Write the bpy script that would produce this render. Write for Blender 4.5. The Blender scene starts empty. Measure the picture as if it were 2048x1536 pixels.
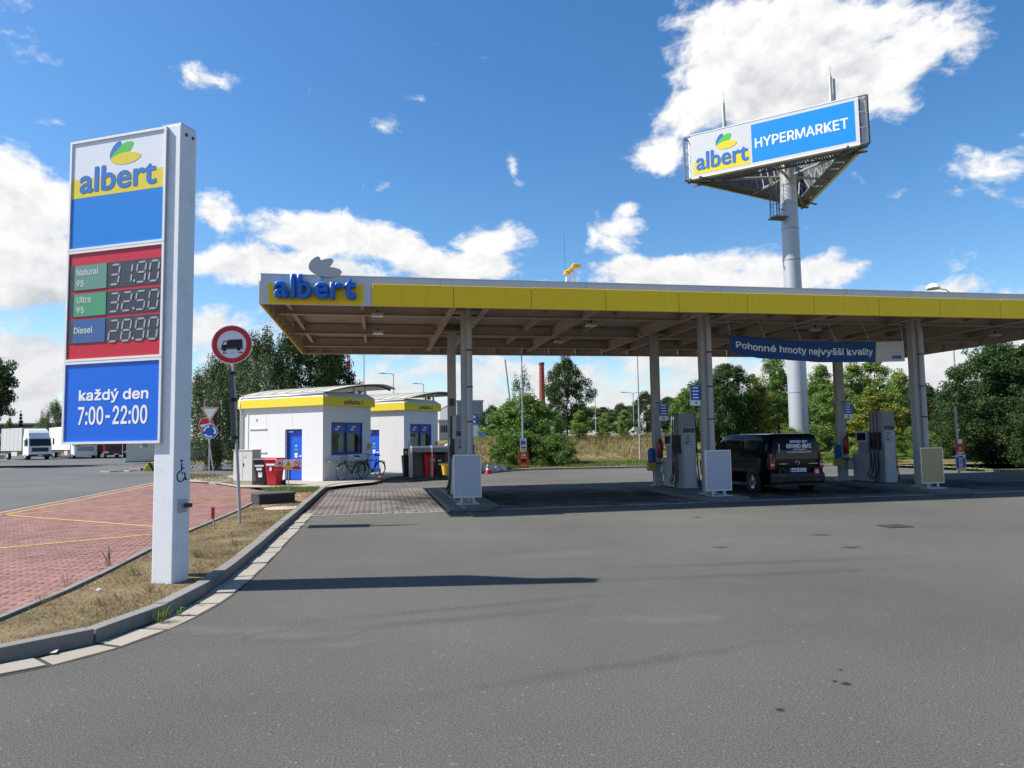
import bpy, bmesh, math, random
import numpy as np
from mathutils import Vector, Matrix

# ------------------------------------------------------------------ camera, sky, sun, exposure
SC = bpy.context.scene
COL = SC.collection
FPX, CAMH = 1420.0, 1.75
YAW, PITCH, ROLL = math.atan2(274, FPX), math.atan2(107, FPX), 0.0153
_f = Vector((math.sin(YAW) * math.cos(PITCH), math.cos(YAW) * math.cos(PITCH), math.sin(PITCH)))
_r0 = Vector((math.cos(YAW), -math.sin(YAW), 0)); _u0 = _r0.cross(_f)
_R = _r0 * math.cos(ROLL) - _u0 * math.sin(ROLL)
_U = _u0 * math.cos(ROLL) + _r0 * math.sin(ROLL)
EYE = Vector((0, 0, CAMH))
cd = bpy.data.cameras.new('camera'); cam = bpy.data.objects.new('camera', cd); COL.objects.link(cam)
cd.sensor_width = 36; cd.lens = FPX / 2048 * 36; cd.clip_start = .05; cd.clip_end = 3000
M = Matrix((_R, _U, -_f)).transposed().to_4x4(); M.translation = EYE
cam.matrix_world = M; SC.camera = cam

def ray(u, v): return _f + _R * ((u - 1024) / FPX) + _U * ((768 - v) / FPX)
def G(u, v, z=0.0):                     # photo pixel -> point at height z
    d = ray(u, v); return EYE + d * ((z - CAMH) / d.z)
def D(u, v, y):                         # photo pixel -> point at depth y
    d = ray(u, v); return EYE + d * (y / d.y)

SUN = Vector((-.87, .13, 1.0)).normalized()          # towards the sun
EL = math.asin(SUN.z); AZ = math.atan2(SUN.x, SUN.y)
sl = bpy.data.lights.new('sun', 'SUN'); sl.energy = 5.0; sl.angle = math.radians(.53); sl.color = (1, .95, .88)
so = bpy.data.objects.new('sun', sl); COL.objects.link(so)
so.rotation_euler = (-SUN).to_track_quat('-Z', 'Y').to_euler(); so.location = (-30, 0, 40)
SC.view_settings.view_transform = 'Standard'; SC.view_settings.look = 'None'
SC.cycles.max_bounces = 6; SC.cycles.diffuse_bounces = 3; SC.cycles.glossy_bounces = 3; SC.cycles.transmission_bounces = 4; SC.cycles.transparent_max_bounces = 12
SC.view_settings.exposure = 0.72; SC.view_settings.gamma = 1.0

def world():
    w = bpy.data.worlds.new('World'); SC.world = w; w.use_nodes = True
    nt = w.node_tree; N = nt.nodes; L = nt.links; N.clear()
    def nd(t, tree=nt, **k):
        n = tree.nodes.new(t)
        for a, b in k.items(): setattr(n, a, b)
        return n
    # --- cloud density as a function of (azimuth, elevation) in radians
    def group(fine, relief=False):
        g = bpy.data.node_groups.new('cloud_density' if fine else 'cloud_mass', 'ShaderNodeTree')
        g.interface.new_socket('p', in_out='INPUT', socket_type='NodeSocketVector')
        g.interface.new_socket('d', in_out='OUTPUT', socket_type='NodeSocketFloat'); g.interface.new_socket('n', in_out='OUTPUT', socket_type='NodeSocketFloat')
        gi = nd('NodeGroupInput', g); go = nd('NodeGroupOutput', g); gl = g.links
        def vm(op, a, b=None, tree=g):
            n = nd('ShaderNodeVectorMath', tree, operation=op)
            for i, x in enumerate((a, b)):
                if x is None: continue
                if hasattr(x, 'links'): tree.links.new(x, n.inputs[i])
                else: n.inputs[i].default_value = x
            return n.outputs['Value'] if op in ('LENGTH', 'DOT_PRODUCT') else n.outputs['Vector']
        def mm(op, a, b=None, c=None, tree=g, clamp=False):
            n = nd('ShaderNodeMath', tree, operation=op); n.use_clamp = clamp
            for i, x in enumerate((a, b, c)):
                if x is None: continue
                if hasattr(x, 'links'): tree.links.new(x, n.inputs[i])
                else: n.inputs[i].default_value = x
            return n.outputs[0]
        def noise(p, scale, det, rough, dist=0, tree=g, lac=2.1):
            n = nd('ShaderNodeTexNoise', tree); n.noise_dimensions = '3D'
            tree.links.new(p, n.inputs['Vector'])
            n.inputs['Scale'].default_value = scale; n.inputs['Detail'].default_value = det
            n.inputs['Roughness'].default_value = rough; n.inputs['Distortion'].default_value = dist; n.inputs['Lacunarity'].default_value = lac
            return n
        p = gi.outputs['p']
        wn = noise(p, 5.0, 3, .5)
        warp = vm('MULTIPLY', vm('SUBTRACT', wn.outputs['Color'], (.5, .5, .5)), (.10, .05, 0))
        pw = vm('ADD', p, warp)
        def ae(u, v):
            d = ray(u, v).normalized(); return math.atan2(d.x, d.y), math.asin(d.z)
        blobs = [(1470, 110, 165, 90, 1.1), (1620, 110, 190, 115, 1.15), (1780, 130, 110, 80, .9), (1900, 95, 70, 40, .6), (1320, 295, 85, 60, .85), (1400, 225, 120, 70, .85), (1560, 220, 230, 75, .8), (1580, 20, 60, 36, .8),
                 (30, 420, 120, 95, 1.0), (60, 540, 170, 80, 1.1), (410, 440, 46, 46, .62), (430, 152, 70, 34, .45), (118, 245, 40, 20, .32),
                 (640, 470, 130, 55, 1.1), (760, 490, 120, 50, 1.1), (560, 540, 240, 50, 1.0), (900, 530, 160, 50, .95), (960, 482, 80, 42, .68), (1225, 465, 80, 42, .66),
                 (825, 200, 75, 28, .24), (765, 268, 85, 32, .26), (1015, 335, 32, 80, .22), (1350, 545, 220, 42, 1.0), (1560, 555, 180, 36, .95), (1270, 418, 46, 24, .36), (1745, 530, 46, 28, .32), (1880, 590, 80, 26, .45), (60, 720, 200, 60, .9), (450, 660, 120, 60, .75)]
        acc = None
        for (u, v, ru, rv, amp) in (blobs[:1] if relief else blobs):
            a, e = ae(u, v)
            q = vm('MULTIPLY', vm('SUBTRACT', pw, (a, e, 0)), (FPX / ru / (1 + .3 * a * a), FPX / rv, 0))
            b = mm('SUBTRACT', amp, mm('MULTIPLY', vm('LENGTH', q), max(amp, .6)))
            acc = b if acc is None else mm('MAXIMUM', acc, b)
        blob = mm('MAXIMUM', acc, -.55)
        sep = nd('ShaderNodeSeparateXYZ', g); gl.new(p, sep.inputs[0])
        el = sep.outputs[1]
        # scattered cumulus everywhere, a near-continuous bank low over the horizon
        n1 = noise(vm('MULTIPLY', pw, (1, 2.0, 0)), 2.6, 2, .5)
        gen = mm('MULTIPLY_ADD', n1.outputs['Fac'], 3.2, -2.05)
        low = nd('ShaderNodeMapRange', g); gl.new(el, low.inputs[0])
        low.inputs[1].default_value = .30; low.inputs[2].default_value = .06; low.inputs[3].default_value = -.12; low.inputs[4].default_value = .80
        nl = noise(vm('MULTIPLY', pw, (1, 2.8, 0)), 7.5, 3, .55)
        bank = mm('MULTIPLY_ADD', nl.outputs['Fac'], 1.5, mm('SUBTRACT', low.outputs[0], 1.15))
        base = mm('MAXIMUM', mm('MAXIMUM', blob, gen), bank)
        det = noise(vm('MULTIPLY', pw, (1, 1.45, 0)), 15.0, 7 if fine else 2, .60)
        big = noise(vm('MULTIPLY', pw, (1, 1.3, 0)), 6.5, 3, .5)
        dd = mm('ADD', mm('MULTIPLY_ADD', det.outputs['Fac'], 2.0, -1.0), mm('MULTIPLY_ADD', big.outputs['Fac'], 1.1, -.55))
        gl.new(mm('MULTIPLY', dd, .82), go.inputs['n']); gl.new(mm('MULTIPLY', dd, .82) if relief else mm('ADD', base, mm('MULTIPLY', dd, .82)), go.inputs['d'])
        return g, vm, mm
    g, vm, mm = group(True); g2 = group(False)[0]; g3 = group(True, True)[0]
    # --- sky
    tc = nd('ShaderNodeTexCoord'); sx = nd('ShaderNodeSeparateXYZ'); L.new(tc.outputs['Generated'], sx.inputs[0])
    az = mm('ARCTAN2', sx.outputs[0], sx.outputs[1], tree=nt); e_ = mm('ARCSINE', sx.outputs[2], tree=nt)
    cb = nd('ShaderNodeCombineXYZ'); L.new(az, cb.inputs[0]); L.new(e_, cb.inputs[1])
    def dens(off, gg=g):
        n = nd('ShaderNodeGroup'); n.node_tree = gg
        L.new(vm('ADD', cb.outputs[0], off, tree=nt), n.inputs[0]); return n.outputs
    d0, r0 = dens((0, 0, 0)); d1 = dens((-.030, .050, 0), g2)[0]; r2 = dens((-.010, .016, 0), g3)[0]
    def mr(x, a, b, c, d, kind='SMOOTHSTEP'):
        n = nd('ShaderNodeMapRange', interpolation_type=kind); L.new(x, n.inputs[0])
        for i, q in enumerate((a, b, c, d)): n.inputs[i + 1].default_value = q
        return n.outputs[0]
    alpha = mr(d0, .02, .42, 0, 1)
    lit = mm('SUBTRACT', r0, r2, tree=nt)
    shade = mm('ADD', mm('MULTIPLY', lit, .75, tree=nt), mr(d1, .2, 1.5, .92, .38), tree=nt, clamp=True)
    shade = mm('MULTIPLY', shade, mr(e_, .02, .30, .62, 1.0, 'LINEAR'), tree=nt)
    cr = nd('ShaderNodeMix', data_type='RGBA'); L.new(shade, cr.inputs[0])
    cr.inputs[6].default_value = (.24, .265, .31, 1); cr.inputs[7].default_value = (.64, .635, .63, 1)
    sky = nd('ShaderNodeTexSky'); sky.sky_type = 'NISHITA'; sky.sun_disc = False
    sky.sun_elevation = EL; sky.sun_rotation = AZ % (2 * math.pi); sky.altitude = 200; sky.air_density = 1.0; sky.dust_density = .6; sky.ozone_density = 2.2
    hs = nd('ShaderNodeHueSaturation'); hs.inputs['Saturation'].default_value = 1.30; hs.inputs['Value'].default_value = 1.5
    L.new(sky.outputs[0], hs.inputs['Color'])
    STR = .07
    sc_ = nd('ShaderNodeVectorMath', operation='SCALE'); L.new(cr.outputs[2], sc_.inputs[0]); sc_.inputs[3].default_value = 1 / STR
    mx = nd('ShaderNodeMix', data_type='RGBA'); L.new(alpha, mx.inputs[0]); L.new(hs.outputs[0], mx.inputs[6]); L.new(sc_.outputs[0], mx.inputs[7])
    bg = nd('ShaderNodeBackground'); bg.inputs[1].default_value = STR; L.new(mx.outputs[2], bg.inputs[0])
    out = nd('ShaderNodeOutputWorld'); L.new(bg.outputs[0], out.inputs[0])
    w.cycles.sampling_method = 'MANUAL'; w.cycles.sample_map_resolution = 512
world()

# ------------------------------------------------------------------ materials
MATS = {}
def mat(name, col=(.5, .5, .5), rough=.6, metal=0.0, var=.08, scale=3.0, bump=0.0, bscale=60.0, dirt=0.0, dirtcol=(.12, .1, .08), spec=.5, alpha=None, trans=0.0, coat=0.0, streak=False):
    """painted / plain surface with slight procedural colour variation, grain relief and shaped dirt"""
    if name in MATS: return MATS[name]
    m = bpy.data.materials.new(name); MATS[name] = m; m.use_nodes = True
    nt = m.node_tree; N = nt.nodes; L = nt.links; b = N['Principled BSDF']
    b.inputs['Roughness'].default_value = rough; b.inputs['Metallic'].default_value = metal
    b.inputs['Specular IOR Level'].default_value = spec; b.inputs['Transmission Weight'].default_value = trans; b.inputs['Coat Weight'].default_value = coat
    tc = N.new('ShaderNodeTexCoord'); src = tc.outputs['Object']
    n1 = N.new('ShaderNodeTexNoise'); n1.inputs['Scale'].default_value = scale; n1.inputs['Detail'].default_value = 6; n1.inputs['Roughness'].default_value = .65
    L.new(src, n1.inputs['Vector'])
    mx = N.new('ShaderNodeMix'); mx.data_type = 'RGBA'
    mx.inputs[6].default_value = tuple(max(0, c * (1 - var)) for c in col) + (1,)
    mx.inputs[7].default_value = tuple(min(1, c * (1 + var)) for c in col) + (1,)
    oi = N.new('ShaderNodeObjectInfo'); fa = N.new('ShaderNodeMix'); fa.inputs[0].default_value = .4; L.new(n1.outputs['Fac'], fa.inputs[2]); L.new(oi.outputs['Random'], fa.inputs[3])
    L.new(fa.outputs[0], mx.inputs[0]); out = mx.outputs[2]
    if dirt:
        n2 = N.new('ShaderNodeTexNoise'); n2.inputs['Scale'].default_value = scale * (1.7 if not streak else 1); n2.inputs['Detail'].default_value = 8; n2.inputs['Roughness'].default_value = .7
        mp = N.new('ShaderNodeMapping'); L.new(src, mp.inputs[0])
        if streak: mp.inputs['Scale'].default_value = (6, 6, .35)
        mp.inputs['Location'].default_value = (7, 3, 1); L.new(mp.outputs[0], n2.inputs['Vector'])
        rm = N.new('ShaderNodeMapRange'); rm.inputs[1].default_value = .52; rm.inputs[2].default_value = .78; rm.inputs[4].default_value = dirt
        L.new(n2.outputs['Fac'], rm.inputs[0])
        m2 = N.new('ShaderNodeMix'); m2.data_type = 'RGBA'; L.new(rm.outputs[0], m2.inputs[0]); L.new(out, m2.inputs[6]); m2.inputs[7].default_value = dirtcol + (1,); out = m2.outputs[2]
        rr = N.new('ShaderNodeMapRange'); rr.inputs[3].default_value = rough; rr.inputs[4].default_value = min(1, rough + .3); L.new(n2.outputs['Fac'], rr.inputs[0]); L.new(rr.outputs[0], b.inputs['Roughness'])
    L.new(out, b.inputs['Base Color'])
    if bump:
        nb = N.new('ShaderNodeTexNoise'); nb.inputs['Scale'].default_value = bscale; nb.inputs['Detail'].default_value = 4; L.new(src, nb.inputs['Vector'])
        bp = N.new('ShaderNodeBump'); bp.inputs['Strength'].default_value = bump; bp.inputs['Distance'].default_value = .01; L.new(nb.outputs['Fac'], bp.inputs['Height']); L.new(bp.outputs[0], b.inputs['Normal'])
    if alpha is not None: b.inputs['Alpha'].default_value = alpha
    return m

def ground_mat(name, stops, scale, fine, bump=.4, bscale=120, rough=.92, speck=None, patches=None, detail=8, fmix=.45):
    """ground: colour ramp over layered noise, light specks, darker / lighter patches"""
    m = bpy.data.materials.new(name); MATS[name] = m; m.use_nodes = True
    nt = m.node_tree; N = nt.nodes; L = nt.links; b = N['Principled BSDF']; b.inputs['Roughness'].default_value = rough; b.inputs['Specular IOR Level'].default_value = .25
    tc = N.new('ShaderNodeTexCoord'); src = tc.outputs['Object']
    def noi(s, d=8, r=.6):
        n = N.new('ShaderNodeTexNoise'); n.inputs['Scale'].default_value = s; n.inputs['Detail'].default_value = d; n.inputs['Roughness'].default_value = r; L.new(src, n.inputs['Vector']); return n.outputs['Fac']
    big = noi(scale, detail); fn = noi(fine, 4, .7)
    ad = N.new('ShaderNodeMix'); ad.inputs[0].default_value = fmix; L.new(big, ad.inputs[2]); L.new(fn, ad.inputs[3])
    cr = N.new('ShaderNodeValToRGB'); L.new(ad.outputs[0], cr.inputs[0])
    e = cr.color_ramp.elements
    while len(e) < len(stops): e.new(.5)
    for i, (pos, c) in enumerate(stops): e[i].position = pos; e[i].color = c + (1,)
    out = cr.outputs[0]
    if patches:
        for (ps, lo, hi, amt, pc) in patches:
            r = N.new('ShaderNodeMapRange'); r.inputs[1].default_value = lo; r.inputs[2].default_value = hi; r.inputs[4].default_value = amt; L.new(noi(ps, 5, .55), r.inputs[0])
            mx = N.new('ShaderNodeMix'); mx.data_type = 'RGBA'; L.new(r.outputs[0], mx.inputs[0]); L.new(out, mx.inputs[6]); mx.inputs[7].default_value = pc + (1,); out = mx.outputs[2]
    if speck:
        sv = N.new('ShaderNodeTexVoronoi'); sv.inputs['Scale'].default_value = speck[0]; L.new(src, sv.inputs['Vector'])
        sp = N.new('ShaderNodeSeparateColor'); L.new(sv.outputs['Color'], sp.inputs[0])
        r = N.new('ShaderNodeMapRange'); r.inputs[1].default_value = speck[1]; r.inputs[2].default_value = 1; r.inputs[4].default_value = speck[2]; L.new(sp.outputs[0], r.inputs[0])
        mx = N.new('ShaderNodeMix'); mx.data_type = 'RGBA'; L.new(r.outputs[0], mx.inputs[0]); L.new(out, mx.inputs[6]); mx.inputs[7].default_value = speck[3] + (1,); out = mx.outputs[2]
    L.new(out, b.inputs['Base Color'])
    bp = N.new('ShaderNodeBump'); bp.inputs['Strength'].default_value = bump; bp.inputs['Distance'].default_value = .012; L.new(noi(bscale, 3, .6), bp.inputs['Height']); L.new(bp.outputs[0], b.inputs['Normal'])
    return m

def island_mat(name, stops, rough=.85, translucent=0.0, spec=.3, grain=0.0, stain=None):
    """pieces joined in one mesh, each with its own tint (leaves, blades, paving blocks)"""
    m = bpy.data.materials.new(name); MATS[name] = m; m.use_nodes = True
    nt = m.node_tree; N = nt.nodes; L = nt.links; b = N['Principled BSDF']; b.inputs['Roughness'].default_value = rough; b.inputs['Specular IOR Level'].default_value = spec
    ge = N.new('ShaderNodeNewGeometry'); oi = N.new('ShaderNodeObjectInfo'); src = ge.outputs['Random Per Island']
    ad = N.new('ShaderNodeMath'); ad.operation = 'ADD'; L.new(src, ad.inputs[0]); L.new(oi.outputs['Random'], ad.inputs[1])
    fr = N.new('ShaderNodeMath'); fr.operation = 'FRACT'; L.new(ad.outputs[0], fr.inputs[0])
    cr = N.new('ShaderNodeValToRGB'); L.new(fr.outputs[0], cr.inputs[0]); e = cr.color_ramp.elements
    while len(e) < len(stops): e.new(.5)
    for i, (pos, c) in enumerate(stops): e[i].position = pos; e[i].color = c + (1,)
    out = cr.outputs[0]
    if grain or stain:
        tc = N.new('ShaderNodeNewGeometry')
        n1 = N.new('ShaderNodeTexNoise'); n1.inputs['Scale'].default_value = 40; n1.inputs['Detail'].default_value = 4; L.new(tc.outputs['Position'], n1.inputs['Vector'])
        r = N.new('ShaderNodeMapRange'); r.inputs[3].default_value = 1 - grain; r.inputs[4].default_value = 1 + grain; L.new(n1.outputs['Fac'], r.inputs[0])
        sc = N.new('ShaderNodeVectorMath'); sc.operation = 'SCALE'; L.new(out, sc.inputs[0]); L.new(r.outputs[0], sc.inputs[3]); out = sc.outputs[0]
        if stain:
            n2 = N.new('ShaderNodeTexNoise'); n2.inputs['Scale'].default_value = stain[0]; n2.inputs['Detail'].default_value = 5; L.new(tc.outputs['Position'], n2.inputs['Vector'])
            r2 = N.new('ShaderNodeMapRange'); r2.inputs[1].default_value = stain[1]; r2.inputs[2].default_value = stain[2]; r2.inputs[4].default_value = stain[3]; L.new(n2.outputs['Fac'], r2.inputs[0])
            mx = N.new('ShaderNodeMix'); mx.data_type = 'RGBA'; L.new(r2.outputs[0], mx.inputs[0]); L.new(out, mx.inputs[6]); mx.inputs[7].default_value = stain[4] + (1,); out = mx.outputs[2]
    L.new(out, b.inputs['Base Color'])
    if translucent:
        tr = N.new('ShaderNodeBsdfTranslucent'); L.new(out, tr.inputs[0]); ms = N.new('ShaderNodeMixShader'); ms.inputs[0].default_value = translucent
        L.new(b.outputs[0], ms.inputs[1]); L.new(tr.outputs[0], ms.inputs[2]); L.new(ms.outputs[0], N['Material Output'].inputs[0])
    return m

def glass_mat(name, tint, rough=.03, alpha=.45):
    m = bpy.data.materials.new(name); MATS[name] = m; m.use_nodes = True
    nt = m.node_tree; N = nt.nodes; L = nt.links; N.remove(N['Principled BSDF'])
    g = N.new('ShaderNodeBsdfGlossy'); g.inputs['Roughness'].default_value = rough
    t = N.new('ShaderNodeBsdfTransparent'); t.inputs[0].default_value = tint + (1,)
    f = N.new('ShaderNodeLayerWeight'); pw = N.new('ShaderNodeMath'); pw.operation = 'POWER'; pw.inputs[1].default_value = 5; L.new(f.outputs['Facing'], pw.inputs[0])
    ad = N.new('ShaderNodeMath'); ad.operation = 'MULTIPLY_ADD'; ad.inputs[1].default_value = .95; ad.inputs[2].default_value = alpha * .10; L.new(pw.outputs[0], ad.inputs[0])
    ms = N.new('ShaderNodeMixShader'); L.new(ad.outputs[0], ms.inputs[0]); L.new(t.outputs[0], ms.inputs[1]); L.new(g.outputs[0], ms.inputs[2]); L.new(ms.outputs[0], N['Material Output'].inputs[0])
    return m

# ------------------------------------------------------------------ mesh helpers
class MB:
    def __init__(s): s.v = []; s.f = []
    def add(s, v, f, M=None):
        o = len(s.v)
        s.v += [tuple(M @ Vector(p)) if M else tuple(p) for p in v]
        s.f += [tuple(i + o for i in q) for q in f]; return s
    def box(s, x0, x1, y0, y1, z0, z1, M=None):
        return s.add([(x0, y0, z0), (x1, y0, z0), (x1, y1, z0), (x0, y1, z0), (x0, y0, z1), (x1, y0, z1), (x1, y1, z1), (x0, y1, z1)],
                     [(0, 3, 2, 1), (4, 5, 6, 7), (0, 1, 5, 4), (1, 2, 6, 5), (2, 3, 7, 6), (3, 0, 4, 7)], M)
    def prism(s, pts, plane, a, b, M=None):
        f3 = {'xy': lambda p, t: (p[0], p[1], t), 'xz': lambda p, t: (p[0], t, p[1]), 'yz': lambda p, t: (t, p[0], p[1])}[plane]
        n = len(pts); v = [f3(p, a) for p in pts] + [f3(p, b) for p in pts]
        f = [tuple(range(n))[::-1], tuple(range(n, 2 * n))] + [(i, (i + 1) % n, n + (i + 1) % n, n + i) for i in range(n)]
        return s.add(v, f, M)
    def cyl(s, p0, p1, r0, r1=None, n=12, M=None):
        r1 = r0 if r1 is None else r1
        p0, p1 = Vector(p0), Vector(p1); d = (p1 - p0).normalized()
        a = d.orthogonal().normalized(); b = d.cross(a)
        v = []
        for p, r in ((p0, r0), (p1, r1)):
            v += [tuple(p + a * (r * math.cos(2 * math.pi * i / n)) + b * (r * math.sin(2 * math.pi * i / n))) for i in range(n)]
        f = [(i, (i + 1) % n, n + (i + 1) % n, n + i) for i in range(n)] + [tuple(range(n))[::-1], tuple(range(n, 2 * n))]
        return s.add(v, f, M)
    def tube(s, pts, r, n=6, closed=False, M=None):
        P = [Vector(p) for p in pts]; m = len(P); v = []; a = None
        for i, p in enumerate(P):
            if closed: d = P[(i + 1) % m] - P[i - 1]
            else: d = P[min(i + 1, m - 1)] - P[max(i - 1, 0)]
            d.normalize()
            a = (d.orthogonal() if a is None else a - d * a.dot(d)).normalized(); b = d.cross(a)
            rr = r[i] if isinstance(r, (list, tuple)) else r
            v += [tuple(p + a * (rr * math.cos(2 * math.pi * k / n)) + b * (rr * math.sin(2 * math.pi * k / n))) for k in range(n)]
        f = []
        for i in range(m if closed else m - 1):
            j = (i + 1) % m
            f += [(i * n + k, i * n + (k + 1) % n, j * n + (k + 1) % n, j * n + k) for k in range(n)]
        if not closed: f += [tuple(range(n))[::-1], tuple(range((m - 1) * n, m * n))]
        return s.add(v, f, M)
    def lathe(s, prof, n=20, M=None):
        v = []; m = len(prof)
        for r, z in prof: v += [(r * math.cos(2 * math.pi * k / n), r * math.sin(2 * math.pi * k / n), z) for k in range(n)]
        f = []
        for i in range(m - 1): f += [(i * n + k, i * n + (k + 1) % n, (i + 1) * n + (k + 1) % n, (i + 1) * n + k) for k in range(n)]
        f += [tuple(range(n))[::-1], tuple(range((m - 1) * n, m * n))]
        return s.add(v, f, M)
    def grid(s, rows, M=None):
        n = len(rows[0]); v = [p for r in rows for p in r]
        f = [(i * n + k, i * n + k + 1, (i + 1) * n + k + 1, (i + 1) * n + k) for i in range(len(rows) - 1) for k in range(n - 1)]
        return s.add(v, f, M)
    def loft(s, secs, cap=True, M=None):
        n = len(secs[0]); v = [p for q in secs for p in q]; f = []
        for i in range(len(secs) - 1): f += [(i * n + k, i * n + (k + 1) % n, (i + 1) * n + (k + 1) % n, (i + 1) * n + k) for k in range(n)]
        if cap: f += [tuple(range(n))[::-1], tuple(range((len(secs) - 1) * n, len(secs) * n))]
        return s.add(v, f, M)
    def mesh(s, name, material, bevel=0, smooth=False, seg=2):
        me = bpy.data.meshes.new(name)
        bm = bmesh.new(); vs = [bm.verts.new(p) for p in s.v]
        for q in s.f:
            try: bm.faces.new([vs[i] for i in q])
            except ValueError: pass
        bmesh.ops.recalc_face_normals(bm, faces=bm.faces)
        if bevel:
            ed = [e for e in bm.edges if len(e.link_faces) == 2 and e.calc_face_angle(0) > .6]
            bmesh.ops.bevel(bm, geom=ed, offset=bevel, segments=seg, affect='EDGES', profile=.5, clamp_overlap=True)
        bm.to_mesh(me); bm.free()
        if smooth: me.shade_smooth()
        if smooth == 'auto': me.set_sharp_from_angle(angle=.7)
        me.materials.append(material); return me
    def build(s, name, material, parent=None, bevel=0, smooth=False, loc=None, rotz=0, seg=2):
        return link(name, s.mesh(name, material, bevel, smooth, seg), parent, loc, rotz)

def link(name, me, parent=None, loc=None, rotz=0):
    o = bpy.data.objects.new(name, me); COL.objects.link(o)
    if parent: o.parent = parent
    if loc is not None: o.location = loc
    if rotz: o.rotation_euler.z = rotz
    return o
def tag(o, label=None, cat=None, group=None, kind=None):
    if label: o['label'] = label
    if cat: o['category'] = cat
    if group: o['group'] = group
    if kind: o['kind'] = kind
    return o
def thing(name, label, cat, loc=(0, 0, 0), rotz=0, group=None):
    o = bpy.data.objects.new(name, None); COL.objects.link(o); o.empty_display_size = .2
    o.location = loc; o.rotation_euler.z = rotz
    return tag(o, label, cat, group)
def struct(o): o['kind'] = 'structure'; return o
def copy_tree(o, parent=None):
    c = o.copy(); COL.objects.link(c); c.parent = parent
    for ch in list(o.children): copy_tree(ch, c)
    return c
def dup(o, loc, rotz=0, label=None, scale=None):
    c = copy_tree(o); c.location = loc; c.rotation_euler.z = rotz
    if label: c['label'] = label
    if scale: c.scale = scale
    return c
def np_mesh(name, V, F, material, smooth=False):
    V = np.asarray(V, np.float32); F = np.asarray(F, np.int32); k = F.shape[1]
    me = bpy.data.meshes.new(name); me.vertices.add(len(V)); me.vertices.foreach_set('co', V.ravel())
    me.loops.add(F.size); me.loops.foreach_set('vertex_index', F.ravel())
    me.polygons.add(len(F)); me.polygons.foreach_set('loop_start', np.arange(0, F.size, k, dtype=np.int32)); me.polygons.foreach_set('loop_total', np.full(len(F), k, np.int32))
    me.update(calc_edges=True); me.validate(); me.materials.append(material)
    if smooth: me.shade_smooth()
    return me

TCACHE = {}
SANS = None
try: SANS = bpy.data.fonts.load(bpy.utils.system_resource('DATAFILES', path='fonts') + '/Inter.woff2')   # Blender's own interface font
except Exception: SANS = None
def text_mesh(body, material, size=1.0, bold=0.0, extrude=0.0, width=None, height=None, align='CENTER', shear=0.0, spacing=1.0, sans=True):
    """lettering standing in the local XZ plane and facing -Y, baseline at z=0"""
    key = (body, material.name, size, bold, extrude, width, height, align, shear, sans)
    if key in TCACHE: return TCACHE[key]
    cu = bpy.data.curves.new('lettering', 'FONT'); cu.body = body; cu.size = size; cu.bevel_depth = bold * size if extrude else 0; cu.bevel_resolution = 0; cu.extrude = extrude; cu.align_x = align; cu.shear = shear
    cu.space_character = spacing; cu.resolution_u = 4
    if sans and SANS: cu.font = SANS
    ob = bpy.data.objects.new('lettering', cu); COL.objects.link(ob)
    dg = bpy.context.evaluated_depsgraph_get()
    me = bpy.data.meshes.new_from_object(ob.evaluated_get(dg)); bpy.data.objects.remove(ob); bpy.data.curves.remove(cu)
    me.name = 'lettering'
    n = len(me.vertices); co = np.empty(n * 3, np.float32); me.vertices.foreach_get('co', co); co = co.reshape(-1, 3)
    if n:
        w = co[:, 0].max() - co[:, 0].min(); h = co[:, 1].max() - co[:, 1].min()
        if width: co[:, 0] *= width / w
        if height: co[:, 1] *= height / h
    q = np.stack([co[:, 0], -co[:, 2], co[:, 1]], 1)
    if extrude or not bold or not n:
        me.vertices.foreach_set('co', q.astype(np.float32).ravel()); me.update()
    else:                                   # heavier weight: the same flat glyphs, nudged a stroke-width apart
        fs = [tuple(p.vertices) for p in me.polygons]; V = []; F = []; d = bold * size * (width / w if width else 1)
        for k, (dx, dz) in enumerate(((0, 0), (-1, 0), (1, 0), (0, -.8), (0, .8), (-.7, -.6), (.7, .6), (-.7, .6), (.7, -.6))):
            V.append(q + np.array([dx * d, -.0004 * size * k / 2, dz * d])); F += [tuple(i + k * n for i in f) for f in fs]
        bpy.data.meshes.remove(me); me = bpy.data.meshes.new('lettering'); me.from_pydata(np.concatenate(V).tolist(), [], F); me.update()
    me.materials.clear(); me.materials.append(material); TCACHE[key] = me
    return me
def text(parent, body, material, loc, name='lettering', **k):
    return link(name, text_mesh(body, material, **k), parent, loc)

# colours / materials
WHITE = mat('white_paint', (.78, .78, .77), .45, var=.03, dirt=.25, dirtcol=(.45, .43, .4), scale=1.5)
WALLW = mat('white_render', (.70, .70, .69), .8, var=.03, bump=.15, bscale=140, dirt=.22, dirtcol=(.5, .48, .44), scale=.9, streak=True)
PYLW = mat('pylon_white', (.74, .75, .77), .5, var=.03, dirt=.35, dirtcol=(.38, .36, .33), scale=1.6, bump=.06, bscale=30)
SIGNW = mat('sign_white', (.76, .77, .80), .35, var=.02)
SIGNY = mat('sign_yellow', (.74, .60, .03), .4, var=.03)
SIGNB = mat('sign_blue', (.012, .215, .65), .35, var=.04)
HYPB = mat('hyper_blue', (.010, .26, .72), .35, var=.03)
LOGOB = mat('logo_blue', (.02, .16, .52), .4, var=.02)
LOGOG = mat('logo_green', (.08, .52, .06), .4, var=.02)
SIGNR = mat('sign_red', (.55, .012, .03), .4, var=.04)
ALU = mat('aluminium', (.62, .62, .63), .35, .6, var=.06)
GALV = mat('galvanised', (.42, .43, .44), .5, .5, var=.12, scale=8)
DARKM = mat('dark_metal', (.05, .05, .055), .5, .3)
BLACK = mat('black_plastic', (.012, .012, .013), .45)
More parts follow.
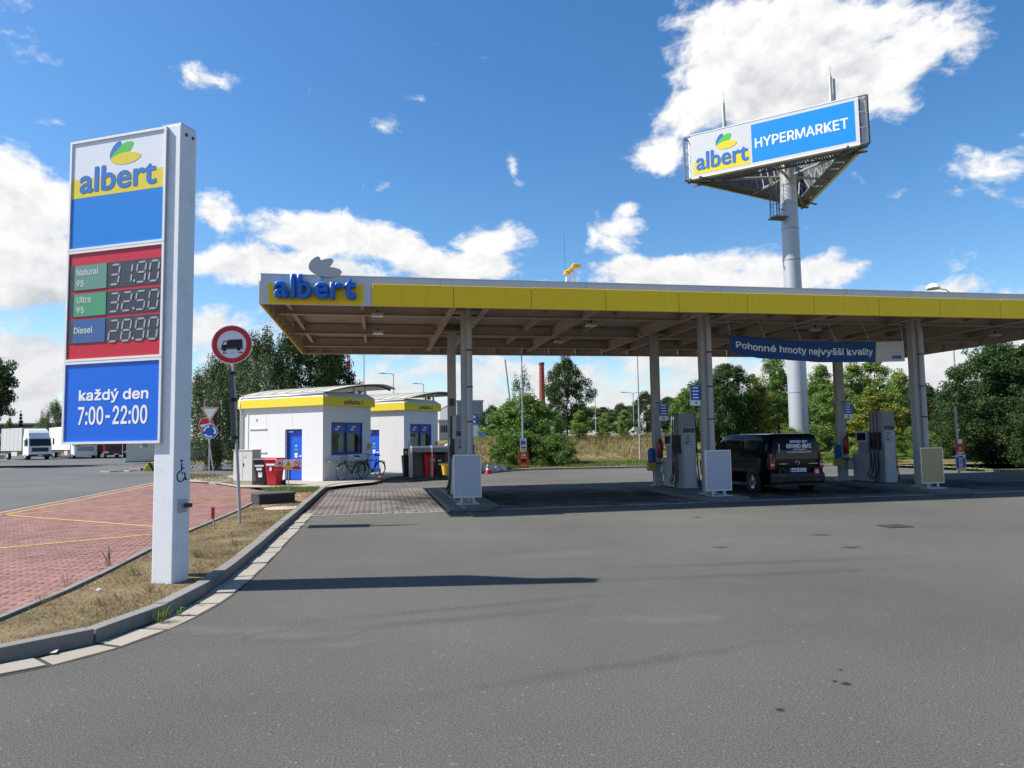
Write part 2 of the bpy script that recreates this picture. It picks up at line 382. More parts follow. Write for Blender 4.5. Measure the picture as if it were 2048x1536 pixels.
RUBBER = mat('rubber', (.012, .012, .012), .8)
CONC = mat('concrete', (.19, .182, .165), .9, var=.18, scale=6, bump=.35, bscale=90, dirt=.5, dirtcol=(.10, .09, .075))
CONCL = mat('light_concrete', (.29, .265, .22), .9, var=.16, scale=6, bump=.3, bscale=90, dirt=.45, dirtcol=(.14, .12, .09))
GLASSD = mat('dark_glass', (.010, .012, .014), .05, spec=.35, var=0)
TXTW = mat('print_white', (.85, .85, .86), .5, var=.02)
TXTK = mat('print_black', (.01, .01, .01), .5, var=0)
PRINTR = mat('print_red', (.6, .02, .02), .5, var=.02)
PRINTY = mat('print_yellow', (.8, .5, .02), .5, var=.02)
PRINTG = mat('print_green', (.05, .35, .12), .5, var=.02)
PRINTB = mat('print_blue', (.02, .10, .45), .5, var=.02)
# ------------------------------------------------------------------ ground, roads, paving
rnd = random.Random(5)
ASPH = ground_mat('asphalt', [(.28, (.036, .036, .031)), (.45, (.084, .083, .073)), (.56, (.120, .119, .104)), (.74, (.215, .212, .188))], .22, 62, bump=1.0, bscale=110, fmix=.72, speck=(70, .992, .6, (.28, .27, .25)),
                  patches=[(.09, .50, .68, .35, (.135, .128, .114)), (.35, .60, .74, .40, (.072, .072, .068)), (1.6, .72, .78, .55, (.03, .03, .03))])
ASPHR = ground_mat('road_asphalt', [(.3, (.068, .072, .072)), (.5, (.100, .104, .102)), (.7, (.135, .138, .134))], .2, 60, bump=.5, bscale=120,
                   patches=[(.12, .5, .7, .4, (.12, .117, .11)), (.5, .62, .75, .5, (.06, .062, .064))])
FIELD = ground_mat('field', [(.32, (.05, .065, .02)), (.48, (.13, .105, .042)), (.6, (.2, .16, .07)), (.72, (.11, .105, .04))], .35, 9, bump=1, bscale=40)
DRY = ground_mat('dry_verge', [(.3, (.06, .045, .025)), (.45, (.14, .10, .05)), (.58, (.22, .165, .085)), (.7, (.28, .215, .115))], 1.3, 26, bump=1, bscale=60, patches=[(.8, .56, .68, .55, (.10, .12, .03))])
LAWN = ground_mat('lawn', [(.3, (.05, .09, .02)), (.5, (.10, .16, .035)), (.7, (.24, .22, .08))], .9, 20, bump=1, bscale=60)
SOIL = ground_mat('sandy_soil', [(.3, (.20, .12, .075)), (.5, (.32, .20, .13)), (.7, (.42, .30, .2))], 2, 30, bump=.8, bscale=60)
JOINT = ground_mat('joint_sand', [(.3, (.03, .025, .022)), (.6, (.07, .055, .045))], 4, 60)

def sheet(name, pts, z, material):
    m = MB(); m.add([(p[0], p[1], z) for p in pts], [tuple(range(len(pts)))])
    return struct(m.build(name, material))
def gl(*uv, z=0): return [tuple(G(u, v, z)[:2]) for u, v in uv]

# far land: one sheet to the horizon with a low bank behind the station
def terrain():
    xs = np.concatenate([np.linspace(-900, -80, 12), np.linspace(-70, 110, 61), np.linspace(130, 900, 10)])
    ys = np.concatenate([np.linspace(-300, 30, 10), np.linspace(34, 120, 60), np.linspace(140, 1500, 14)])
    rows = []
    for y in ys:
        r = []
        for x in xs:
            edge = 39 - .06 * (x - 8)
            t = min(1, max(0, (y - edge - 9) / 22)); t = t * t * (3 - 2 * t)
            k = min(1, max(0, (x - 2) / 9))
            z = -.03 + t * k * (1.55 + .12 * math.sin(x * .23) * math.cos(y * .19)) + (0 if y < 40 else .04 * math.sin(x * 1.1) * math.sin(y * .8) * k)
            r.append((x, y, z))
        rows.append(r)
    struct(MB().grid(rows).build('ground', FIELD, smooth=True))
terrain()
FK = gl((905, 950), (985, 945), (1050, 941), (1200, 937.5), (1310, 935.5), (1500, 934), (1720, 932), (1900, 938), (2048, 948)) + [(40, 24), (46, 12)]
sheet('forecourt', [(-70, -25), (60, -25), (60, 12)] + FK[::-1] + [(2, 37), (-1, 40), (-8, 43), (-14, 47), (-24, 60), (-30, 72), (-55, 74), (-95, 60), (-110, 20)], 0.0, ASPH)
sheet('truck_yard', [(-120, 66), (-26, 62), (-20, 64), (-17, 92), (-20, 130), (-150, 130)], .004, ASPHR)
sheet('side_road', gl((-900, 1120), (-300, 1079), (0, 1022), (160, 993), (320, 963), (345, 956), (372, 951)) + [(-7, 42), (-2, 46), (-12, 62), (-40, 70), (-100, 60)], .004, ASPHR)

# verge with kerb, gutter, paved lot
KF = gl((-700, 1392), (-420, 1384), (-200, 1367), (0, 1336), (60, 1325), (125, 1310), (219, 1284), (290, 1254), (345, 1228), (394, 1205), (437, 1172), (487, 1132), (550, 1074), (594, 1034), (620, 1010), (640, 991), (652, 980), (668, 974), (700, 970.5), (735, 968), (760, 967))
def resample(pts, step):
    P = [Vector(p).to_2d() for p in pts]; seg = [(P[i + 1] - P[i]).length for i in range(len(P) - 1)]; tot = sum(seg); n = max(1, round(tot / step)); out = []
    for k in range(n + 1):
        d = tot * k / n; i = 0
        while i < len(seg) - 1 and d > seg[i]: d -= seg[i]; i += 1
        out.append(P[i].lerp(P[i + 1], min(1, d / seg[i])))
    return out
def normals(P):
    out = []
    for i in range(len(P)):
        d = (P[min(i + 1, len(P) - 1)] - P[max(i - 1, 0)]).normalized(); out.append(Vector((-d.y, d.x)))
    return out
def smooth_pts(P, n=2):
    for _ in range(n): P = [P[0]] + [(P[i - 1] + P[i] * 2 + P[i + 1]) / 4 for i in range(1, len(P) - 1)] + [P[-1]]
    return P
def stones(parent, name, line, off0, off1, z0, z1, material, gap=.008, bev=.012, jitter=.004):
    nn = normals(line)
    for i in range(len(line) - 1):
        d = (line[i + 1] - line[i]); g = d.normalized() * gap; jz = rnd.uniform(-jitter, jitter); jo = rnd.uniform(-jitter, jitter)
        a0, a1 = line[i] + g + nn[i] * (off0 + jo), line[i] + g + nn[i] * (off1 + jo)
        b0, b1 = line[i + 1] - g + nn[i + 1] * (off0 + jo), line[i + 1] - g + nn[i + 1] * (off1 + jo)
        m = MB(); v = [(*p, z) for z in (z0, z1 + jz) for p in (a0, b0, b1, a1)]
        m.add(v, [(0, 3, 2, 1), (4, 5, 6, 7), (0, 1, 5, 4), (1, 2, 6, 5), (2, 3, 7, 6), (3, 0, 4, 7)])
        m.build(name, material, parent, bevel=bev)
KL = smooth_pts(resample(KF, .25), 6); KS = KL[::4] if (len(KL) - 1) % 4 == 0 else KL[::4] + [KL[-1]]
kerb = struct(bpy.data.objects.new('kerb', None)); COL.objects.link(kerb)
stones(kerb, 'kerb_stone', KS, 0.0, .15, -.15, .13, CONC)
gutter = struct(bpy.data.objects.new('gutter', None)); COL.objects.link(gutter)
KG = [p for p in KL[::2] if p.y < 18.2]
stones(gutter, 'gutter_slab', KG, -.31, -.015, -.1, .012, CONCL, gap=.020, bev=.008, jitter=.008)
m = MB(); nn = normals(KL); m.grid([[(*(p + n * -.33), .003) for p, n in zip(KL, nn)], [(*(p + n * .02), .003) for p, n in zip(KL, nn)]]); struct(m.build('gutter_bed', JOINT))

ZR = .075                                                     # level of the paved lot
EDL = [Vector(p) for p in gl((-800, 1500), (-300, 1352), (0, 1237), (156, 1172), (308, 1095), (369, 1066), (469, 1024), (512, 1003), (523, 994), z=.12)]
edging = struct(bpy.data.objects.new('edging', None)); COL.objects.link(edging)
ES = resample(EDL, 1.0); stones(edging, 'edging_stone', ES, 0, .08, -.1, .125, CONC, bev=.008)
nk = normals(KL); inner = [p + n * .14 for p, n in zip(KL, nk)]
vk = [p for p in inner if p.y < 26.5]
verge_poly = [tuple(p) for p in vk] + [tuple(G(560, 975, .1)[:2])] + [tuple(p + Vector((.04, 0))) for p in EDL[::-1]]
sheet('verge', verge_poly, .10, DRY)
sheet('soil_patch', gl((522, 1016), (560, 1008), (606, 1004), (628, 984), (600, 984), (535, 990), z=.104), .104, SOIL)

def in_poly(x, y, poly):
    c = np.zeros(np.shape(x), bool); n = len(poly); j = n - 1
    for i in range(n):
        xi, yi = poly[i][0], poly[i][1]; xj, yj = poly[j][0], poly[j][1]
        with np.errstate(divide='ignore', invalid='ignore'):
            c ^= ((yi > y) != (yj > y)) & (x < (xj - xi) * (y - yi) / ((yj - yi) or 1e-9) + xi)
        j = i
    return c
def pave(parent_name, poly, z, base, material, L, W, zig, along, seed, joint=.0055, hmax=.004):
    """interlocking blocks, every one with its own top, sides and level; the 300 that show largest are objects"""
    rg = np.random.default_rng(seed); P = np.array([(p[0], p[1]) for p in poly]); x0, y0 = P.min(0); x1, y1 = P.max(0)
    ca, sa = math.cos(along), math.sin(along); c = P.mean(0); R = max(x1 - x0, y1 - y0) * .75 + 1
    nx, ny = int(2 * R / L), int(2 * R / W); I, J = np.meshgrid(np.arange(nx), np.arange(ny))
    lx = (I + .5 * (J % 2)) * L - R; ly = J * W - R
    cx = c[0] + lx * ca - ly * sa; cy = c[1] + lx * sa + ly * ca
    keep = in_poly(cx, cy, poly); cx, cy, par = cx[keep], cy[keep], (J % 2)[keep]
    if zig: bx = np.array([-.5, -.25, 0, .25, .5]); zz = np.array([0, zig, 0, zig, 0]) - zig / 2
    else: bx = np.array([-.5, .5]); zz = np.zeros(2)
    px = bx * (L - joint); out = np.concatenate([np.stack([px, -W / 2 + joint / 2 + zz], 1), np.stack([px[::-1], W / 2 - joint / 2 + zz[::-1]], 1)])
    k = len(out); ins = out * np.array([(L - joint - .008) / (L - joint), (W - joint - .008) / (W - joint)])
    rot = lambda q: np.stack([q[:, 0] * ca - q[:, 1] * sa, q[:, 0] * sa + q[:, 1] * ca], 1)
    o3 = np.concatenate([np.c_[rot(out), np.full(k, -.012)], np.c_[rot(out), np.full(k, -.003)], np.c_[rot(ins), np.zeros(k)]])
    F = [[i, (i + 1) % k, k + (i + 1) % k, k + i] for i in range(k)] + [[k + i, k + (i + 1) % k, 2 * k + (i + 1) % k, 2 * k + i] for i in range(k)]
    h = k // 2; F += [[2 * k + i, 2 * k + i + 1, 2 * k + k - 2 - i, 2 * k + k - 1 - i] for i in range(h - 1)]
    F = np.array(F)
    par_o = struct(MB().add([(p[0], p[1], z - .010) for p in poly], [tuple(range(len(poly)))]).build(parent_name, base))
    q = np.stack([cx - EYE.x, cy - EYE.y, np.full(len(cx), z - CAMH)], 1)
    dep = q @ np.array(_f); u = 1024 + FPX * (q @ np.array(_R)) / dep; v = 768 - FPX * (q @ np.array(_U)) / dep
    ok = (dep > .5) & (u > 0) & (u < 2048) & (v > 0) & (v < 1536)
    order = np.argsort(np.where(ok, dep, 1e6)); near = order[:300]; rest = order[300:]
    me = np_mesh('paver', o3, F, material)
    for i in near:
        o = link('paver', me, par_o, (cx[i], cy[i], z + rg.uniform(-hmax, hmax) * .5)); o.rotation_euler = (rg.normal(0, .006), rg.normal(0, .006), rg.normal(0, .004))
    n = len(rest); V = o3[None] + np.c_[cx[rest], cy[rest], z + rg.uniform(-hmax, hmax, n) * .5][:, None, :]
    V = V + np.concatenate([np.zeros((n, len(o3), 2)), (o3[None, :, 0:1] * rg.normal(0, .006, (n, 1, 1)) + o3[None, :, 1:2] * rg.normal(0, .006, (n, 1, 1)))], 2)
    FF = (F[None] + (np.arange(n) * len(o3))[:, None, None]).reshape(-1, 4)
    tag(link('paver_field', np_mesh('paver_field', V.reshape(-1, 3), FF, material), par_o), kind='stuff')
    return par_o
REDP = island_mat('red_block', [(0, (.17, .085, .07)), (.4, (.225, .115, .095)), (.75, (.26, .14, .115)), (1, (.20, .115, .10))], grain=.2, stain=(.5, .50, .72, .65, (.11, .08, .072)))
GREYP = island_mat('grey_block', [(0, (.135, .118, .106)), (.5, (.152, .132, .119)), (1, (.168, .146, .130))], grain=.14, stain=(.7, .45, .66, .75, (.06, .052, .048)))
LOT = [tuple(p) for p in EDL] + gl((540, 984), (480, 974), (430, 969), (392, 965), (372, 960), (345, 958), (320, 964), (160, 996), (0, 1026), (-300, 1084), (-800, 1180), z=ZR)
pave('paved_lot', LOT, ZR, JOINT, REDP, .22, .11, .018, .10, 3)
lotkerb = struct(bpy.data.objects.new('flush_kerb', None)); COL.objects.link(lotkerb)
LK = resample(gl((-800, 1180), (-300, 1084), (0, 1026), (160, 996), (320, 964), (345, 958), z=ZR), 1.0)
stones(lotkerb, 'kerb_stone', LK, 0.01, .16, -.1, ZR + .004, CONCL, bev=.006)
PAINTY = mat('road_paint_yellow', (.46, .31, .07), .8, var=.15, scale=20, dirt=.85, dirtcol=(.24, .12, .09))
def stripe(pts, w, z, material, name='painted_line'):
    L_ = resample([tuple(G(u, v, z)[:2]) for u, v in pts], .6); n = normals(L_)
    m = MB(); m.grid([[(*(p + k * w / 2), z) for p, k in zip(L_, n)], [(*(p - k * w / 2), z) for p, k in zip(L_, n)]]); struct(m.build(name, material))
for pts in ([(-60, 1042), (0, 1031), (160, 1000), (322, 967)], [(0, 1031), (312, 1007), (505, 994)], [(0, 1029), (309, 1053), (384, 1058)], [(-90, 1104), (0, 1096), (309, 1068), (345, 1064)], [(330, 1000), (508, 991)]):
    stripe(pts, .09, ZR + .006, PAINTY)
# paved strip under the canopy
FP = [(-1.62, 17.35), (22.4, 17.35), (22.4, 25.9), (-1.25, 25.9), (-1.45, 24.8)]
pave('paved_strip', FP, .010, ground_mat('worn_joint', [(.3, (.07, .06, .053)), (.6, (.11, .095, .085))], 4, 60), GREYP, .20, .14, 0, math.pi / 2, 7, hmax=.003)
band = struct(bpy.data.objects.new('border_band', None)); COL.objects.link(band)
stones(band, 'border_slab', [Vector((x, 17.25)) for x in np.arange(-1.6, 22.5, 1.0)], -.06, .06, -.05, .012, CONCL, bev=.004)

# concrete apron by the kiosks, lawn island with road signs, grass strips
KA = gl((478, 975), (560, 975), (640, 976), (652, 975), (700, 969), (745, 965), z=.1)
sheet('kiosk_apron', KA + [(.9, 32), (.3, 36), (-6, 38), (-9.5, 34), (-6.6, 31)], .112, CONCL)
sheet('lawn_patch', gl((520, 976), (640, 975), (628, 983), (575, 986), (535, 985), z=.108), .116, LAWN)
SI = [Vector(p) for p in gl((368, 959), (395, 962), (430, 966), (474, 971), (476, 962), (445, 950), (380, 949), (366, 953), (368, 959), z=.1)]
sheet('sign_island', [tuple(p) for p in SI[:-1]], .10, DRY)
ik = struct(bpy.data.objects.new('island_kerb', None)); COL.objects.link(ik)
stones(ik, 'kerb_stone', resample([tuple(p) for p in SI], .9), -.06, .07, -.1, .115, CONCL, bev=.01)
# second kiosk's kerbed platform
K2 = gl((752, 966), (800, 957.5), (905, 957), z=0); K2 = [Vector(p) for p in K2]
k2k = struct(bpy.data.objects.new('platform_kerb', None)); COL.objects.link(k2k)
stones(k2k, 'kerb_stone', resample([tuple(p) for p in K2], .95), 0, .14, -.1, .125, CONC)
sheet('platform', [tuple(p + Vector((0, .1))) for p in K2] + [(4.6, 36), (3, 40), (-2, 40), (.5, 33)], .118, CONCL)
# far kerb and verge beyond the forecourt
fk = struct(bpy.data.objects.new('far_kerb', None)); COL.objects.link(fk)
stones(fk, 'kerb_stone', resample(FK, 1.0), 0, .14, -.1, .11, CONCL)
FN = [Vector(p) for p in FK]; nf = normals(FN)
def fz(p, off): return p + Vector((0, off))
sheet('far_verge', [tuple(fz(p, .1)) for p in FN] + [tuple(fz(p, 2.2)) for p in FN[::-1]], .09, DRY)
# service road beyond
sheet('back_road', gl((1085, 917), (1400, 914), (1700, 914), (1700, 909.5), (1400, 909), (1085, 911)), .10, ASPHR)

# blades of grass and weeds
def blades(name, poly, z, n, h, w, material, seed, lean=.6, zfun=None, parent=None, hfun=None):
    rg = np.random.default_rng(seed); P = np.array([(p[0], p[1]) for p in poly]); lo, hi = P.min(0), P.max(0)
    x = rg.uniform(lo[0], hi[0], n * 4); y = rg.uniform(lo[1], hi[1], n * 4); k = in_poly(x, y, poly)
    dens = .5 + .5 * np.sin(x * 2.3 + np.sin(y * 1.7) * 2) * np.sin(y * 1.9 + np.sin(x * 1.1) * 2); k &= rg.uniform(0, 1, n * 4) < .35 + .65 * dens
    x, y, dens = x[k][:n], y[k][:n], dens[k][:n]; m = len(x)
    a = rg.uniform(0, 2 * np.pi, m); hh = h * rg.uniform(.4, 1.2, m) * (.6 + .7 * dens); ww = w * rg.uniform(.6, 1.4, m); ln = hh * rg.uniform(.1, lean * 2, m)
    if hfun is not None: hh = hh * hfun(x, y); ln = ln * hfun(x, y)
    b = rg.uniform(0, 2 * np.pi, m); zz = np.full(m, z) if zfun is None else zfun(x, y)
    dx, dy = np.cos(a) * ww / 2, np.sin(a) * ww / 2
    V = np.stack([np.c_[x - dx, y - dy, zz], np.c_[x + dx, y + dy, zz], np.c_[x + np.cos(b) * ln, y + np.sin(b) * ln, zz + hh]], 1).reshape(-1, 3)
    o = link(name, np_mesh(name, V, np.arange(3 * m).reshape(-1, 3), material), parent); return o
DRYB = island_mat('dry_blades', [(0, (.07, .05, .025)), (.3, (.15, .11, .052)), (.62, (.25, .19, .098)), (.82, (.34, .28, .165)), (.9, (.10, .115, .035)), (1, (.07, .09, .025))], translucent=.25)
GRNB = island_mat('green_blades', [(0, (.05, .10, .015)), (.5, (.10, .18, .03)), (.8, (.17, .22, .05)), (1, (.34, .28, .12))], translucent=.3)
FLDB = island_mat('field_blades', [(0, (.13, .11, .045)), (.4, (.23, .185, .075)), (.7, (.31, .245, .11)), (.85, (.19, .13, .06)), (1, (.11, .14, .04))], translucent=.3)
nearv = [p for p in verge_poly if p[1] < 60]
tag(blades('verge_grass', nearv, .10, 26000, .045, .006, DRYB, 1, lean=1.2), 'short sun-dried grass on the verge around the price sign', 'grass', kind='stuff')
tag(blades('lawn_grass', gl((520, 976), (640, 975), (628, 983), (575, 986), (535, 985), z=.108), .114, 5000, .09, .012, GRNB, 2), 'short green grass patch by the first kiosk', 'grass', kind='stuff')
tag(blades('island_grass', [tuple(p) for p in SI[:-1]], .10, 5000, .09, .014, DRYB, 3, lean=.9), 'short dry grass on the road sign island', 'grass', kind='stuff')
def bank(x, y):
    e = 39 - .06 * (x - 8); t = np.clip((y - e - 9) / 22, 0, 1); t = t * t * (3 - 2 * t); k = np.clip((x - 2) / 9, 0, 1)
    return -.03 + t * k * (1.55 + .12 * np.sin(x * .23) * np.cos(y * .19)) + np.where(y < 40, 0, .04 * np.sin(x * 1.1) * np.sin(y * .8) * k)
tag(blades('meadow_grass', [(4, 46), (34, 44), (60, 60), (50, 78), (-2, 80)], 0, 46000, .62, .05, FLDB, 4, zfun=bank, hfun=lambda x, y: np.clip((y - 45.5) / 14, .12, 1) * (.75 + .35 * np.sin(x * .9) * np.sin(y * .7))), 'tall dry meadow grass on the bank beyond the forecourt', 'grass', kind='stuff')
tag(blades('roadside_grass', [tuple(fz(p, .25)) for p in FN[:-2]] + [tuple(fz(p, 8.5)) for p in FN[-3::-1]], 0, 34000, .22, .03, GRNB, 6, zfun=lambda x, y: bank(x, y) + .06), 'green roadside grass beyond the far kerb', 'grass', kind='stuff')

def weed(px, py, z, h, n, seed, material, label, name='weed', leafy=False, group=None):
    c = G(px, py, z); rg = np.random.default_rng(seed); V = []; F = []
    for i in range(n):
        a = rg.uniform(0, 6.28); L_ = h * rg.uniform(.5, 1.1); w = h * (.16 if leafy else .035); out = L_ * rg.uniform(.35, .9); s = np.array([-np.sin(a), np.cos(a), 0]); d = np.array([np.cos(a), np.sin(a), 0])
        p0 = rg.normal(0, .012 if leafy else .03, 3) * [1, 1, 0]; p1 = p0 + d * out * .45 + [0, 0, L_ * .7]; p2 = p0 + d * out + [0, 0, L_ * (.75 if leafy else .9)]
        b = len(V); V += [p0 - s * w * .3, p0 + s * w * .3, p1 + s * w * .5, p1 - s * w * .5, p2, p2]; F += [[b, b + 1, b + 2, b + 3], [b + 3, b + 2, b + 4, b + 5]]
    V = np.array(V); V[5::6] += [.001, 0, 0]
    o = link(name, np_mesh(name, V, np.array(F), material), None, c); return tag(o, label, 'weed', group)
weed(322, 1243, 0.012, .16, 60, 11, GRNB, 'bushy grass tuft growing in the gutter below the kerb')
weed(358, 1230, 0.012, .09, 7, 12, GRNB, 'broad leaved green weed beside the gutter grass tuft', leafy=True)
weed(397, 1210, 0.012, .06, 6, 13, GRNB, 'tiny broad leaved weed at the kerb next to the post', leafy=True)
weed(4, 1320, 0.012, .10, 6, 14, GRNB, 'broad leaved green weed by the low end of the kerb', leafy=True)
weed(556, 1064, 0.012, .14, 40, 15, DRYB, 'dry grass tuft at the kerb foot beside the sign shadow')
weed(265, 1150, .10, .14, 50, 16, GRNB, 'green grass tuft on the verge by the edging stones')
weed(395, 1115, .10, .13, 60, 18, GRNB, 'green grass tuft on the verge right of the post')
weed(200, 1210, .10, .10, 50, 19, DRYB, 'pale dry grass tuft in the middle of the verge')
# small litter, oil spots on the forecourt and the round manhole cover
mh = G(1790, 1053, 0); m = MB(); m.box(-.22, .22, -.16, .16, -.02, .009)
o = thing('manhole_cover', 'small dark iron cover in the asphalt of the forecourt', 'manhole cover', mh); m.build('lid', mat('rusty_iron', (.05, .042, .035), .8, .3, var=.3, scale=10), o)
m = MB(); m.box(-.25, .25, -.19, -.165, -.02, .012).box(-.25, .25, .165, .19, -.02, .012).box(-.25, -.225, -.165, .165, -.02, .012).box(.225, .25, -.165, .165, -.02, .012); m.build('frame', DARKM, o)
# drainage grate in the paving
gr = thing('drain_grate', 'long steel slotted drain grate set in the paved strip', 'drain grate', G(798, 997, .012))
m = MB(); m.box(-.95, .95, -.22, .22, -.02, -.001); m.build('channel', mat('channel_black', (.02, .018, .017), .95), gr)  # near-black flat bottom close under the bars
m = MB(); m.box(-.98, .98, -.24, -.21, -.02, .007).box(-.98, .98, .21, .24, -.02, .007).box(-.98, -.95, -.24, .24, -.02, .006).box(.95, .98, -.24, .24, -.02, .006); m.build('frame', mat('grate_iron', (.12, .115, .11), .7, .3, var=.2), gr)
bar = MB().box(-.014, .014, -.21, .21, -.012, .008).mesh('bar', mat('grate_iron', (.12, .115, .11), .7, .3, var=.2))
for x in np.arange(-.9, .93, .075): link('bar', bar, gr, (x, 0, 0))

# stains and dusty wheel marks with soft ragged edges
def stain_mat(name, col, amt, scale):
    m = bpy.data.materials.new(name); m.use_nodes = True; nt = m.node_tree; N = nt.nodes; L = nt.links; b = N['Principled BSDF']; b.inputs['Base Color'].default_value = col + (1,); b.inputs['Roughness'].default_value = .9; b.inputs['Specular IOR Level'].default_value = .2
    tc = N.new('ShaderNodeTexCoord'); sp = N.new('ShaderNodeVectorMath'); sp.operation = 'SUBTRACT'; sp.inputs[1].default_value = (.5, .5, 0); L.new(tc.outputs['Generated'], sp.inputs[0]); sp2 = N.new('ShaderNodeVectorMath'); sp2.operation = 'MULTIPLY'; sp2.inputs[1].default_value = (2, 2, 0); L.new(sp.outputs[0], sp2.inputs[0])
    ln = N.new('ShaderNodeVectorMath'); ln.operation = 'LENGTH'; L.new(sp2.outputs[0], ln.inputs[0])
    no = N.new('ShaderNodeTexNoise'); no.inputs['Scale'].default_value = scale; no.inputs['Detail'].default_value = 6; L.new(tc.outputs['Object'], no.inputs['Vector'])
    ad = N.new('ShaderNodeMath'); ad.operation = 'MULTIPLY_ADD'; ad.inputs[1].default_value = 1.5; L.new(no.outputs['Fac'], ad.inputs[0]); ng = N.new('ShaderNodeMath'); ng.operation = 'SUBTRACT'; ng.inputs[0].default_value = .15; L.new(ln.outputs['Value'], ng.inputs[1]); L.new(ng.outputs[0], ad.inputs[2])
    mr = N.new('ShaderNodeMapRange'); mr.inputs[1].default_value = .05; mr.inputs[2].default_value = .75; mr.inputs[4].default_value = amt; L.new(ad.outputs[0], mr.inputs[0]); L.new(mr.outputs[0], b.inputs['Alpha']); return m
OIL = stain_mat('oil', (.018, .017, .016), .75, 9); OIL_SHADE = stain_mat('old_oil_shade', (.03, .029, .027), .5, 5); DUST = stain_mat('dust', (.20, .188, .162), .34, 3.5); TYRE = stain_mat('tyre_mark', (.055, .055, .05), .13, 4)
def mark(u, v, w, h, m_, rz=0, name='stain', z=.004):
    p = G(u, v); o = MB().grid([[(-w / 2, -h / 2, 0), (w / 2, -h / 2, 0)], [(-w / 2, h / 2, 0), (w / 2, h / 2, 0)]]).build(name, m_, loc=(p.x, p.y, z + .0004 * len(bpy.data.objects) % .003), rotz=rz); return struct(o)
for u, v, w in ((1558, 1420, .10), (1668, 1363, .07), (1690, 1368, .12), (1680, 1340, .06), (1395, 1035, .25), (1150, 1030, .2), (1640, 1070, .5), (1440, 1095, .35), (1700, 1095, .4)): mark(u, v, w, w * .8, OIL if w < .3 else OIL_SHADE, rnd.uniform(-1, 1), 'oil_shade_stain')
for u, v, w, h, r in ((430, 1262, 2.1, .5, -.25), (600, 1272, 1.5, .42, .05), (690, 1290, .9, .3, .2), (1120, 1110, 3.2, 1.2, .1), (1330, 1240, 2.6, .7, -.1)): mark(u, v, w, h, DUST, r, 'dust_streak')
for u, v, w, h, r in ((900, 1240, 5, .35, .12), (940, 1215, 5, .3, .12), (1500, 1150, 7, .4, -.06), (1540, 1125, 7, .35, -.06), (1250, 1330, 4.5, .28, .2)): mark(u, v, w, h, TYRE, r, 'tyre_mark')
for u, v, w, h, r in ((935, 1000, 3.0, 2.2, 0), (1420, 985, 4.0, 2.6, 0), (1180, 990, 5, 2.4, 0), (1650, 985, 6, 2.6, 0), (760, 1000, 2.4, 1.6, 0)): mark(u, v, w, h, OIL_SHADE, r, 'oil_shade_stain', .018)  # oil patches that also paint the canopy's shade darker on the paving

weed(212, 1132, ZR, .42, 7, 21, DRYB, 'tall dry weed stalk growing from the paving near the edging')
weed(135, 1172, ZR, .16, 12, 22, DRYB, 'small dry weed between the paving blocks and the edging'); weed(88, 1208, .11, .12, 26, 23, DRYB, 'dry grass tuft on the verge edge near the low kerb'); weed(470, 1090, .10, .12, 40, 24, DRYB, 'pale grass tuft on the verge behind the kerb bend'); weed(300, 1185, .10, .11, 34, 25, DRYB, 'dry grass tuft at the foot of the white post')
for k, (u, v, lb) in enumerate(((106, 1305, 'crumpled white litter in the gutter'), (196, 1180, 'pale paper scrap in the dry grass'))):
    p = G(u, v, .125 if k else .02); o = MB().add([(-.03, -.015, 0), (.03, -.02, .004), (.035, .02, .018), (-.02, .018, .008)], [(0, 1, 2, 3)]).build('litter', mat('scrap_paper', (.42, .41, .38), .8), loc=p, rotz=k * 1.3); tag(o, lb, 'litter', 'litter on the verge')

SHADE_FILM = stain_mat('shade_film', (.016, .016, .016), .85, 1.3)  # painted shade: dark film deepening the canopy's shadow over the pump lanes
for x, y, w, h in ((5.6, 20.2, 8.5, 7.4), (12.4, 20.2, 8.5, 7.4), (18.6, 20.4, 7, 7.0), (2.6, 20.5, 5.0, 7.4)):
    o = MB().grid([[(-w / 2, -h / 2, 0), (w / 2, -h / 2, 0)], [(-w / 2, h / 2, 0), (w / 2, h / 2, 0)]]).build('shade_film', SHADE_FILM, loc=(x, y, .020 + .001 * x / 5)); struct(o)
# ------------------------------------------------------------------ logo pieces
def _unshear(pts, k, sx, sz): return [((x - 600) * sx, -(y - 615 + k * (x - 350)) * sz) for x, y in pts]
_PB = [(575, 350), (573, 310), (590, 265), (620, 225), (650, 207), (668, 215), (670, 245), (645, 275), (615, 305), (590, 335)]
_PGn = [(580, 347), (600, 310), (640, 270), (690, 225), (730, 212), (765, 215), (772, 235), (755, 268), (735, 297), (690, 300), (640, 312), (600, 337)]
_PY = [(577, 358), (600, 336), (650, 311), (720, 296), (790, 300), (830, 312), (838, 330), (815, 355), (770, 378), (700, 395), (640, 393), (600, 380)]
def round_poly(P, n=3):
    """smooth closed outline"""
    out = []; m = len(P); P = [Vector(p) for p in P]
    for i in range(m):
        p0, p1, p2, p3 = P[i - 1], P[i], P[(i + 1) % m], P[(i + 2) % m]
        for q in range(n):
            s = q / n; out.append(tuple(.5 * ((2 * p1) + (p2 - p0) * s + (2 * p0 - 5 * p1 + 4 * p2 - p3) * s * s + (3 * p1 - p0 - 3 * p2 + p3) * s ** 3)))
    return out
def logo(parent, cx, cz, w, y, th=.004, kz=1.0):
    """three petals above the word: blue, green, yellow; (cx, cz) = middle of the word's baseline, w = its width"""
    k = w / 645 / 1.0
    for i, (P, m_) in enumerate(((_PB, LOGOB), (_PGn, LOGOG), (_PY, SIGNY))):
        q = [(cx + x - 40 * k, cz + z) for x, z in round_poly(_unshear(P, .1136, k, k * .875 * kz))]
        MB().prism(q, 'xz', y - th * (i + 1), y).build('petal', m_, parent)
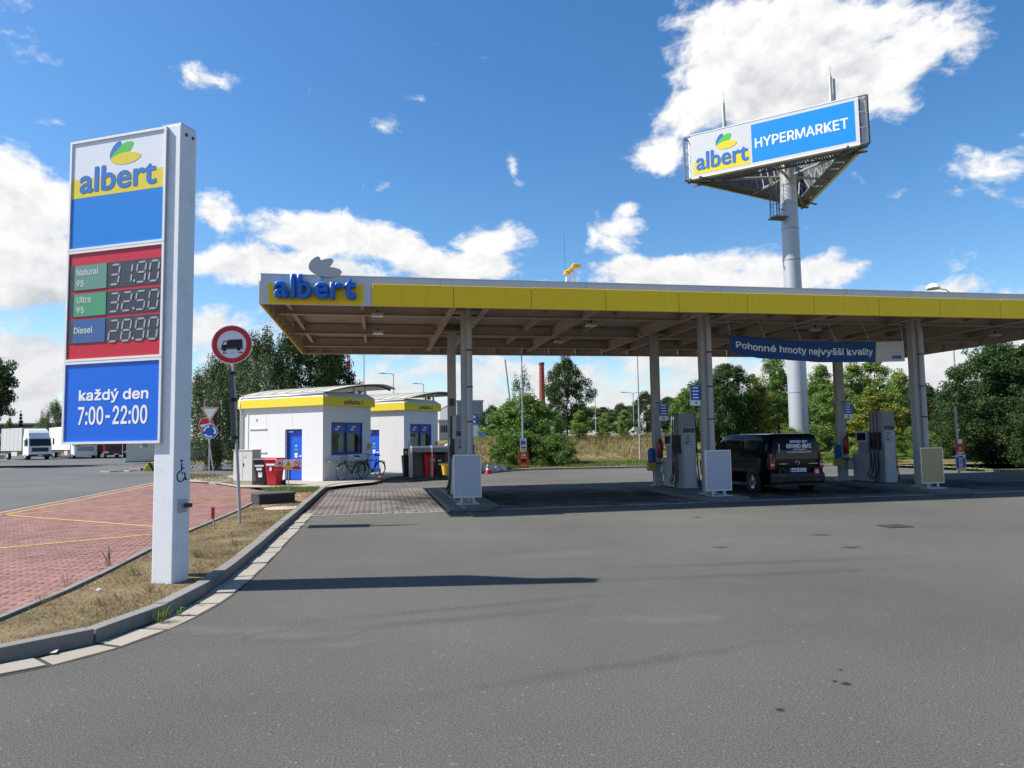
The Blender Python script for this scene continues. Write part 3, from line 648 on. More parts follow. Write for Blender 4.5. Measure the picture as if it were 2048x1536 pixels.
def albert(parent, cx, cz, w, y, material, kz=1.0):
    return text(parent, 'albert', material, (cx, y, cz), size=w / 2.6, bold=.026, width=w, height=w * .262 * kz, sans=False)

# ------------------------------------------------------------------ price sign
def price_sign():
    a = Vector((-.885, .465, 0)).normalized(); p0 = Vector((-2.34, 9.06, .08))
    rz = math.atan2(-a.y, -a.x)                         # local +x runs from the far end of the panel to the post
    t = thing('price_sign', 'tall white post with fuel price panel and blue opening hours board', 'price sign', p0, rz)
    # local frame: origin at the post's front corner, +x right along the panel, +y away
    W = .30
    m = MB(); m.box(-W, 0, 0, .27, -.05, 5.58); m.build('post', PYLW, t, bevel=.012)
    MB().box(-W + .01, -.01, .01, .26, 5.581, 5.60).build('post_cap', ALU, t)
    for x in (.09, .2): MB().cyl((0.002, x, 5.47), (.008, x, 5.47), .022, n=12).build('bolt_hole', DARKM, t)
    x1, x0 = -.185, -1.70; yf, yb = -.034, -.003           # sign box in front of the post
    zb = [1.665, 2.70, 4.115, 5.56]                       # board borders above the post base
    faces = []
    for k in range(3):
        z0, z1 = zb[k] + .003, zb[k + 1] - .003
        bx = MB().box(x0, x1, yf + .012, yb, z0, z1).box(x0 + .004, -W - .01, yb + .001, .12, z0, z1).build('sign_box', ALU, t)
        fr = MB(); e = .03
        for q in ((x0, x0 + e, z0, z1), (x1 - e, x1, z0, z1), (x0 + e, x1 - e, z0, z0 + e), (x0 + e, x1 - e, z1 - e, z1)): fr.box(q[0], q[1], yf - .006, yf + .02, q[2], q[3])
        fr.build('frame', WHITE, bx)
        faces.append((bx, x0 + e, x1 - e, z0 + e, z1 - e))
    for x in (x0 + .2, x1 - .3): MB().box(x, x + .04, -.03, .05, 1.62, zb[0]).build('bracket', GALV, t)
    yy = yf + .009
    def panel(b, xa, xb, za, zc, m_, name='panel', dy=0.0): return MB().box(xa, xb, yy - dy, yy + .004, za, zc).build(name, m_, b)
    # top board
    b, xa, xb, za, zc = faces[2]; h = zc - za
    panel(b, xa, xb, za + h * .475, zc, SIGNW); panel(b, xa, xb, za, za + h * .475, SIGNB)
    panel(b, xa, xb, za + h * .475, za + h * .655, SIGNY, 'stripe', .001)
    wd_ = (xb - xa) * .815; cx_ = xa + (xb - xa) * .50; cz_ = za + h * .525; albert(b, cx_, cz_, wd_, yy - .0035, LOGOB)
    logo(b, cx_, cz_, wd_, yy - .0003, .0008)
    # price board
    b, xa, xb, za, zc = faces[1]; h = zc - za; DISP = mat('display_grey', (.045, .05, .062), .25, var=.15, scale=4, dirt=.35, dirtcol=(.13, .13, .13)); SEG = mat('segment', (.36, .37, .39), .5, var=.05)
    panel(b, xa, xb, za, zc, SIGNR)
    rows = [(.645, .885, 'Natural\n95', (.10, .27, .21), '31.90'), (.395, .615, 'Ultra\n95', (.05, .30, .15), '32.50'), (.145, .37, 'Diesel', (.03, .11, .30), '28.90')]
    segs = {'0': 'abcdef', '1': 'bc', '2': 'abged', '3': 'abgcd', '5': 'afgcd', '8': 'abcdefg', '9': 'abcdfg'}
    for r, (f0, f1, nm, cl, pr) in enumerate(rows):
        z0, z1 = za + h * f0, za + h * f1; w = xb - xa
        dp = MB().box(xa + .005, xb - .005, yy - .004, yy, z0, z1).build('price_field', DISP, b)
        cm = mat('fuel_%d' % r, cl, .45, var=.08, scale=4, dirt=.3, dirtcol=(.2, .22, .22))
        lb = MB().box(xa + .10, xa + w * .42, yy - .009, yy - .003, z0 + .004, z1 - .004).build('fuel_label', cm, dp)
        for i, ln in enumerate(nm.split('\n')):
            text(lb, ln, mat('faded_white', (.55, .57, .57), .5, var=.05), (xa + .125 if r < 1 else xa + .14 if r < 2 else xa + .11, yy - .0105, z0 + (z1 - z0) * ((.6 if i == 0 else .16) if '\n' in nm else .42)), size=.15, bold=.02, align='LEFT')
        cw = w * .135; ch = (z1 - z0) * .76; zc0 = z0 + (z1 - z0) * (.12 if r < 2 else .0); dx = xa + w * .455; th = ch * .085
        if r == 2: ch *= 1.12
        for c in pr:
            if c == '.':
                MB().cyl((dx - .012, yy - .010, zc0 + .02), (dx - .012, yy - .004, zc0 + .02), .018, n=10).build('decimal_point', SEG, dp); dx += .012; continue
            X0, X1, Z0, Zm, Z1 = dx, dx + cw * .66, zc0, zc0 + ch / 2, zc0 + ch; sl = ch * .10; gp = th * .35
            H_ = lambda z: [(X0 + gp + (z - Z0) / ch * sl, z), (X0 + gp + th + (z - Z0) / ch * sl, z - th * .6), (X1 - gp - th + (z - Z0) / ch * sl, z - th * .6), (X1 - gp + (z - Z0) / ch * sl, z), (X1 - gp - th + (z - Z0) / ch * sl, z + th * .6), (X0 + gp + th + (z - Z0) / ch * sl, z + th * .6)]
            V_ = lambda x, z0_, z1_: [(x + (z0_ + gp - Z0) / ch * sl, z0_ + gp), (x + th * .6 + (z0_ + gp - Z0) / ch * sl, z0_ + gp + th), (x + th * .6 + (z1_ - gp - Z0) / ch * sl, z1_ - gp - th), (x + (z1_ - gp - Z0) / ch * sl, z1_ - gp), (x - th * .6 + (z1_ - gp - Z0) / ch * sl, z1_ - gp - th), (x - th * .6 + (z0_ + gp - Z0) / ch * sl, z0_ + gp + th)]
            sh = {'a': H_(Z1), 'g': H_(Zm), 'd': H_(Z0), 'f': V_(X0, Zm, Z1), 'b': V_(X1, Zm, Z1), 'e': V_(X0, Z0, Zm), 'c': V_(X1, Z0, Zm)}
            for s_ in segs[c]: MB().prism(sh[s_], 'xz', yy - .008, yy - .0045).build('segment', SEG, dp)
            dx += cw
    # hours board
    b, xa, xb, za, zc = faces[0]; h = zc - za; panel(b, xa, xb, za, zc, mat('hours_blue', (.002, .135, .68), .35, var=.03))
    text(b, 'každý den', TXTW, ((xa + xb) / 2 + .03, yy - .003, za + h * .53), size=.24, bold=.022, width=1.06)
    text(b, '7:00-22:00', TXTW, ((xa + xb) / 2 + .02, yy - .003, za + h * .22), size=.24, bold=.022, width=1.06, height=.22)
    # pictogram and socket on the shaded side of the post (+x face)
    pk = MB(); cx, cz = .06, 1.24
    pc = []
    def yz(pts, r): pk.tube([(.004, y, z) for y, z in pts], r, 6)
    yz([(.115, 1.44), (.115, 1.33)], .011); yz([(.115, 1.37), (.165, 1.37)], .009); yz([(.115, 1.30), (.175, 1.30), (.20, 1.20), (.222, 1.21)], .010)
    yz([(.105 + .072 * math.cos(t), 1.255 + .072 * math.sin(t)) for t in np.linspace(1.75, 6.0, 14)], .009); pk.cyl((.001, .112, 1.475), (.012, .112, 1.475), .019, n=10)
    pk.v = [(x * .8, .12 + (y - .12) * .85, 1.33 + (z - 1.33) * .85) for x, y, z in pk.v]; pk.build('wheelchair_symbol', TXTK, t)
    MB().box(.001, .035, .07, .19, .84, .99).build('socket_plate', GALV, t, bevel=.004)
    MB().box(.036, .11, .13, .19, .895, .945).build('socket', DARKM, t, bevel=.006)
    return t
price_sign()

# ------------------------------------------------------------------ forecourt canopy
CX0, CX1, CY0, CY1, CZ0, CZ1 = -2.58, 21.95, 16.65, 26.3, 4.85, 5.53
BEIGE = mat('canopy_beige', (.43, .35, .275), .7, var=.14, scale=2.5, dirt=.55, dirtcol=(.2, .15, .11), streak=False)
SOFF = mat('soffit', (.46, .40, .33), .6, .2, var=.1, scale=2, dirt=.5, dirtcol=(.22, .17, .13))
FASY = mat('fascia_yellow', (.94, .60, .004), .45, var=.06, scale=1.2, dirt=.28, dirtcol=(.42, .31, .05), streak=True)
FASW = mat('fascia_white', (.62, .63, .65), .5, var=.06, dirt=.45, dirtcol=(.38, .37, .34), streak=True)
COLM = mat('column_paint', (.40, .38, .35), .55, var=.06, scale=4, dirt=.35, dirtcol=(.25, .22, .18))
FCX = [2.32, 9.0, 15.72]; FY, BY = 18.35, 21.9
def canopy():
    t = thing('canopy', 'long flat yellow and white petrol station canopy on paired columns', 'canopy')
    # roof deck with trapezoidal ribs running along X
    rows = []; y = CY0 + .1; k = 0
    pr = [(0, 0), (.10, 0), (.13, .04), (.20, .04), (.23, 0)]
    ys = []
    while y < CY1 - .1:
        for dy, dz in pr[:-1]: ys.append((min(y + dy, CY1 - .08), dz))
        y += .23
    m = MB(); m.grid([[(CX0 + .08, y_, 5.33 + dz) for y_, dz in ys], [(CX1 - .08, y_, 5.33 + dz) for y_, dz in ys]]); m.build('roof_deck', SOFF, t)
    MB().box(CX0 + .06, CX1 - .06, CY0 + .06, CY1 - .06, 5.40, 5.45).build('roof_skin', GALV, t)
    # front fascia: white backing, yellow panels proud of it
    fb = MB().box(CX0 + .03, CX1, CY0, CY0 + .05, CZ0, CZ1).build('front_fascia', FASW, t)
    ins = lambda u, v=600: D(u, v, CY0).x
    z1 = 5.37
    MB().box(ins(536), ins(727), CY0 - .004, CY0 + .01, CZ0 + .012, z1 - .02).build('panel', FASY, fb)
    xs = [ins(744)] + [ins(u) for u in (907, 1062, 1211, 1356, 1493, 1625, 1755, 1877, 1997)]
    while xs[-1] < CX1 - .2: xs.append(min(xs[-1] + (xs[-1] - xs[-2]), CX1 - .02))
    for i in range(len(xs) - 1): MB().box(xs[i] + .006, xs[i + 1] - .006, CY0 - .05 - rnd.uniform(0, .006), CY0 - .001, CZ0 - .005, z1 + rnd.uniform(-.006, .006)).build('panel', FASY, fb, bevel=.006, seg=1)
    MB().box(ins(735), ins(741), CY0 - .012, CY0, CZ0 + .002, CZ1 - .002).build('joint_strip', FASW, fb)
    xw = CX0 + .5
    while xw < CX1:
        MB().box(xw - .004, xw + .004, CY0 - .006, CY0, z1 + .02, CZ1 - .01).build('joint_strip', GALV, fb); xw += 3.6
    MB().box(CX0 + .02, CX1, CY0 - .015, CY0 + .07, CZ1 + .001, CZ1 + .02).build('coping', FASW, fb)
    # side and back fascias
    lf = MB().box(CX0, CX0 + .03, CY0 + .001, CY1, CZ0, CZ1 - .15).build('side_fascia', FASY, t)
    MB().box(CX0 + .031, CX0 + .05, CY0 + .06, CY1 - .05, CZ0 + .06, CZ1 - .15).build('backing', BEIGE, lf)
    rf = MB().box(CX1 + .001, CX1 + .04, CY0, CY1, CZ0, CZ1 - .1).build('side_fascia', BEIGE, t)
    bf = MB().box(CX0 + .03, CX1, CY1 - .04, CY1, CZ0, CZ1 - .1).build('back_fascia', BEIGE, t)
    MB().box(CX0 + .05, CX1 - .02, CY1 - .16, CY1 - .041, CZ0 + .002, CZ0 + .05).build('ledge', BEIGE, bf)
    rib = MB().box(-.02, .02, -.10, 0, .05, .32).mesh('rib', BEIGE)
    x = CX0 + .7
    while x < CX1: link('rib', rib, bf, (x, CY1 - .042, CZ0)); x += 1.05
    rib2 = MB().box(0, .10, -.02, .02, .03, .34).mesh('rib', BEIGE)
    y = CY0 + .6
    while y < CY1 - .2: link('rib', rib2, lf, (CX0 + .052, y, CZ0)); link('rib', rib2, rf, (CX1 - .10, y, CZ0)); y += .85
    # steel: main beams along Y at the columns, purlins between, long beams along X
    def ibeam(L_, h, w):                                  # along local Y from 0 to L_
        m = MB(); m.box(-w / 2, w / 2, 0, L_, 0, .015).box(-w / 2, w / 2, 0, L_, h - .015, h).box(-.008, .008, 0, L_, .015, h - .015); return m
    Ly = CY1 - CY0 - .35
    mainb = ibeam(Ly, .34, .16).mesh('beam', BEIGE); lightb = ibeam(Ly, .18, .10).mesh('beam', BEIGE)
    for x in FCX:
        for s in (-.42, .42): link('beam', mainb, t, (x + s, CY0 + .15, CZ0 + .12))
    n = 0
    for a, b in ((CX0, FCX[0] - .4), (FCX[0] + .4, FCX[1] - .4), (FCX[1] + .4, FCX[2] - .4), (FCX[2] + .4, CX1)):
        k = 2 if a == CX0 else 3
        for i in range(1, k): link('beam', lightb, t, (a + (b - a) * i / k, CY0 + .15, 5.14))
        if a != CX0: link('beam', mainb, t, (a + (b - a) * .5, CY0 + .15, CZ0 + .14))
    link('beam', lightb, t, (CX0 + .45, CY0 + .15, 5.12)); link('beam', lightb, t, (CX1 - .5, CY0 + .15, 5.12))
    Lx = CX1 - CX0 - .3
    m = MB(); m.box(0, Lx, -.09, .09, 0, .015).box(0, Lx, -.09, .09, .285, .30).box(0, Lx, -.007, .007, .015, .285); xb = m.mesh('cross_beam', BEIGE)
    for y in (18.9, 22.3, 25.3): link('cross_beam', xb, t, (CX0 + .15, y, CZ0 + .155))
    # columns
    colm = MB(); w, d = .25, .22
    colm.box(-w / 2, w / 2, -d / 2, -d / 2 + .016, 0, 4.98).box(-w / 2, w / 2, d / 2 - .016, d / 2, 0, 4.98).box(-w / 2 + .03, w / 2 - .03, -d / 2 + .016, d / 2 - .016, 0, 4.98)
    colme = colm.mesh('column', COLM); plate = MB().box(-.52, .52, -.12, .12, 4.90, 4.965).mesh('head_plate', BEIGE)
    dp = MB(); dp.tube([(0, 0, .05), (0, 0, 4.55), (0, .03, 4.65), (0, .06, 4.78), (0, .06, 5.3)], .075, 12); dpm = dp.mesh('downpipe', COLM, smooth='auto')
    cl = MB(); cl.cyl((0, 0, -.02), (0, 0, .02), .082, n=12); clm = cl.mesh('pipe_clamp', DARKM)
    foot = MB().box(-.22, .22, -.2, .2, 0, .02).mesh('foot_plate', GALV)
    for x in FCX:
        for y in (FY, BY):
            c = link('column', colme, t, (x, y, .12)); link('head_plate', plate, c); link('foot_plate', foot, c, (0, 0, .001))
            if y == FY:
                p = link('downpipe', dpm, c, (.07, -.20, 0))
                for z in (.55 if False else 1.12, 2.05, 2.95, 3.9): link('pipe_clamp', clm, p, (0, 0, z))
    # sign: separate raised letters and the blank grey petal plate
    LB = mat('letter_blue', (.014, .14, .54), .35, var=.03)
    x = ins(549); wtot = ins(713) - x; ch = 'albert'
    ext = []
    for c in ch:
        xs_ = [v.co.x for v in text_mesh(c, LB, size=1, bold=.05, sans=False).vertices]; ext.append((min(xs_), max(xs_)))
    gap = .035; tot = sum(b - a for a, b in ext) + gap * (len(ch) - 1); s = wtot / tot; cur = x
    zs_ = [v.co.z for v in text_mesh('l', LB, size=1, bold=.05, sans=False).vertices]; kz = wtot * .30 / ((max(zs_) - min(zs_)) * s)
    for c, (a, b) in zip(ch, ext):
        o = link('letter', text_mesh(c, LB, size=s, bold=.05, extrude=.05, sans=False), fb, (cur - a * s, CY0 - .12, 5.0)); o.scale.z = kz; cur += (b - a + gap) * s
    GP = mat('grey_plate', (.50, .51, .50), .6, var=.05, dirt=.2)
    out = [(500, 240), (503, 205), (520, 175), (550, 150), (578, 138), (598, 148), (603, 172), (650, 160), (690, 155), (710, 165), (712, 185), (695, 210), (675, 228), (720, 235), (765, 248), (785, 270), (775, 290), (740, 308), (690, 315), (640, 312), (590, 303), (545, 285), (515, 262)]
    pp = [D(500 + q / 4.267, 480 + r / 4.267, CY0 - .1) for q, r in out]; MB().prism([(p.x, p.z) for p in pp], 'xz', CY0 - .10, CY0 - .055).build('petal_plate', GP, fb)
    MB().box(ins(640), ins(643), CY0 - .055, CY0 + .02, CZ1 - .1, CZ1 + .25).build('plate_stay', GALV, fb)
    return t
CANOPY = canopy()

# islands, each with rounded ends
def island(x, label):
    pts = [(x + .62 * math.cos(a), 17.35 + .45 * math.sin(a)) for a in np.linspace(math.pi, 2 * math.pi, 9)] + [(x + .62 * math.cos(a), 23.6 + .45 * math.sin(a)) for a in np.linspace(0, math.pi, 9)]
    m = MB(); m.prism(pts, 'xy', 0.001, .12); return tag(m.build('pump_island', mat('island_concrete', (.13, .125, .118), .9, var=.2, scale=4, bump=.3, dirt=.6, dirtcol=(.045, .042, .04)), bevel=.02), label, 'pump island')
for x, l in zip(FCX, ('raised concrete pump island next to the kiosks', 'raised concrete pump island beside the black van', 'raised concrete pump island with the tan board')): island(x, l)

# floodlights under the canopy
FL = mat('lamp_housing', (.55, .55, .52), .4, .3); FG = mat('lamp_glass', (.65, .65, .62), .2)
def floodlight(loc, label):
    t = thing('floodlight', label, 'floodlight', loc, group='floodlights under the canopy')
    MB().box(-.16, .16, -.11, .11, -.10, -.02).build('housing', FL, t, bevel=.02); MB().box(-.14, .14, -.09, .09, -.108, -.101).build('lens', FG, t); MB().box(-.02, .02, -.02, .02, -.03, .07).build('bracket', DARKM, t)
for (u, v, y) in ((755, 632, 18.5), (756, 671, 21.6), (1182, 640, 19.4), (1117, 676, 22.9), (1630, 648, 19.6), (1990, 668, 20.2)):
    p = D(u, v, y); floodlight((p.x, y, 5.0 if u > 800 else 5.03), 'small grey floodlight fixed below a canopy beam')

# blue banner tied under the canopy
def banner():
    t = thing('banner', 'blue fabric banner hanging under the canopy between two columns', 'banner', (0, 18.4, 0))
    xa, xb, xc = D(1459, 690, 18.4).x, D(1754, 700, 18.4).x, D(1808, 700, 18.4).x
    zt = lambda x: 4.56 - .10 * math.sin(math.pi * (x - xa) / (xc - xa)) - .13 * (x - xa) / (xc - xa) ; hh = .60
    wob = lambda x, f: .05 * math.sin(x * 3.1) * f + .03 * math.sin(x * 7 + 1) * f
    def strip(x0, x1, m_, name, off=0.0, f0=0.0, f1=1.0, inset=0):
        rows = []
        for k in range(9):
            f = f0 + (f1 - f0) * k / 8; rows.append([(x, wob(x, .3 + f) + off, zt(x) - hh * f * (1 - .16 * math.exp(-(x - xa) * 2))) for x in np.linspace(x0, x1, 40)])
        return MB().grid(rows).build(name, m_, t, smooth=True)
    BB = mat('banner_blue', (.006, .055, .20), .7, var=.1, scale=3); strip(xa, xb, BB, 'cloth'); strip(xb + .001, xc, mat('banner_white', (.55, .52, .48), .7, var=.1, dirt=.3, dirtcol=(.3, .25, .2)), 'white_end'); 
    strip(xb + .5, xc - .1, PRINTB, 'printed_bar', -.012, .70, .86)
    me = text_mesh('Pohonné hmoty nejvyšší kvality', mat('banner_text', (.74, .76, .78), .7), size=.36, bold=.022, width=(xb - xa) * .93)
    me = me.copy(); cxm = (xa + xb) / 2 
    for v in me.vertices:
        x = v.co.x + cxm + .03; z = v.co.z; f = (.40 * hh * 1.6 - z) / hh; v.co = (x, wob(x, .3 + f) - .012 + v.co.y, zt(x) - hh * f * (1 - .16 * math.exp(-(x - xa) * 2)))
    link('lettering', me, t)
    for x in (xa + .02, xc - .02): MB().tube([(x, wob(x, .3), zt(x) - .01), (x, .1, 5.05)], .006, 5).build('rope', TXTW, t)
    for i in range(1, 5):
        x = xa + (xc - xa) * i / 5; MB().tube([(x, wob(x, .3), zt(x) - .01), (x, .35, 5.05)], .005, 5).build('rope', TXTW, t)
banner()

# vent pipes with yellow heads on the canopy roof
vp = thing('vent_pipes', 'cluster of white vent pipes with yellow caps above the canopy roof', 'vent pipes', (D(1140, 556, 20).x, 20, 5.45))
YC = mat('vent_yellow', (.72, .42, .03), .4)
for dx, h, s in ((-.10, 1.08, .09), (.0, 1.14, .08), (.13, 1.28, .10)):
    p = MB(); p.cyl((dx, 0, 0), (dx, 0, h), .035, n=10); q = p.build('pipe', WHITE, vp, smooth='auto')
    MB().lathe([(.01, h - .02), (s, h), (s * 1.1, h + .05), (s * .8, h + .06), (s * .9, h + .1), (.02, h + .14)], 14, Matrix.Translation((dx, 0, 0))).build('cap', YC, q)
MB().box(.13, .34, -.05, .05, 1.30, 1.40).build('cap', YC, vp, bevel=.02); MB().cyl((-.15, 0, .95), (-.15, 0, 2.3), .005, n=5).build('rod', DARKM, vp)
MB().tube([(.13, 0, .35), (.0, 0, .05)], .02, 6).build('brace', WHITE, vp)

# ------------------------------------------------------------------ pumps, boards, column fittings
PG = mat('pump_grey', (.28, .29, .305), .4, var=.06, scale=3, dirt=.3, dirtcol=(.15, .14, .13)); PGD = mat('pump_dark', (.20, .21, .23), .4, var=.06); PGL = mat('pump_light', (.37, .38, .39), .4, var=.05)
HOSE = mat('hose', (.008, .009, .012), .5)
def pump():
    t = thing('fuel_pump', '', 'fuel pump')                # origin: front-left bottom corner, +x to the right, +y back
    w = .46; H = 2.28
    b = MB(); b.prism([(0, 0), (.02, 1.0), (.0, 1.35), (.03, H), (w - .03, H), (w, 1.35), (w - .02, 1.0), (w, 0)], 'xz', 0, .62); b.build('cabinet', PG, t, bevel=.015)
    MB().box(.06, w - .06, -.006, 0, .05, 1.30).build('door_panel', PGL, t); MB().box(.06, w - .06, -.006, 0, 1.86, 2.24).build('top_panel', PGD, t)
    pl = MB().box(.06, w - .06, -.010, 0, 1.34, 1.66).build('notice', mat('notice', (.40, .40, .39), .5, var=.1), t)
    for k in range(5): MB().box(.10, .10 + rnd.uniform(.12, .25), -.012, -.0101, 1.60 - k * .045, 1.617 - k * .045).build('print_line', TXTK, pl)
    MB().box(.10, .22, -.012, -.0101, 1.36, 1.40).build('print_line', TXTK, pl)
    MB().box(.05, w - .05, -.012, 0, 1.70, 1.83).build('logo_plate', mat('pump_plate', (.03, .035, .05), .4, var=.3, scale=20), t)
    lo = MB(); lo.box(.02, w - .02, .62, 1.55, 0, .92); lo.build('low_cabinet', PGL, t, bevel=.012)
    hd = MB(); hd.box(-.02, w + .02, .72, 1.30, 1.28, 1.66); hd = hd.build('display_head', PGL, t, bevel=.02); MB().box(.03, w - .03, .74, 1.25, .92, 1.285).build('display_stem', PG, t)
    for sx in (-1, 1):
        X = -.021 if sx < 0 else w + .021; MB().box(min(X, X + sx * .004), max(X, X + sx * .004), .8, 1.22, 1.36, 1.60).build('display', GLASSD, hd)
    bay = MB()
    for sx in (-1, 1):
        x0 = 0 if sx < 0 else w
        bm_ = MB().box(min(x0 - sx * .03, x0 + sx * .05), max(x0 - sx * .03, x0 + sx * .05), .10, .58, 1.08, 1.62).build('nozzle_bay', BLACK, t, bevel=.01)
        for k in range(3):
            y = .16 + k * .17; xx = x0 + sx * .085
            n = MB(); n.box(xx - .022, xx + .022, y - .02, y + .02, 1.15, 1.42).cyl((xx, y, 1.18), (xx, y - .02, 1.05), .018, .014, 8).box(xx - .015, xx + .06 if sx > 0 else xx + .015, y - .012, y + .012, 1.18, 1.20); n.build('nozzle', BLACK, bm_, bevel=.006)
            ph = rnd.uniform(-.05, .05)
            pts = [(x0 + sx * .06, y, 2.27), (x0 + sx * .07, y, 1.65), (x0 + sx * .09, y + .01, 1.0), (x0 + sx * .12, y + ph, .45), (x0 + sx * (.16 + abs(ph)), y + .06 + ph, .10 + .06 * k), (x0 + sx * .14, y - .06, .16 + .05 * k), (x0 + sx * .10, y - .04, .55), (x0 + sx * .085, y, 1.06)]
            # smooth the hose
            P_ = [Vector(p) for p in pts]; q = []
            for i in range(len(P_) - 1):
                p0, p1, p2, p3 = P_[max(i - 1, 0)], P_[i], P_[i + 1], P_[min(i + 2, len(P_) - 1)]
                for s in np.linspace(0, 1, 6)[:-1]: q.append(.5 * ((2 * p1) + (p2 - p0) * s + (2 * p0 - 5 * p1 + 4 * p2 - p3) * s * s + (3 * p1 - p0 - 3 * p2 + p3) * s ** 3))
            q.append(P_[-1]); MB().tube(q, .016, 7).build('hose', HOSE, t, smooth=True)
    MB().box(-.04, w + .04, -.03, 1.6, 0, .03).build('plinth', DARKM, t)
    return t
p2 = pump(); p2.location = (9.06, 20.1, .12); p2['label'] = 'grey fuel pump on the island beside the black van'; p2['group'] = 'fuel pumps'
dup(p2, (2.16, 19.7, .12), label='grey fuel pump on the island next to the kiosks')
dup(p2, (15.84, 20.0, .12), label='grey fuel pump on the island with the tan board')

def board(x, y, w, h, z, face, label, rz=0):
    t = thing('poster_board', label, 'poster board', (x, y, .12), rz, 'empty poster boards')
    fr = MB(); e = .025
    for q in ((-w / 2, -w / 2 + e, z, z + h), (w / 2 - e, w / 2, z, z + h), (-w / 2 + e, w / 2 - e, z, z + e), (-w / 2 + e, w / 2 - e, z + h - e, z + h)): fr.box(q[0], q[1], -.03, .03, q[2], q[3])
    fr.build('frame', ALU, t); MB().box(-w / 2 + e, w / 2 - e, -.015, .02, z + e, z + h - e).build('panel', face, t)
    for s in (-.22, .22): MB().box(w * s - .03, w * s + .03, -.02, .03, 0, z).build('leg', GALV, t)
    MB().box(-w * .4, w * .4, -.2, .2, 0, .02).build('foot', GALV, t)
    return t
BW = mat('board_white', (.42, .44, .49), .3, var=.05, scale=2, dirt=.12, dirtcol=(.7, .7, .7)); BT = mat('board_tan', (.46, .33, .16), .6, var=.12, scale=2.5)
board(2.25, 17.72, .70, 1.06, .16, BW, 'white empty poster board in front of the column nearest the kiosks')
bd2 = board(8.98, 17.70, .76, 1.08, .13, BW, 'white empty poster board beside the black van', .06)
board(15.66, 17.85, .74, 1.02, .14, BT, 'tan poster board leaning by the column near the dark trees', .0)

# things on the columns
EXR = mat('extinguisher_red', (.30, .012, .014), .35); YB = mat('box_yellow', (.50, .33, .05), .6, var=.1); BLR = mat('roll_blue', (.02, .09, .28), .7)
def extinguisher(loc, label):
    t = thing('fire_extinguisher', label, 'fire extinguisher', loc, group='fire extinguishers on the columns')
    MB().lathe([(.07, 0), (.085, .03), (.085, .46), (.06, .53), (.03, .55)], 16).build('cylinder', EXR, t, smooth='auto')
    MB().box(-.03, .03, -.02, .02, .55, .60).box(-.015, .015, -.12, .02, .60, .615).build('valve', BLACK, t); MB().tube([(.03, 0, .57), (.10, 0, .52), (.105, 0, .25)], .012, 6).build('hose', BLACK, t)
def info_sign(loc, label, rz=0):
    t = thing('info_sign', label, 'info sign', loc, rz, 'blue instruction plates on the columns'); t.scale = (.8, .9, .9)
    MB().box(-.20, .20, -.012, .012, 0, .62).build('plate', TXTW, t, bevel=.003); b = MB().box(-.19, .19, -.016, -.0121, .17, .61).build('panel', PRINTB, t)
    for k in range(4): MB().box(-.13 + rnd.uniform(0, .03), .13 - rnd.uniform(0, .04), -.019, -.0165, .53 - k * .10, .57 - k * .10).build('print_line', TXTW, b)
    MB().box(-.02, .03, -.015, -.0121, .05, .12).build('print_line', TXTK, t); MB().box(-.26, -.18, -.01, .04, .64, .67).box(-.2, .2, -.01, .03, .625, .645).build('arm', DARKM, t)
def wiper_station(loc, label):
    t = thing('wiper_station', label, 'wiper bucket', loc, group='bucket stations on the columns')
    for s in (-1, 1):
        MB().box(s * .27 - .13, s * .27 + .13, -.10, .10, 0, .26).build('bin', YB, t, bevel=.02); MB().tube([(s * .27, 0, 0), (s * .14, .03, -.14)], .008, 5).build('stay', DARKM, t)
    r = MB(); r.lathe([(.10, 0), (.12, .02), (.12, .38), (.06, .46), (.02, .46)], 16, Matrix.Translation((-.24, .02, .262))); r.build('paper_roll', BLR, t, smooth='auto')
    MB().box(-.14, .14, -.06, .06, .22, .26).build('bracket', DARKM, t)
    rg = np.random.default_rng(3); m = MB(); pr = [(.05, -.16), (.09, -.10), (.10, .0), (.08, .10), (.03, .20)]
    m.lathe(pr, 12, Matrix.Translation((.06, -.19, .04))); m.v = [(x + rg.normal(0, .012), y + rg.normal(0, .012), z) for x, y, z in m.v]; m.build('glove_bag', mat('thin_plastic', (.55, .57, .6), .4, alpha=.75), t, smooth=True)
for k, (x, nm) in enumerate(((9.0, 'beside the black van'), (15.72, 'behind the tan board'))):
    extinguisher((x + .03, BY - .20, 1.02), 'red fire extinguisher on the back column ' + nm)
    info_sign((x + .20, BY - .15, 2.22), 'blue and white instruction plate on the back column ' + nm)
    wiper_station((x, BY - .13, .62), 'yellow bucket holders with blue roll on the back column ' + nm)
info_sign((9.0 - .28, FY - .0, 2.55), 'blue and white instruction plate on the front column beside the white board')
MB_ = thing('junction_box', 'small dark switch box on the back column nearest the kiosks', 'switch box', (2.30, BY - .115, 2.75)); MB().box(-.07, .07, -.07, 0, 0, .22).build('case', DARKM, MB_, bevel=.01); MB().tube([(0, -.03, 0), (.02, -.03, -.5), (-.02, -.03, -1.0)], .015, 6).build('cable', GALV, MB_)
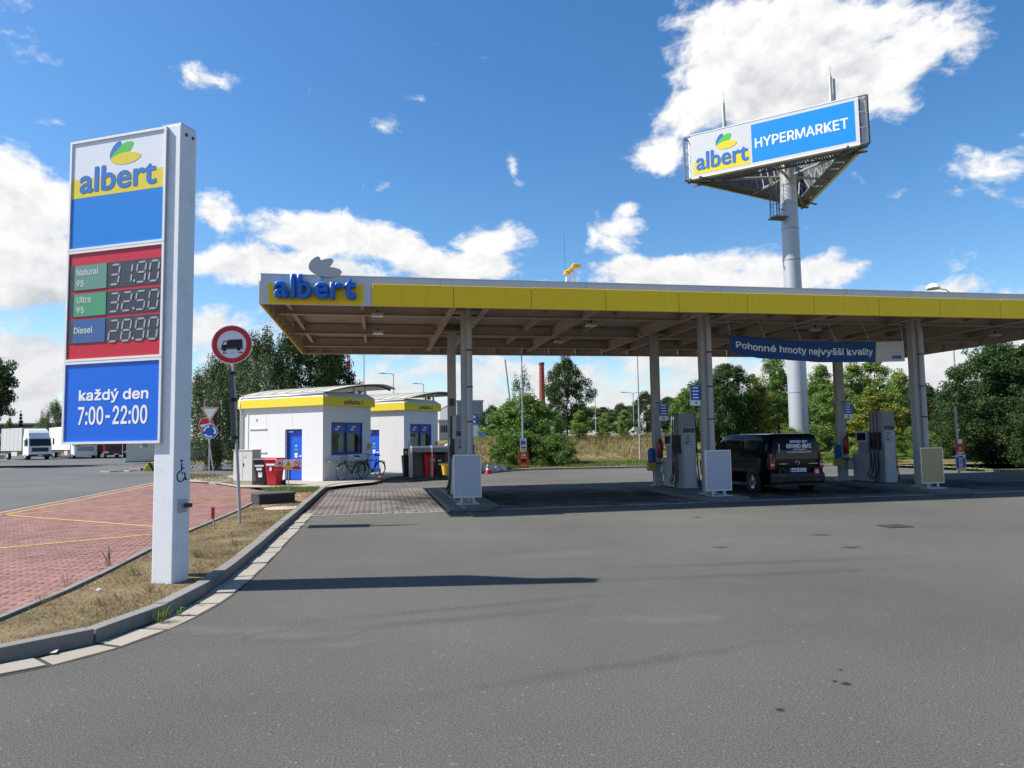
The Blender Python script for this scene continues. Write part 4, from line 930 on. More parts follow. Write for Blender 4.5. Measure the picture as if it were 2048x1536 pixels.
# ------------------------------------------------------------------ kiosks
DOORB = mat('door_blue', (.008, .085, .58), .4, var=.05); FRB = mat('frame_blue', (.01, .05, .30), .4, var=.05); KY = mat('kiosk_yellow', (.80, .62, .03), .45, var=.04, dirt=.1, dirtcol=(.4, .3, .05))
ROOFM = mat('roof_sheet', (.44, .42, .35), .5, .2, var=.08, dirt=.3, dirtcol=(.3, .28, .24)); PARA = mat('parapet', (.66, .65, .62), .7, var=.05, dirt=.35, dirtcol=(.35, .33, .3), scale=2)
WGL = glass_mat('window_glass', (.82, .86, .86), alpha=.8); ROOMW = mat('room_cream', (.74, .73, .55), .7, var=.05); ROOMD = mat('room_dark', (.05, .05, .05), .8)
def kiosk(corner, La, Lb, z0, zt, rz, label, caption, door_at, win, k):
    """local frame: front corner at origin; wall A (sunny) along -x, wall B (shady, with the window) along +y"""
    t = thing('kiosk', label, 'kiosk', (corner[0], corner[1], z0), rz)
    H = zt - z0; th = .18
    d0, d1, dh = door_at                                  # door opening along -x and its height
    # wall A in pieces round the door, faces -y
    wl = MB(); wl.box(-La, -d1, 0, th, 0, H).box(-d0, 0, 0, th, 0, H).box(-d1, -d0, 0, th, dh, H)
    # wall B round the window, faces +x
    w0, w1, s0, s1 = win
    wl.box(-th, 0, th, w0, 0, H).box(-th, 0, w1, Lb, 0, H).box(-th, 0, w0, w1, 0, s0).box(-th, 0, w0, w1, s1, H)
    wl.box(-La, -th, Lb - th, Lb, 0, H); ea, eb = .45, Lb - .45; wl.box(-La, -La + th, th, ea, 0, H).box(-La, -La + th, eb, Lb - th, 0, H).box(-La, -La + th, ea, eb, 0, .9).box(-La, -La + th, ea, eb, 2.6, H)
    wl.build('wall', WALLW, t)
    MB().box(-La + th, -th, th, Lb - th, .01, .02).build('floor', CONC, t); MB().box(-La + .02, -.02, .02, Lb - .02, H - .1, H - .02).build('ceiling', ROOMW, t)
    e = .13
    fs = MB(); fs.box(-La - e, e, -e, 0 - .002, H, H + .36).box(.002, e, 0, Lb + e, H, H + .36).box(-La - e, 0, Lb + .002, Lb + e, H, H + .36).box(-La - e, -La - .002, 0, Lb, H, H + .36); fs.build('fascia', KY, t)
    pr = MB(); pr.loft([[(-La - e + .0, -e, H + .362), (e, -e, H + .362), (e, Lb + e, H + .362), (-La - e, Lb + e, H + .362)], [(-La + .12, .12, H + .58), (-.12, .12, H + .58), (-.12, Lb - .12, H + .58), (-La + .12, Lb - .12, H + .58)]]); pr.build('parapet', PARA, t)
    MB().tube([(-La - .05, -.06, H + .46), (e + .02, -.06, H + .46)], .05, 8).build('gutter', GALV, t, smooth=True)
    MB().tube([(-La + .02, -.10, H + .45), (-La + .02, -.12, H + .0), (-La + .02, -.06, H - .12), (-La + .02, -.06, .05)], .045, 8).build('downpipe', WHITE, t, smooth=True)
    # raised barrel roof sheet
    n = 18; prof = []
    for i in range(n + 1):
        s = i / n; prof.append((.06 + s * (Lb + 1.35), H + .58 + .46 * math.sin(min(1, s * 1.18) * math.pi * .5) ** .9 - max(0, s - .78) ** 2 * 3.2))
    m = MB(); m.loft([[(x, y, z) for y, z in prof] + [(x, y, z - .03) for y, z in prof[::-1]] for x in (-La - .15, .30)]); rf = m.build('roof', ROOFM, t, smooth='auto')
    for x in np.arange(-La, .3, .85):
        MB().tube([(x, y, z + .012) for y, z in prof], .012, 4).build('seam', ROOFM, rf)
    for x in (-La + .3, -.05): MB().loft([[(x - .03, y, z - .03), (x + .03, y, z - .03), (x + .03, y, z - .10), (x - .03, y, z - .10)] for y, z in prof]).build('rafter', mat('rafter_blue', (.06, .08, .14), .5), rf)
    for y in (.4, 2.0, Lb - .25):
        z = np.interp(y, [p[0] for p in prof], [p[1] for p in prof])
        for x in (-.10, -La + .3): MB().box(x - .04, x + .04, y - .04, y + .04, H + .55, z - .09).build('strut', WHITE, rf)
    MB().lathe([(.05, 0), (.12, .04), (.10, .10), (.02, .14)], 12, Matrix.Translation((-.2, Lb - .5, H + .60))).build('roof_lamp', YC, t)
    # door
    dr = MB().box(-d1 + .05, -d0 - .05, th - .045, th - .005, .03, dh - .05).build('door', DOORB, t)
    MB().box(-d1, -d1 + .05, th - .07, th, 0, dh).box(-d0 - .05, -d0, th - .07, th, 0, dh).box(-d1 + .05, -d0 - .05, th - .07, th, dh - .05, dh).build('door_frame', FRB, t)
    MB().box(-d1 + .12, -d1 + .40, th - .10, th - .046, dh - .13, dh - .08).build('closer', ALU, dr); MB().tube([(-d0 - .12, th - .05, 1.0), (-d0 - .12, th - .09, 1.0), (-d0 - .24, th - .09, 1.0)], .010, 6).build('handle', ALU, dr)
    xm = -(d0 + d1) / 2
    for (dx, z, w_, h_, mm_) in ((.02, 1.62, .10, .13, LOGOB), (.02, 1.38, .13, .10, mat('sticker_cyan', (.1, .45, .6), .5)), (.02, 1.23, .20, .08, PRINTG), (.02, .95, .15, .18, TXTW)):
        MB().box(xm + dx - w_ / 2, xm + dx + w_ / 2, th - .049, th - .046, z, z + h_).build('sticker', mm_, dr)
    MB().box(xm + .0, xm + .05, th - .051, th - .0495, .99, 1.06).build('sticker', PRINTR, dr)
    # window with blue frame, posters, counter shelf
    wf = MB(); fx0, fx1 = -.11, -.03; f = .06
    wf.box(fx0, fx1, w0, w1, s0, s0 + .10).box(fx0, fx1, w0, w1, s1 - f, s1).box(fx0, fx1, w0, w0 + f, s0 + .1, s1 - f).box(fx0, fx1, w1 - f, w1, s0 + .1, s1 - f); wm = (w0 + w1) / 2; wf.box(fx0, fx1, wm - .035, wm + .035, s0 + .1, s1 - f)
    wo = wf.build('window', FRB, t)
    for a, b in ((w0 + f, wm - .035), (wm + .035, w1 - f)): MB().box(-.075, -.069, a, b, s0 + .1, s1 - f).build('pane', WGL, wo)
    ph = (s1 - s0) * .27; PB = mat('poster_blue', (.012, .10, .42), .4, var=.1, scale=6)
    for a, b in ((w0 + f, wm - .035), (wm + .035, w1 - f)):
        q = MB().box(-.066, -.062, a + .005, b - .005, s1 - f - ph, s1 - f - .005).build('poster', PB, wo)
        for r in range(2):
            y = a + (b - a) * .28
            for c in range(4):
                MB().box(-.0615, -.059, y, y + .08, s1 - f - ph * (.42 + .3 * r), s1 - f - ph * (.25 + .3 * r)).build('print', (PRINTR, TXTW, TXTW, PRINTR)[(r + c) % 4], q); y += .095
    for a, b, z0_, z1_ in ((wm - .42, wm - .10, s0 + .12, s1 - f - ph - .02), (wm + .06, wm + .58, s0 + .12, s1 - f - ph - .02)): MB().box(-.135, -.13, a, b, z0_, z1_).build('lit_room_card', ROOMW, wo)  # cream cards added behind the panes, standing in for the lit room
    MB().box(-.066, -.062, w1 - f - .25, w1 - f - .01, s1 - f - ph - .13, s1 - f - ph + .002).build('poster', PB, wo)
    MB().box(-.066, -.062, w0 + f + .02, w0 + f + .5, s1 - f - ph - .22, s1 - f - ph - .03).build('notice', mat('notice_dark', (.06, .06, .06), .5, var=.5, scale=14), wo)
    MB().box(.0, .26, w0 - .35, w1 + .35, s0 - .26, s0 - .22).build('counter_shelf', ALU, t, bevel=.006)
    MB().box(.002, .09, w1 + .32, w1 + .46, s0 + .22, s0 + .46).build('intercom', YB, t, bevel=.01)
    # room behind the pane: cream partition and dark shelves
    bl = MB().box(-La + .06, -La + .12, (ea + eb) / 2 - .03, (ea + eb) / 2 + .03, .9, 2.6).box(-La + .06, -La + .12, ea, eb, .9, .96).build('end_window', FRB, t); MB().box(-La + .085, -La + .09, ea, eb, .96, 2.6).build('pane', WGL, bl)
    MB().box(-La + th, -th - .01, Lb - th - .02, Lb - th - .002, .03, H - .12).build('lining', ROOMW, t)
    MB().box(-1.30, -.95, .3, wm - .15, .02, 1.0).build('desk', ROOMD, t); MB().box(-.75, -.55, Lb - .45, Lb - .22, .02, 1.9).build('shelf', ROOMD, t); MB().box(-.45, -.22, w1 - .45, w1 - .1, .03, 1.18).build('till', ROOMD, t)
    # caption on the shady fascia
    r = link('caption', text_mesh(caption, mat('caption_grey', (.06, .065, .07), .6, var=.4, scale=9), size=.30, bold=.02, width=1.15, height=.26, sans=False), t, (e + .008, Lb * .58, H + .085)); r.rotation_euler.z = math.pi / 2
    r = link('caption', text_mesh('POKLADNA' + caption[-2:], mat('caption_worn', (.33, .33, .33), .8, var=.4, scale=7), size=.15, width=Lb * .5), t, (-.02, Lb * .6, H + .44)); r.rotation_euler = (math.radians(-28), 0, math.pi / 2)
    for x in (-La * .36, -La * .68): MB().box(x - .004, x + .004, -.004, -.0005, dh + .05, H - .01).build('panel_joint', PARA, t)
    for y in (Lb * .2, Lb * .87): MB().box(.0005, .004, y - .004, y + .004, s1 + .05, H - .01).build('panel_joint', PARA, t)
    # conduits on the sunny wall
    MB().box(-La + .35, -La + .43, -.02, -.001, .9, H - .25).build('conduit', PARA, t)
    for z in (1.15, 2.15): MB().box(-La + .5, -La + 1.55, -.035, -.001, z, z + .05).build('louvre', PARA, t)
    MB().cyl((-La + .9, -.03, 2.6), (-La + .9, -.001, 2.6), .06, n=12).build('vent_cap', PARA, t)
    return t
rz1 = math.atan2(-.64, .77)                               # local +x = (.77,-.64), +y = (.64,.77)
ku = Vector((.77, -.64)).normalized(); kv = Vector((.64, .77)).normalized()
K1 = Vector((-2.09, 29.75))
kiosk(K1, 4.75, 2.95, .112, 3.18, rz1, 'white cashier kiosk numbered 1 with two bicycles against it', 'pokladna 1', (1.15, 2.12, 2.12), (.48, 2.42, 1.02, 2.38), 1)
K2C = Vector((1.36, 34.9))
kiosk(K2C, 4.2, 2.95, .118, 3.17, rz1 + .02, 'white cashier kiosk numbered 2 standing behind the grey bin shelter', 'pokladna 2', (1.5, 2.4, 2.12), (.5, 2.36, 1.02, 2.38), 2)
def kp(o, x, y, z=.112, base=None):                       # point in kiosk-1 axes
    b = base or K1; p = b + ku * x + kv * y; return (p.x, p.y, z)

# cashier sitting behind the window of kiosk 1
def cashier():
    me = bpy.data.meshes.new('person'); bm = bmesh.new(); lay = bm.verts.layers.skin.verify()
    J = {'pel': (0, 0, .62, .15), 'waist': (0, .01, .82, .13), 'chest': (0, .02, 1.05, .155), 'neck': (0, .0, 1.24, .055), 'head0': (0, -.02, 1.33, .075), 'head1': (0, -.02, 1.44, .088), 'head2': (0, -.005, 1.52, .05),
         'shl': (-.19, .02, 1.15, .065), 'ell': (-.26, -.05, .92, .045), 'wrl': (-.17, -.27, .88, .032), 'hal': (-.14, -.34, .88, .03), 'shr': (.19, .02, 1.15, .065), 'elr': (.27, -.06, .92, .045), 'wrr': (.16, -.28, .88, .032), 'har': (.13, -.35, .88, .03),
         'hl': (-.10, -.06, .60, .09), 'kl': (-.12, -.46, .58, .065), 'al': (-.12, -.48, .13, .045), 'fl': (-.12, -.62, .06, .04), 'hr': (.10, -.06, .60, .09), 'kr': (.12, -.46, .58, .065), 'ar': (.12, -.48, .13, .045), 'fr': (.12, -.62, .06, .04)}
    vs = {k: bm.verts.new(v[:3]) for k, v in J.items()}
    for k, v in J.items(): vs[k][lay].radius = (v[3], v[3])
    vs['pel'][lay].use_root = True
    for a, b in ('pel waist', 'waist chest', 'chest neck', 'neck head0', 'head0 head1', 'head1 head2', 'chest shl', 'shl ell', 'ell wrl', 'wrl hal', 'chest shr', 'shr elr', 'elr wrr', 'wrr har', 'pel hl', 'hl kl', 'kl al', 'al fl', 'pel hr', 'hr kr', 'kr ar', 'ar fr') and [s.split() for s in ('pel waist', 'waist chest', 'chest neck', 'neck head0', 'head0 head1', 'head1 head2', 'chest shl', 'shl ell', 'ell wrl', 'wrl hal', 'chest shr', 'shr elr', 'elr wrr', 'wrr har', 'pel hl', 'hl kl', 'kl al', 'al fl', 'pel hr', 'hr kr', 'kr ar', 'ar fr')]: bm.edges.new((vs[a], vs[b]))
    bm.to_mesh(me); bm.free()
    tmp = bpy.data.objects.new('person', me); COL.objects.link(tmp); tmp.modifiers.new('skin', 'SKIN'); s = tmp.modifiers.new('sub', 'SUBSURF'); s.levels = 2; s.render_levels = 2
    bme = bpy.data.meshes.new_from_object(tmp.evaluated_get(bpy.context.evaluated_depsgraph_get())); bpy.data.objects.remove(tmp); bme.name = 'body'
    SK = mat('skin', (.45, .28, .20), .6); SH = mat('dark_shirt', (.03, .03, .05), .9); bme.materials.clear(); bme.materials.append(SK); bme.materials.append(SH)
    for p in bme.polygons:
        p.use_smooth = True; c = p.center
        p.material_index = 0 if c.z > 1.25 or (c.y < -.2 and .8 < c.z < .96 and abs(c.x) < .22) else 1
    t = thing('person', 'person in dark clothing sitting behind the window of kiosk 1', 'person', kp(0, -.72, 1.02, .13), rz1 + math.pi / 2 + math.pi)
    t.rotation_euler.z = rz1 + math.pi / 2
    link('body', bme, t); h = MB(); h.lathe([(.03, 1.30), (.088, 1.36), (.104, 1.45), (.095, 1.52), (.05, 1.575), (.005, 1.585)], 14); h.v = [(x, max(y, -.055 if z < 1.5 else -.09) + .015, z) for x, y, z in h.v]; h.build('hair', mat('dark_hair', (.015, .012, .01), .6), t, smooth=True)
    f = MB(); f.cyl((0, -.095, 1.42), (0, -.125, 1.40), .016, .012, 8); f.build('nose', SK, t)
    ch = thing('stool', 'dark office stool under the person in kiosk 1', 'stool', t.location, t.rotation_euler.z); MB().cyl((0, 0, .46), (0, 0, .50), .2, n=16).build('seat', BLACK, ch); MB().cyl((0, 0, .04), (0, 0, .46), .03, n=8).build('stem', DARKM, ch); MB().cyl((0, 0, 0), (0, 0, .04), .22, n=12).build('base', DARKM, ch)
cashier()

# ------------------------------------------------------------------ bins, cabinet, cones, bucket
def wheelie(loc, rz, m_, label, papers):
    t = thing('wheelie_bin', label, 'bin', loc, rz, 'wheelie bins at the kiosks')
    sec = lambda w, d, z, y=0: [(-w / 2, -d / 2 + y, z), (w / 2, -d / 2 + y, z), (w / 2, d / 2 + y, z), (-w / 2, d / 2 + y, z)]
    MB().loft([sec(.38, .42, .03, .02), sec(.40, .44, .3, .01), sec(.50, .56, .88), sec(.54, .60, .90), sec(.54, .60, .94)]).build('body', m_, t, bevel=.02)
    MB().loft([sec(.57, .64, .945), sec(.56, .62, .985, .01), sec(.46, .48, 1.02, .03)]).build('lid', m_, t, bevel=.018)
    MB().tube([(-.22, .31, .90), (-.22, .38, .93), (.22, .38, .93), (.22, .31, .90)], .014, 6).build('handle', m_, t)
    for s in (-1, 1):
        w = MB(); w.cyl((s * .21, .27, .10), (s * .26, .27, .10), .10, n=18); q = w.build('wheel', RUBBER, t, bevel=.01); MB().cyl((s * .261, .27, .10), (s * .268, .27, .10), .05, n=12).build('hub', DARKM, q)
    for (x, z, w, h) in papers: MB().box(x - w / 2, x + w / 2, -.262 - (z - .5) * .1, -.245 - (z - .5) * .1, z, z + h).build('sticker', TXTW, t)
    return t
BR = mat('bin_red', (.58, .008, .02), .4, var=.06, dirt=.1); BK = mat('bin_black', (.02, .021, .023), .5, var=.1)
gp = lambda u, v, z=.112: tuple(G(u, v, z))
wheelie(gp(527, 970), rz1 + .3, BK, 'black wheelie bin with white stickers beside the grey cabinet', [(-.02, .70, .36, .06), (-.03, .56, .22, .10), (.0, .30, .16, .2)])
wheelie(gp(549, 970.5), rz1 + .25, BR, 'red wheelie bin beside the black one at the first kiosk', [(0, .74, .36, .07), (0, .55, .08, .15)])
wheelie(gp(858, 954, .118), .12, BR, 'red wheelie bin in front of the grey bin shelter', [(.1, .70, .22, .06)])
wheelie(gp(877, 953.0, .118), .12, BK, 'black wheelie bin beside the grey bin shelter', [(.0, .66, .16, .06), (.02, .5, .14, .08)])
CAB = mat('cabinet_grey', (.52, .52, .50), .6, var=.05, dirt=.25, dirtcol=(.3, .28, .25))
t = thing('meter_cabinet', 'light grey electrical cabinet beside the black wheelie bin', 'cabinet', gp(490, 969), rz1)
MB().box(-.52, .52, -.12, .3, .14, 1.30).build('case', CAB, t, bevel=.012); MB().box(-.51, .51, -.11, .29, 0, .138).build('base', CONCL, t); MB().box(-.54, .54, -.14, .32, 1.301, 1.33).build('lid', CAB, t)
MB().box(-.006, .006, -.123, -.12, .2, 1.25).build('door_seam', DARKM, t); MB().box(.12, .2, -.124, -.1201, 1.10, 1.18).build('sticker', PRINTY, t); MB().box(.05, .2, -.124, -.1201, 1.02, 1.06).build('sticker', PRINTG, t); MB().box(.03, .06, -.14, -.12, .7, .82).build('handle', DARKM, t)
# grey double shelter for bins at kiosk 2
t = thing('bin_shelter', 'grey steel bin shelter with two rounded lids at the second kiosk', 'bin shelter', tuple(G(838, 955, .118)), .10)
SHG = mat('shelter_grey', (.40, .41, .42), .5, .2, var=.06); SHD = mat('shelter_dark', (.10, .105, .12), .4, .2)
for k in range(2):
    x0 = -.38 + k * .86; MB().prism([(-.34, .02), (-.34, 1.10), (-.26, 1.27), (-.10, 1.34), (.12, 1.34), (.30, 1.22), (.34, 1.0), (.34, .02)], 'yz', x0, x0 + .06).build('side_panel', SHG, t)
    MB().loft([[(x, y, z) for x in (x0 + .061, x0 + .859) ][:1] + [(x0 + .859, y, z), (x0 + .859, y + .02, z - .03), (x0 + .061, y + .02, z - .03)] for y, z in [(-.33, 1.08), (-.25, 1.26), (-.09, 1.33), (.12, 1.33), (.29, 1.21)]]).build('lid', SHD, t, smooth='auto')
    MB().box(x0 + .061, x0 + .859, .30, .33, .05, 1.18).build('back_panel', SHD, t)
MB().prism([(-.34, .02), (-.34, 1.10), (-.26, 1.27), (-.10, 1.34), (.12, 1.34), (.30, 1.22), (.34, 1.0), (.34, .02)], 'yz', 1.34, 1.40).build('side_panel', SHG, t)
# bin stand with yellow-labelled can next to the shelter
t = thing('bin_stand', 'black slim bin with small black and yellow can on top', 'bin', tuple(G(814, 953, .118)), .2)
MB().loft([[(-s, -s, z), (s, -s, z), (s, s, z), (-s, s, z)] for s, z in ((.15, 0), (.20, .85), (.21, .87), (.21, .92))]).build('body', BK, t); MB().cyl((-.05, 0, .92), (-.05, 0, 1.22), .11, n=14).build('can', BLACK, t); MB().box(-.12, -.02, -.115, -.108, .98, 1.12).build('sticker', PRINTY, t); MB().tube([(.05, 0, 1.1), (.09, 0, 1.45), (.07, 0, 1.6)], .012, 6).build('spout', PRINTR, t)
# yellow bucket on its holder with a clear bag above
t = thing('bucket', 'yellow bucket hanging beside the second kiosk', 'bucket', tuple(G(893, 957.5, .118)))
MB().lathe([(.15, .16), (.21, .56), (.225, .57), (.20, .575), (.19, .55), (.02, .4)], 20).build('shell', mat('bucket_yellow', (.72, .45, .02), .45), t, smooth='auto'); MB().box(-.02, .02, .19, .23, 0, 1.1).build('post', DARKM, t); MB().tube([(-.22, 0, .56), (-.15, -.12, .63), (.15, -.12, .63), (.22, 0, .56)], .008, 5).build('handle', GALV, t)
rg = np.random.default_rng(8); m = MB(); m.lathe([(.14, -.35), (.2, -.2), (.22, .05), (.2, .22), (.12, .36), (.04, .40)], 16); m.v = [(x * (1 + rg.normal(0, .08)), y * (1 + rg.normal(0, .08)), z + rg.normal(0, .012)) for x, y, z in m.v]
t = thing('plastic_bag', 'translucent white plastic bag hung on the second kiosk', 'plastic bag', tuple(D(894, 905, 33.8))); m.build('bag', mat('bag_plastic', (.72, .75, .78), .4, alpha=.6), t, smooth=True)
CR = mat('cone_red', (.50, .035, .02), .5, var=.05); CW = mat('cone_white', (.65, .65, .63), .5)
def cone(loc, label):
    t = thing('traffic_cone', label, 'traffic cone', loc, group='traffic cones')
    MB().box(-.17, .17, -.17, .17, 0, .03).build('base', CR, t, bevel=.01)
    for k, (a, b) in enumerate(((0, .35), (.35, .52), (.52, .7), (.7, .82), (.82, 1))):
        r0, r1 = .12 * (1 - a) + .022, .12 * (1 - b) + .022; MB().cyl((0, 0, .031 + a * .5), (0, 0, .031 + b * .5), r0, r1, 16).build('band', CR if k % 2 == 0 else CW, t, smooth='auto')
cone(tuple(G(760, 965, .0)), 'red and white traffic cone beside the bicycles'); cone(tuple(G(976, 948, 0)), 'red and white traffic cone beside the white rubble')

# hazard sign on a thin post, tank cover box, red marker stake, flat lid
pp = G(576.5, 986, .1); t = thing('hazard_sign', 'white no-smoking and hazard sign plate on a thin post', 'hazard sign', pp, -.1)
MB().cyl((0, 0, 0), (0, 0, .86), .015, n=8).build('post', GALV, t); b = MB().box(-.40, .40, -.03, -.02, .74, 1.06).build('plate', TXTW, t)
for k, cx in enumerate((-.265, 0, .265)):
    if k == 1:
        MB().prism([(cx - .11, .85), (cx + .11, .85), (cx, 1.045)], 'xz', -.034, -.0305).build('symbol', PRINTY, b); MB().prism([(cx - .03, .88), (cx + .03, .88), (cx, .96)], 'xz', -.037, -.0345).build('symbol', TXTK, b); MB().box(cx - .125, cx + .125, -.034, -.0305, .745, .835).build('caption_bar', PRINTY, b)
    else:
        MB().tube([(cx + .095 * math.cos(a), -.033, .945 + .095 * math.sin(a)) for a in np.linspace(0, 6.283, 25)[:-1]], .012, 5, True).build('symbol', PRINTR, b); MB().prism([(cx - .045, .90), (cx + .04, .905), (cx + .035, .985), (cx - .03, .985)] if k == 0 else [(cx - .05, .935), (cx + .05, .935), (cx + .05, .955), (cx - .05, .955)], 'xz', -.034, -.0305).build('symbol', TXTK, b)
        MB().prism([(cx - .074, 1.005), (cx - .06, 1.019), (cx + .074, .885), (cx + .06, .871)], 'xz', -.037, -.0345).build('symbol', PRINTR, b); MB().box(cx - .13, cx + .13, -.034, -.0305, .745, .835).build('caption_bar', PRINTR, b)
bx0, bx1 = G(517, 1010, .1), G(592, 1005, .1); d = (bx1 - bx0); L_ = d.length; t = thing('tank_cover', 'low black metal tank cover box on the verge', 'cover box', bx0, math.atan2(d.y, d.x))
TB = mat('cover_black', (.025, .025, .025), .6, var=.3, scale=6, dirt=.3, dirtcol=(.10, .09, .08)); MB().box(.02, L_ - .02, .02, .78, -.02, .24).build('case', TB, t, bevel=.006); MB().prism([(-.01, -.02), (L_ + .0, -.02), (L_ - .02, .8), (.03, .8)], 'xy', .241, .28).build('lid', mat('cover_lid', (.06, .06, .062), .6, var=.2, scale=5), t, bevel=.004)
fl = G(565, 1017, .1); t = thing('ground_lid', 'flat round concrete lid in the soil beside the black cover', 'lid', fl); MB().lathe([(.42, 0), (.44, .012), (.42, .022), (.01, .024)], 28).build('disc', mat('lid_stone', (.42, .33, .27), .9, var=.15), t)
st = G(429, 1057, .1); t = thing('marker_stake', 'short grey stake with red plate at the verge edge', 'marker', st); MB().cyl((0, 0, -.03), (-.03, 0, .27), .016, n=8).build('stake', GALV, t); MB().box(-.06, -.005, -.025, .025, .19, .41).build('plate', PRINTR, t, bevel=.004)

# ------------------------------------------------------------------ bicycles
def bicycle(col, label, basket, step):
    t = thing('bicycle', label, 'bicycle', group='bicycles against the first kiosk')   # +x = forward (front wheel at x=1.05), wheels on z=0
    R = .34; fm = mat('bike_' + col, {'silver': (.06, .065, .07), 'black': (.012, .012, .014)}[col], .3, .4)
    CH = mat('chrome', (.6, .6, .62), .2, .9)
    for x in (0, 1.06):
        w = MB(); w.tube([(x + R * math.cos(a), 0, R + R * math.sin(a)) for a in np.linspace(0, 2 * math.pi, 37)[:-1]], .017, 6, True); wo = w.build('wheel', RUBBER, t, smooth=True)
        MB().tube([(x + (R - .022) * math.cos(a), 0, R + (R - .022) * math.sin(a)) for a in np.linspace(0, 2 * math.pi, 33)[:-1]], .010, 5, True).build('rim', CH, wo, smooth=True)
        s = MB()
        for k in range(18):
            a = 2 * math.pi * k / 18; s.cyl((x, (-1) ** k * .025, R), (x + (R - .03) * math.cos(a), 0, R + (R - .03) * math.sin(a)), .0018, n=3)
        tag(s.build('spokes', CH, wo), kind='stuff'); MB().cyl((x, -.04, R), (x, .04, R), .022, n=10).build('hub', CH, wo)
        MB().loft([[(x + (R + .03) * math.cos(a), yy, R + (R + .03) * math.sin(a) + zz) for yy, zz in ((-.028, 0), (.028, 0), (.028, .004), (-.028, .004))] for a in (np.linspace(.4, 3.3, 16) if x == 0 else np.linspace(.3, 2.6, 14))]).build('mudguard', fm, t)
    bb = (.44, 0, .29); st_ = (.27, 0, .80); hd0 = (.90, 0, .62); hd1 = (.85, 0, .86)
    fr = MB(); fr.tube([bb, st_], .017, 8).tube([bb, hd0], .02, 8).tube([hd0, hd1], .021, 8)
    fr.tube([(.36, 0, .52) if step else (.30, 0, .73), hd0 if step else (.87, 0, .78)], .016, 8)
    for s in (-.05, .05): fr.tube([bb, (0, s, R)], .010, 6).tube([(.30, 0, .72), (0, s, R)], .009, 6)
    fr.build('frame', fm, t, smooth='auto')
    fk_ = MB()
    for s in (-.05, .05): fk_.tube([hd0, (.93, s, .56), (1.06, s, R)], .012, 6)
    fk_.build('fork', CH if col == 'silver' else fm, t)
    hb = MB(); hb.tube([hd1, (.83, 0, 1.0)], .014, 6).tube([(.70, -.28, 1.03), (.80, -.22, 1.04), (.86, -.08, 1.01), (.86, .08, 1.01), (.80, .22, 1.04), (.70, .28, 1.03)], .012, 6); hb = hb.build('handlebar', CH if col == 'silver' else BLACK, t)
    for s in (-1, 1): MB().cyl((.64, s * .29, 1.025), (.76, s * .25, 1.035), .017, n=8).build('grip', BLACK, hb)
    MB().tube([st_, (.255, 0, .93)], .013, 6).build('seat_post', CH, t)
    MB().loft([[(x, -w, z), (x, w, z), (x, w * .7, z + .05), (x, -w * .7, z + .05)] for x, w, z in ((.13, .085, .94), (.22, .09, .935), (.30, .05, .935), (.40, .022, .93))]).build('saddle', BLACK, t, smooth='auto')
    rk = MB()
    for s in (-.06, .06): rk.tube([(.22, s, .72), (-.22, s, .72)], .007, 5).tube([(-.1, s, .72), (0, s, R)], .006, 5)
    for x in (-.2, -.05, .1): rk.tube([(x, -.06, .72), (x, .06, .72)], .006, 5)
    rk.build('rack', BLACK, t)
    c = MB(); c.cyl((.44, -.05, .29), (.44, -.035, .29), .085, n=20); c.tube([(.44, -.07, .29), (.52, -.07, .14)], .011, 6).tube([(.44, .07, .29), (.36, .07, .44)], .011, 6).box(.47, .57, -.14, -.07, .13, .15).box(.31, .41, .07, .14, .43, .45); c.build('crank', CH, t)
    ch = MB(); ch.tube([(.44, -.045, .37), (0, -.045, R + .035)], .006, 4).tube([(.44, -.045, .21), (0, -.045, R - .035)], .006, 4); ch.build('chain', DARKM, t)
    MB().tube([(.40, .03, .27), (.36, .17, .02)], .010, 6).build('kickstand', CH, t)
    MB().cyl((.93, 0, .74), (.98, 0, .74), .035, .045, 10).build('headlamp', BLACK, t); MB().box(-.30, -.27, -.03, .03, .60, .66).build('tail_lamp', PRINTR, t)
    if basket:
        bk = MB()
        for k in range(9):
            a = 2 * math.pi * k / 9; bk.tube([(1.0 + .10 * math.cos(a), .12 * math.sin(a), .80), (1.0 + .14 * math.cos(a), .17 * math.sin(a), 1.02)], .004, 4)
        for z, r in ((.80, .11), (.92, .135), (1.02, .15)): bk.tube([(1.0 + r * math.cos(a), r * 1.2 * math.sin(a), z) for a in np.linspace(0, 6.283, 17)[:-1]], .005, 4, True)
        tag(bk.build('basket', DARKM, t), kind='stuff')
    return t
def park(b, rear, front, lean):
    r, f = G(*rear, 0.0 if rear[1] > 970 else .112), G(*front, .112); a = math.atan2(f.y - r.y, f.x - r.x)
    b.location = f - Vector((math.cos(a), math.sin(a), 0)) * 1.06; b.location.z = .114; b.rotation_euler = (lean, 0, a)
wd = math.atan2(-kv.y, -kv.x)                              # front wheels point to the corner of the kiosk
b1 = bicycle('silver', 'dark bicycle with wire basket leaning nearest the kiosk corner', True, True); fpt = Vector(kp(0, .42, .62)); b1.location = fpt - Vector((math.cos(wd), math.sin(wd), 0)) * 1.06; b1.location.z = .114; b1.rotation_euler = (math.radians(-7), 0, wd)
b2 = bicycle('black', 'black bicycle leaning below the kiosk window next to the traffic cone', False, False); fpt = Vector(kp(0, .42, 1.95)); b2.location = fpt - Vector((math.cos(wd), math.sin(wd), 0)) * 1.06; b2.location.z = .114; b2.rotation_euler = (math.radians(-6), 0, wd)
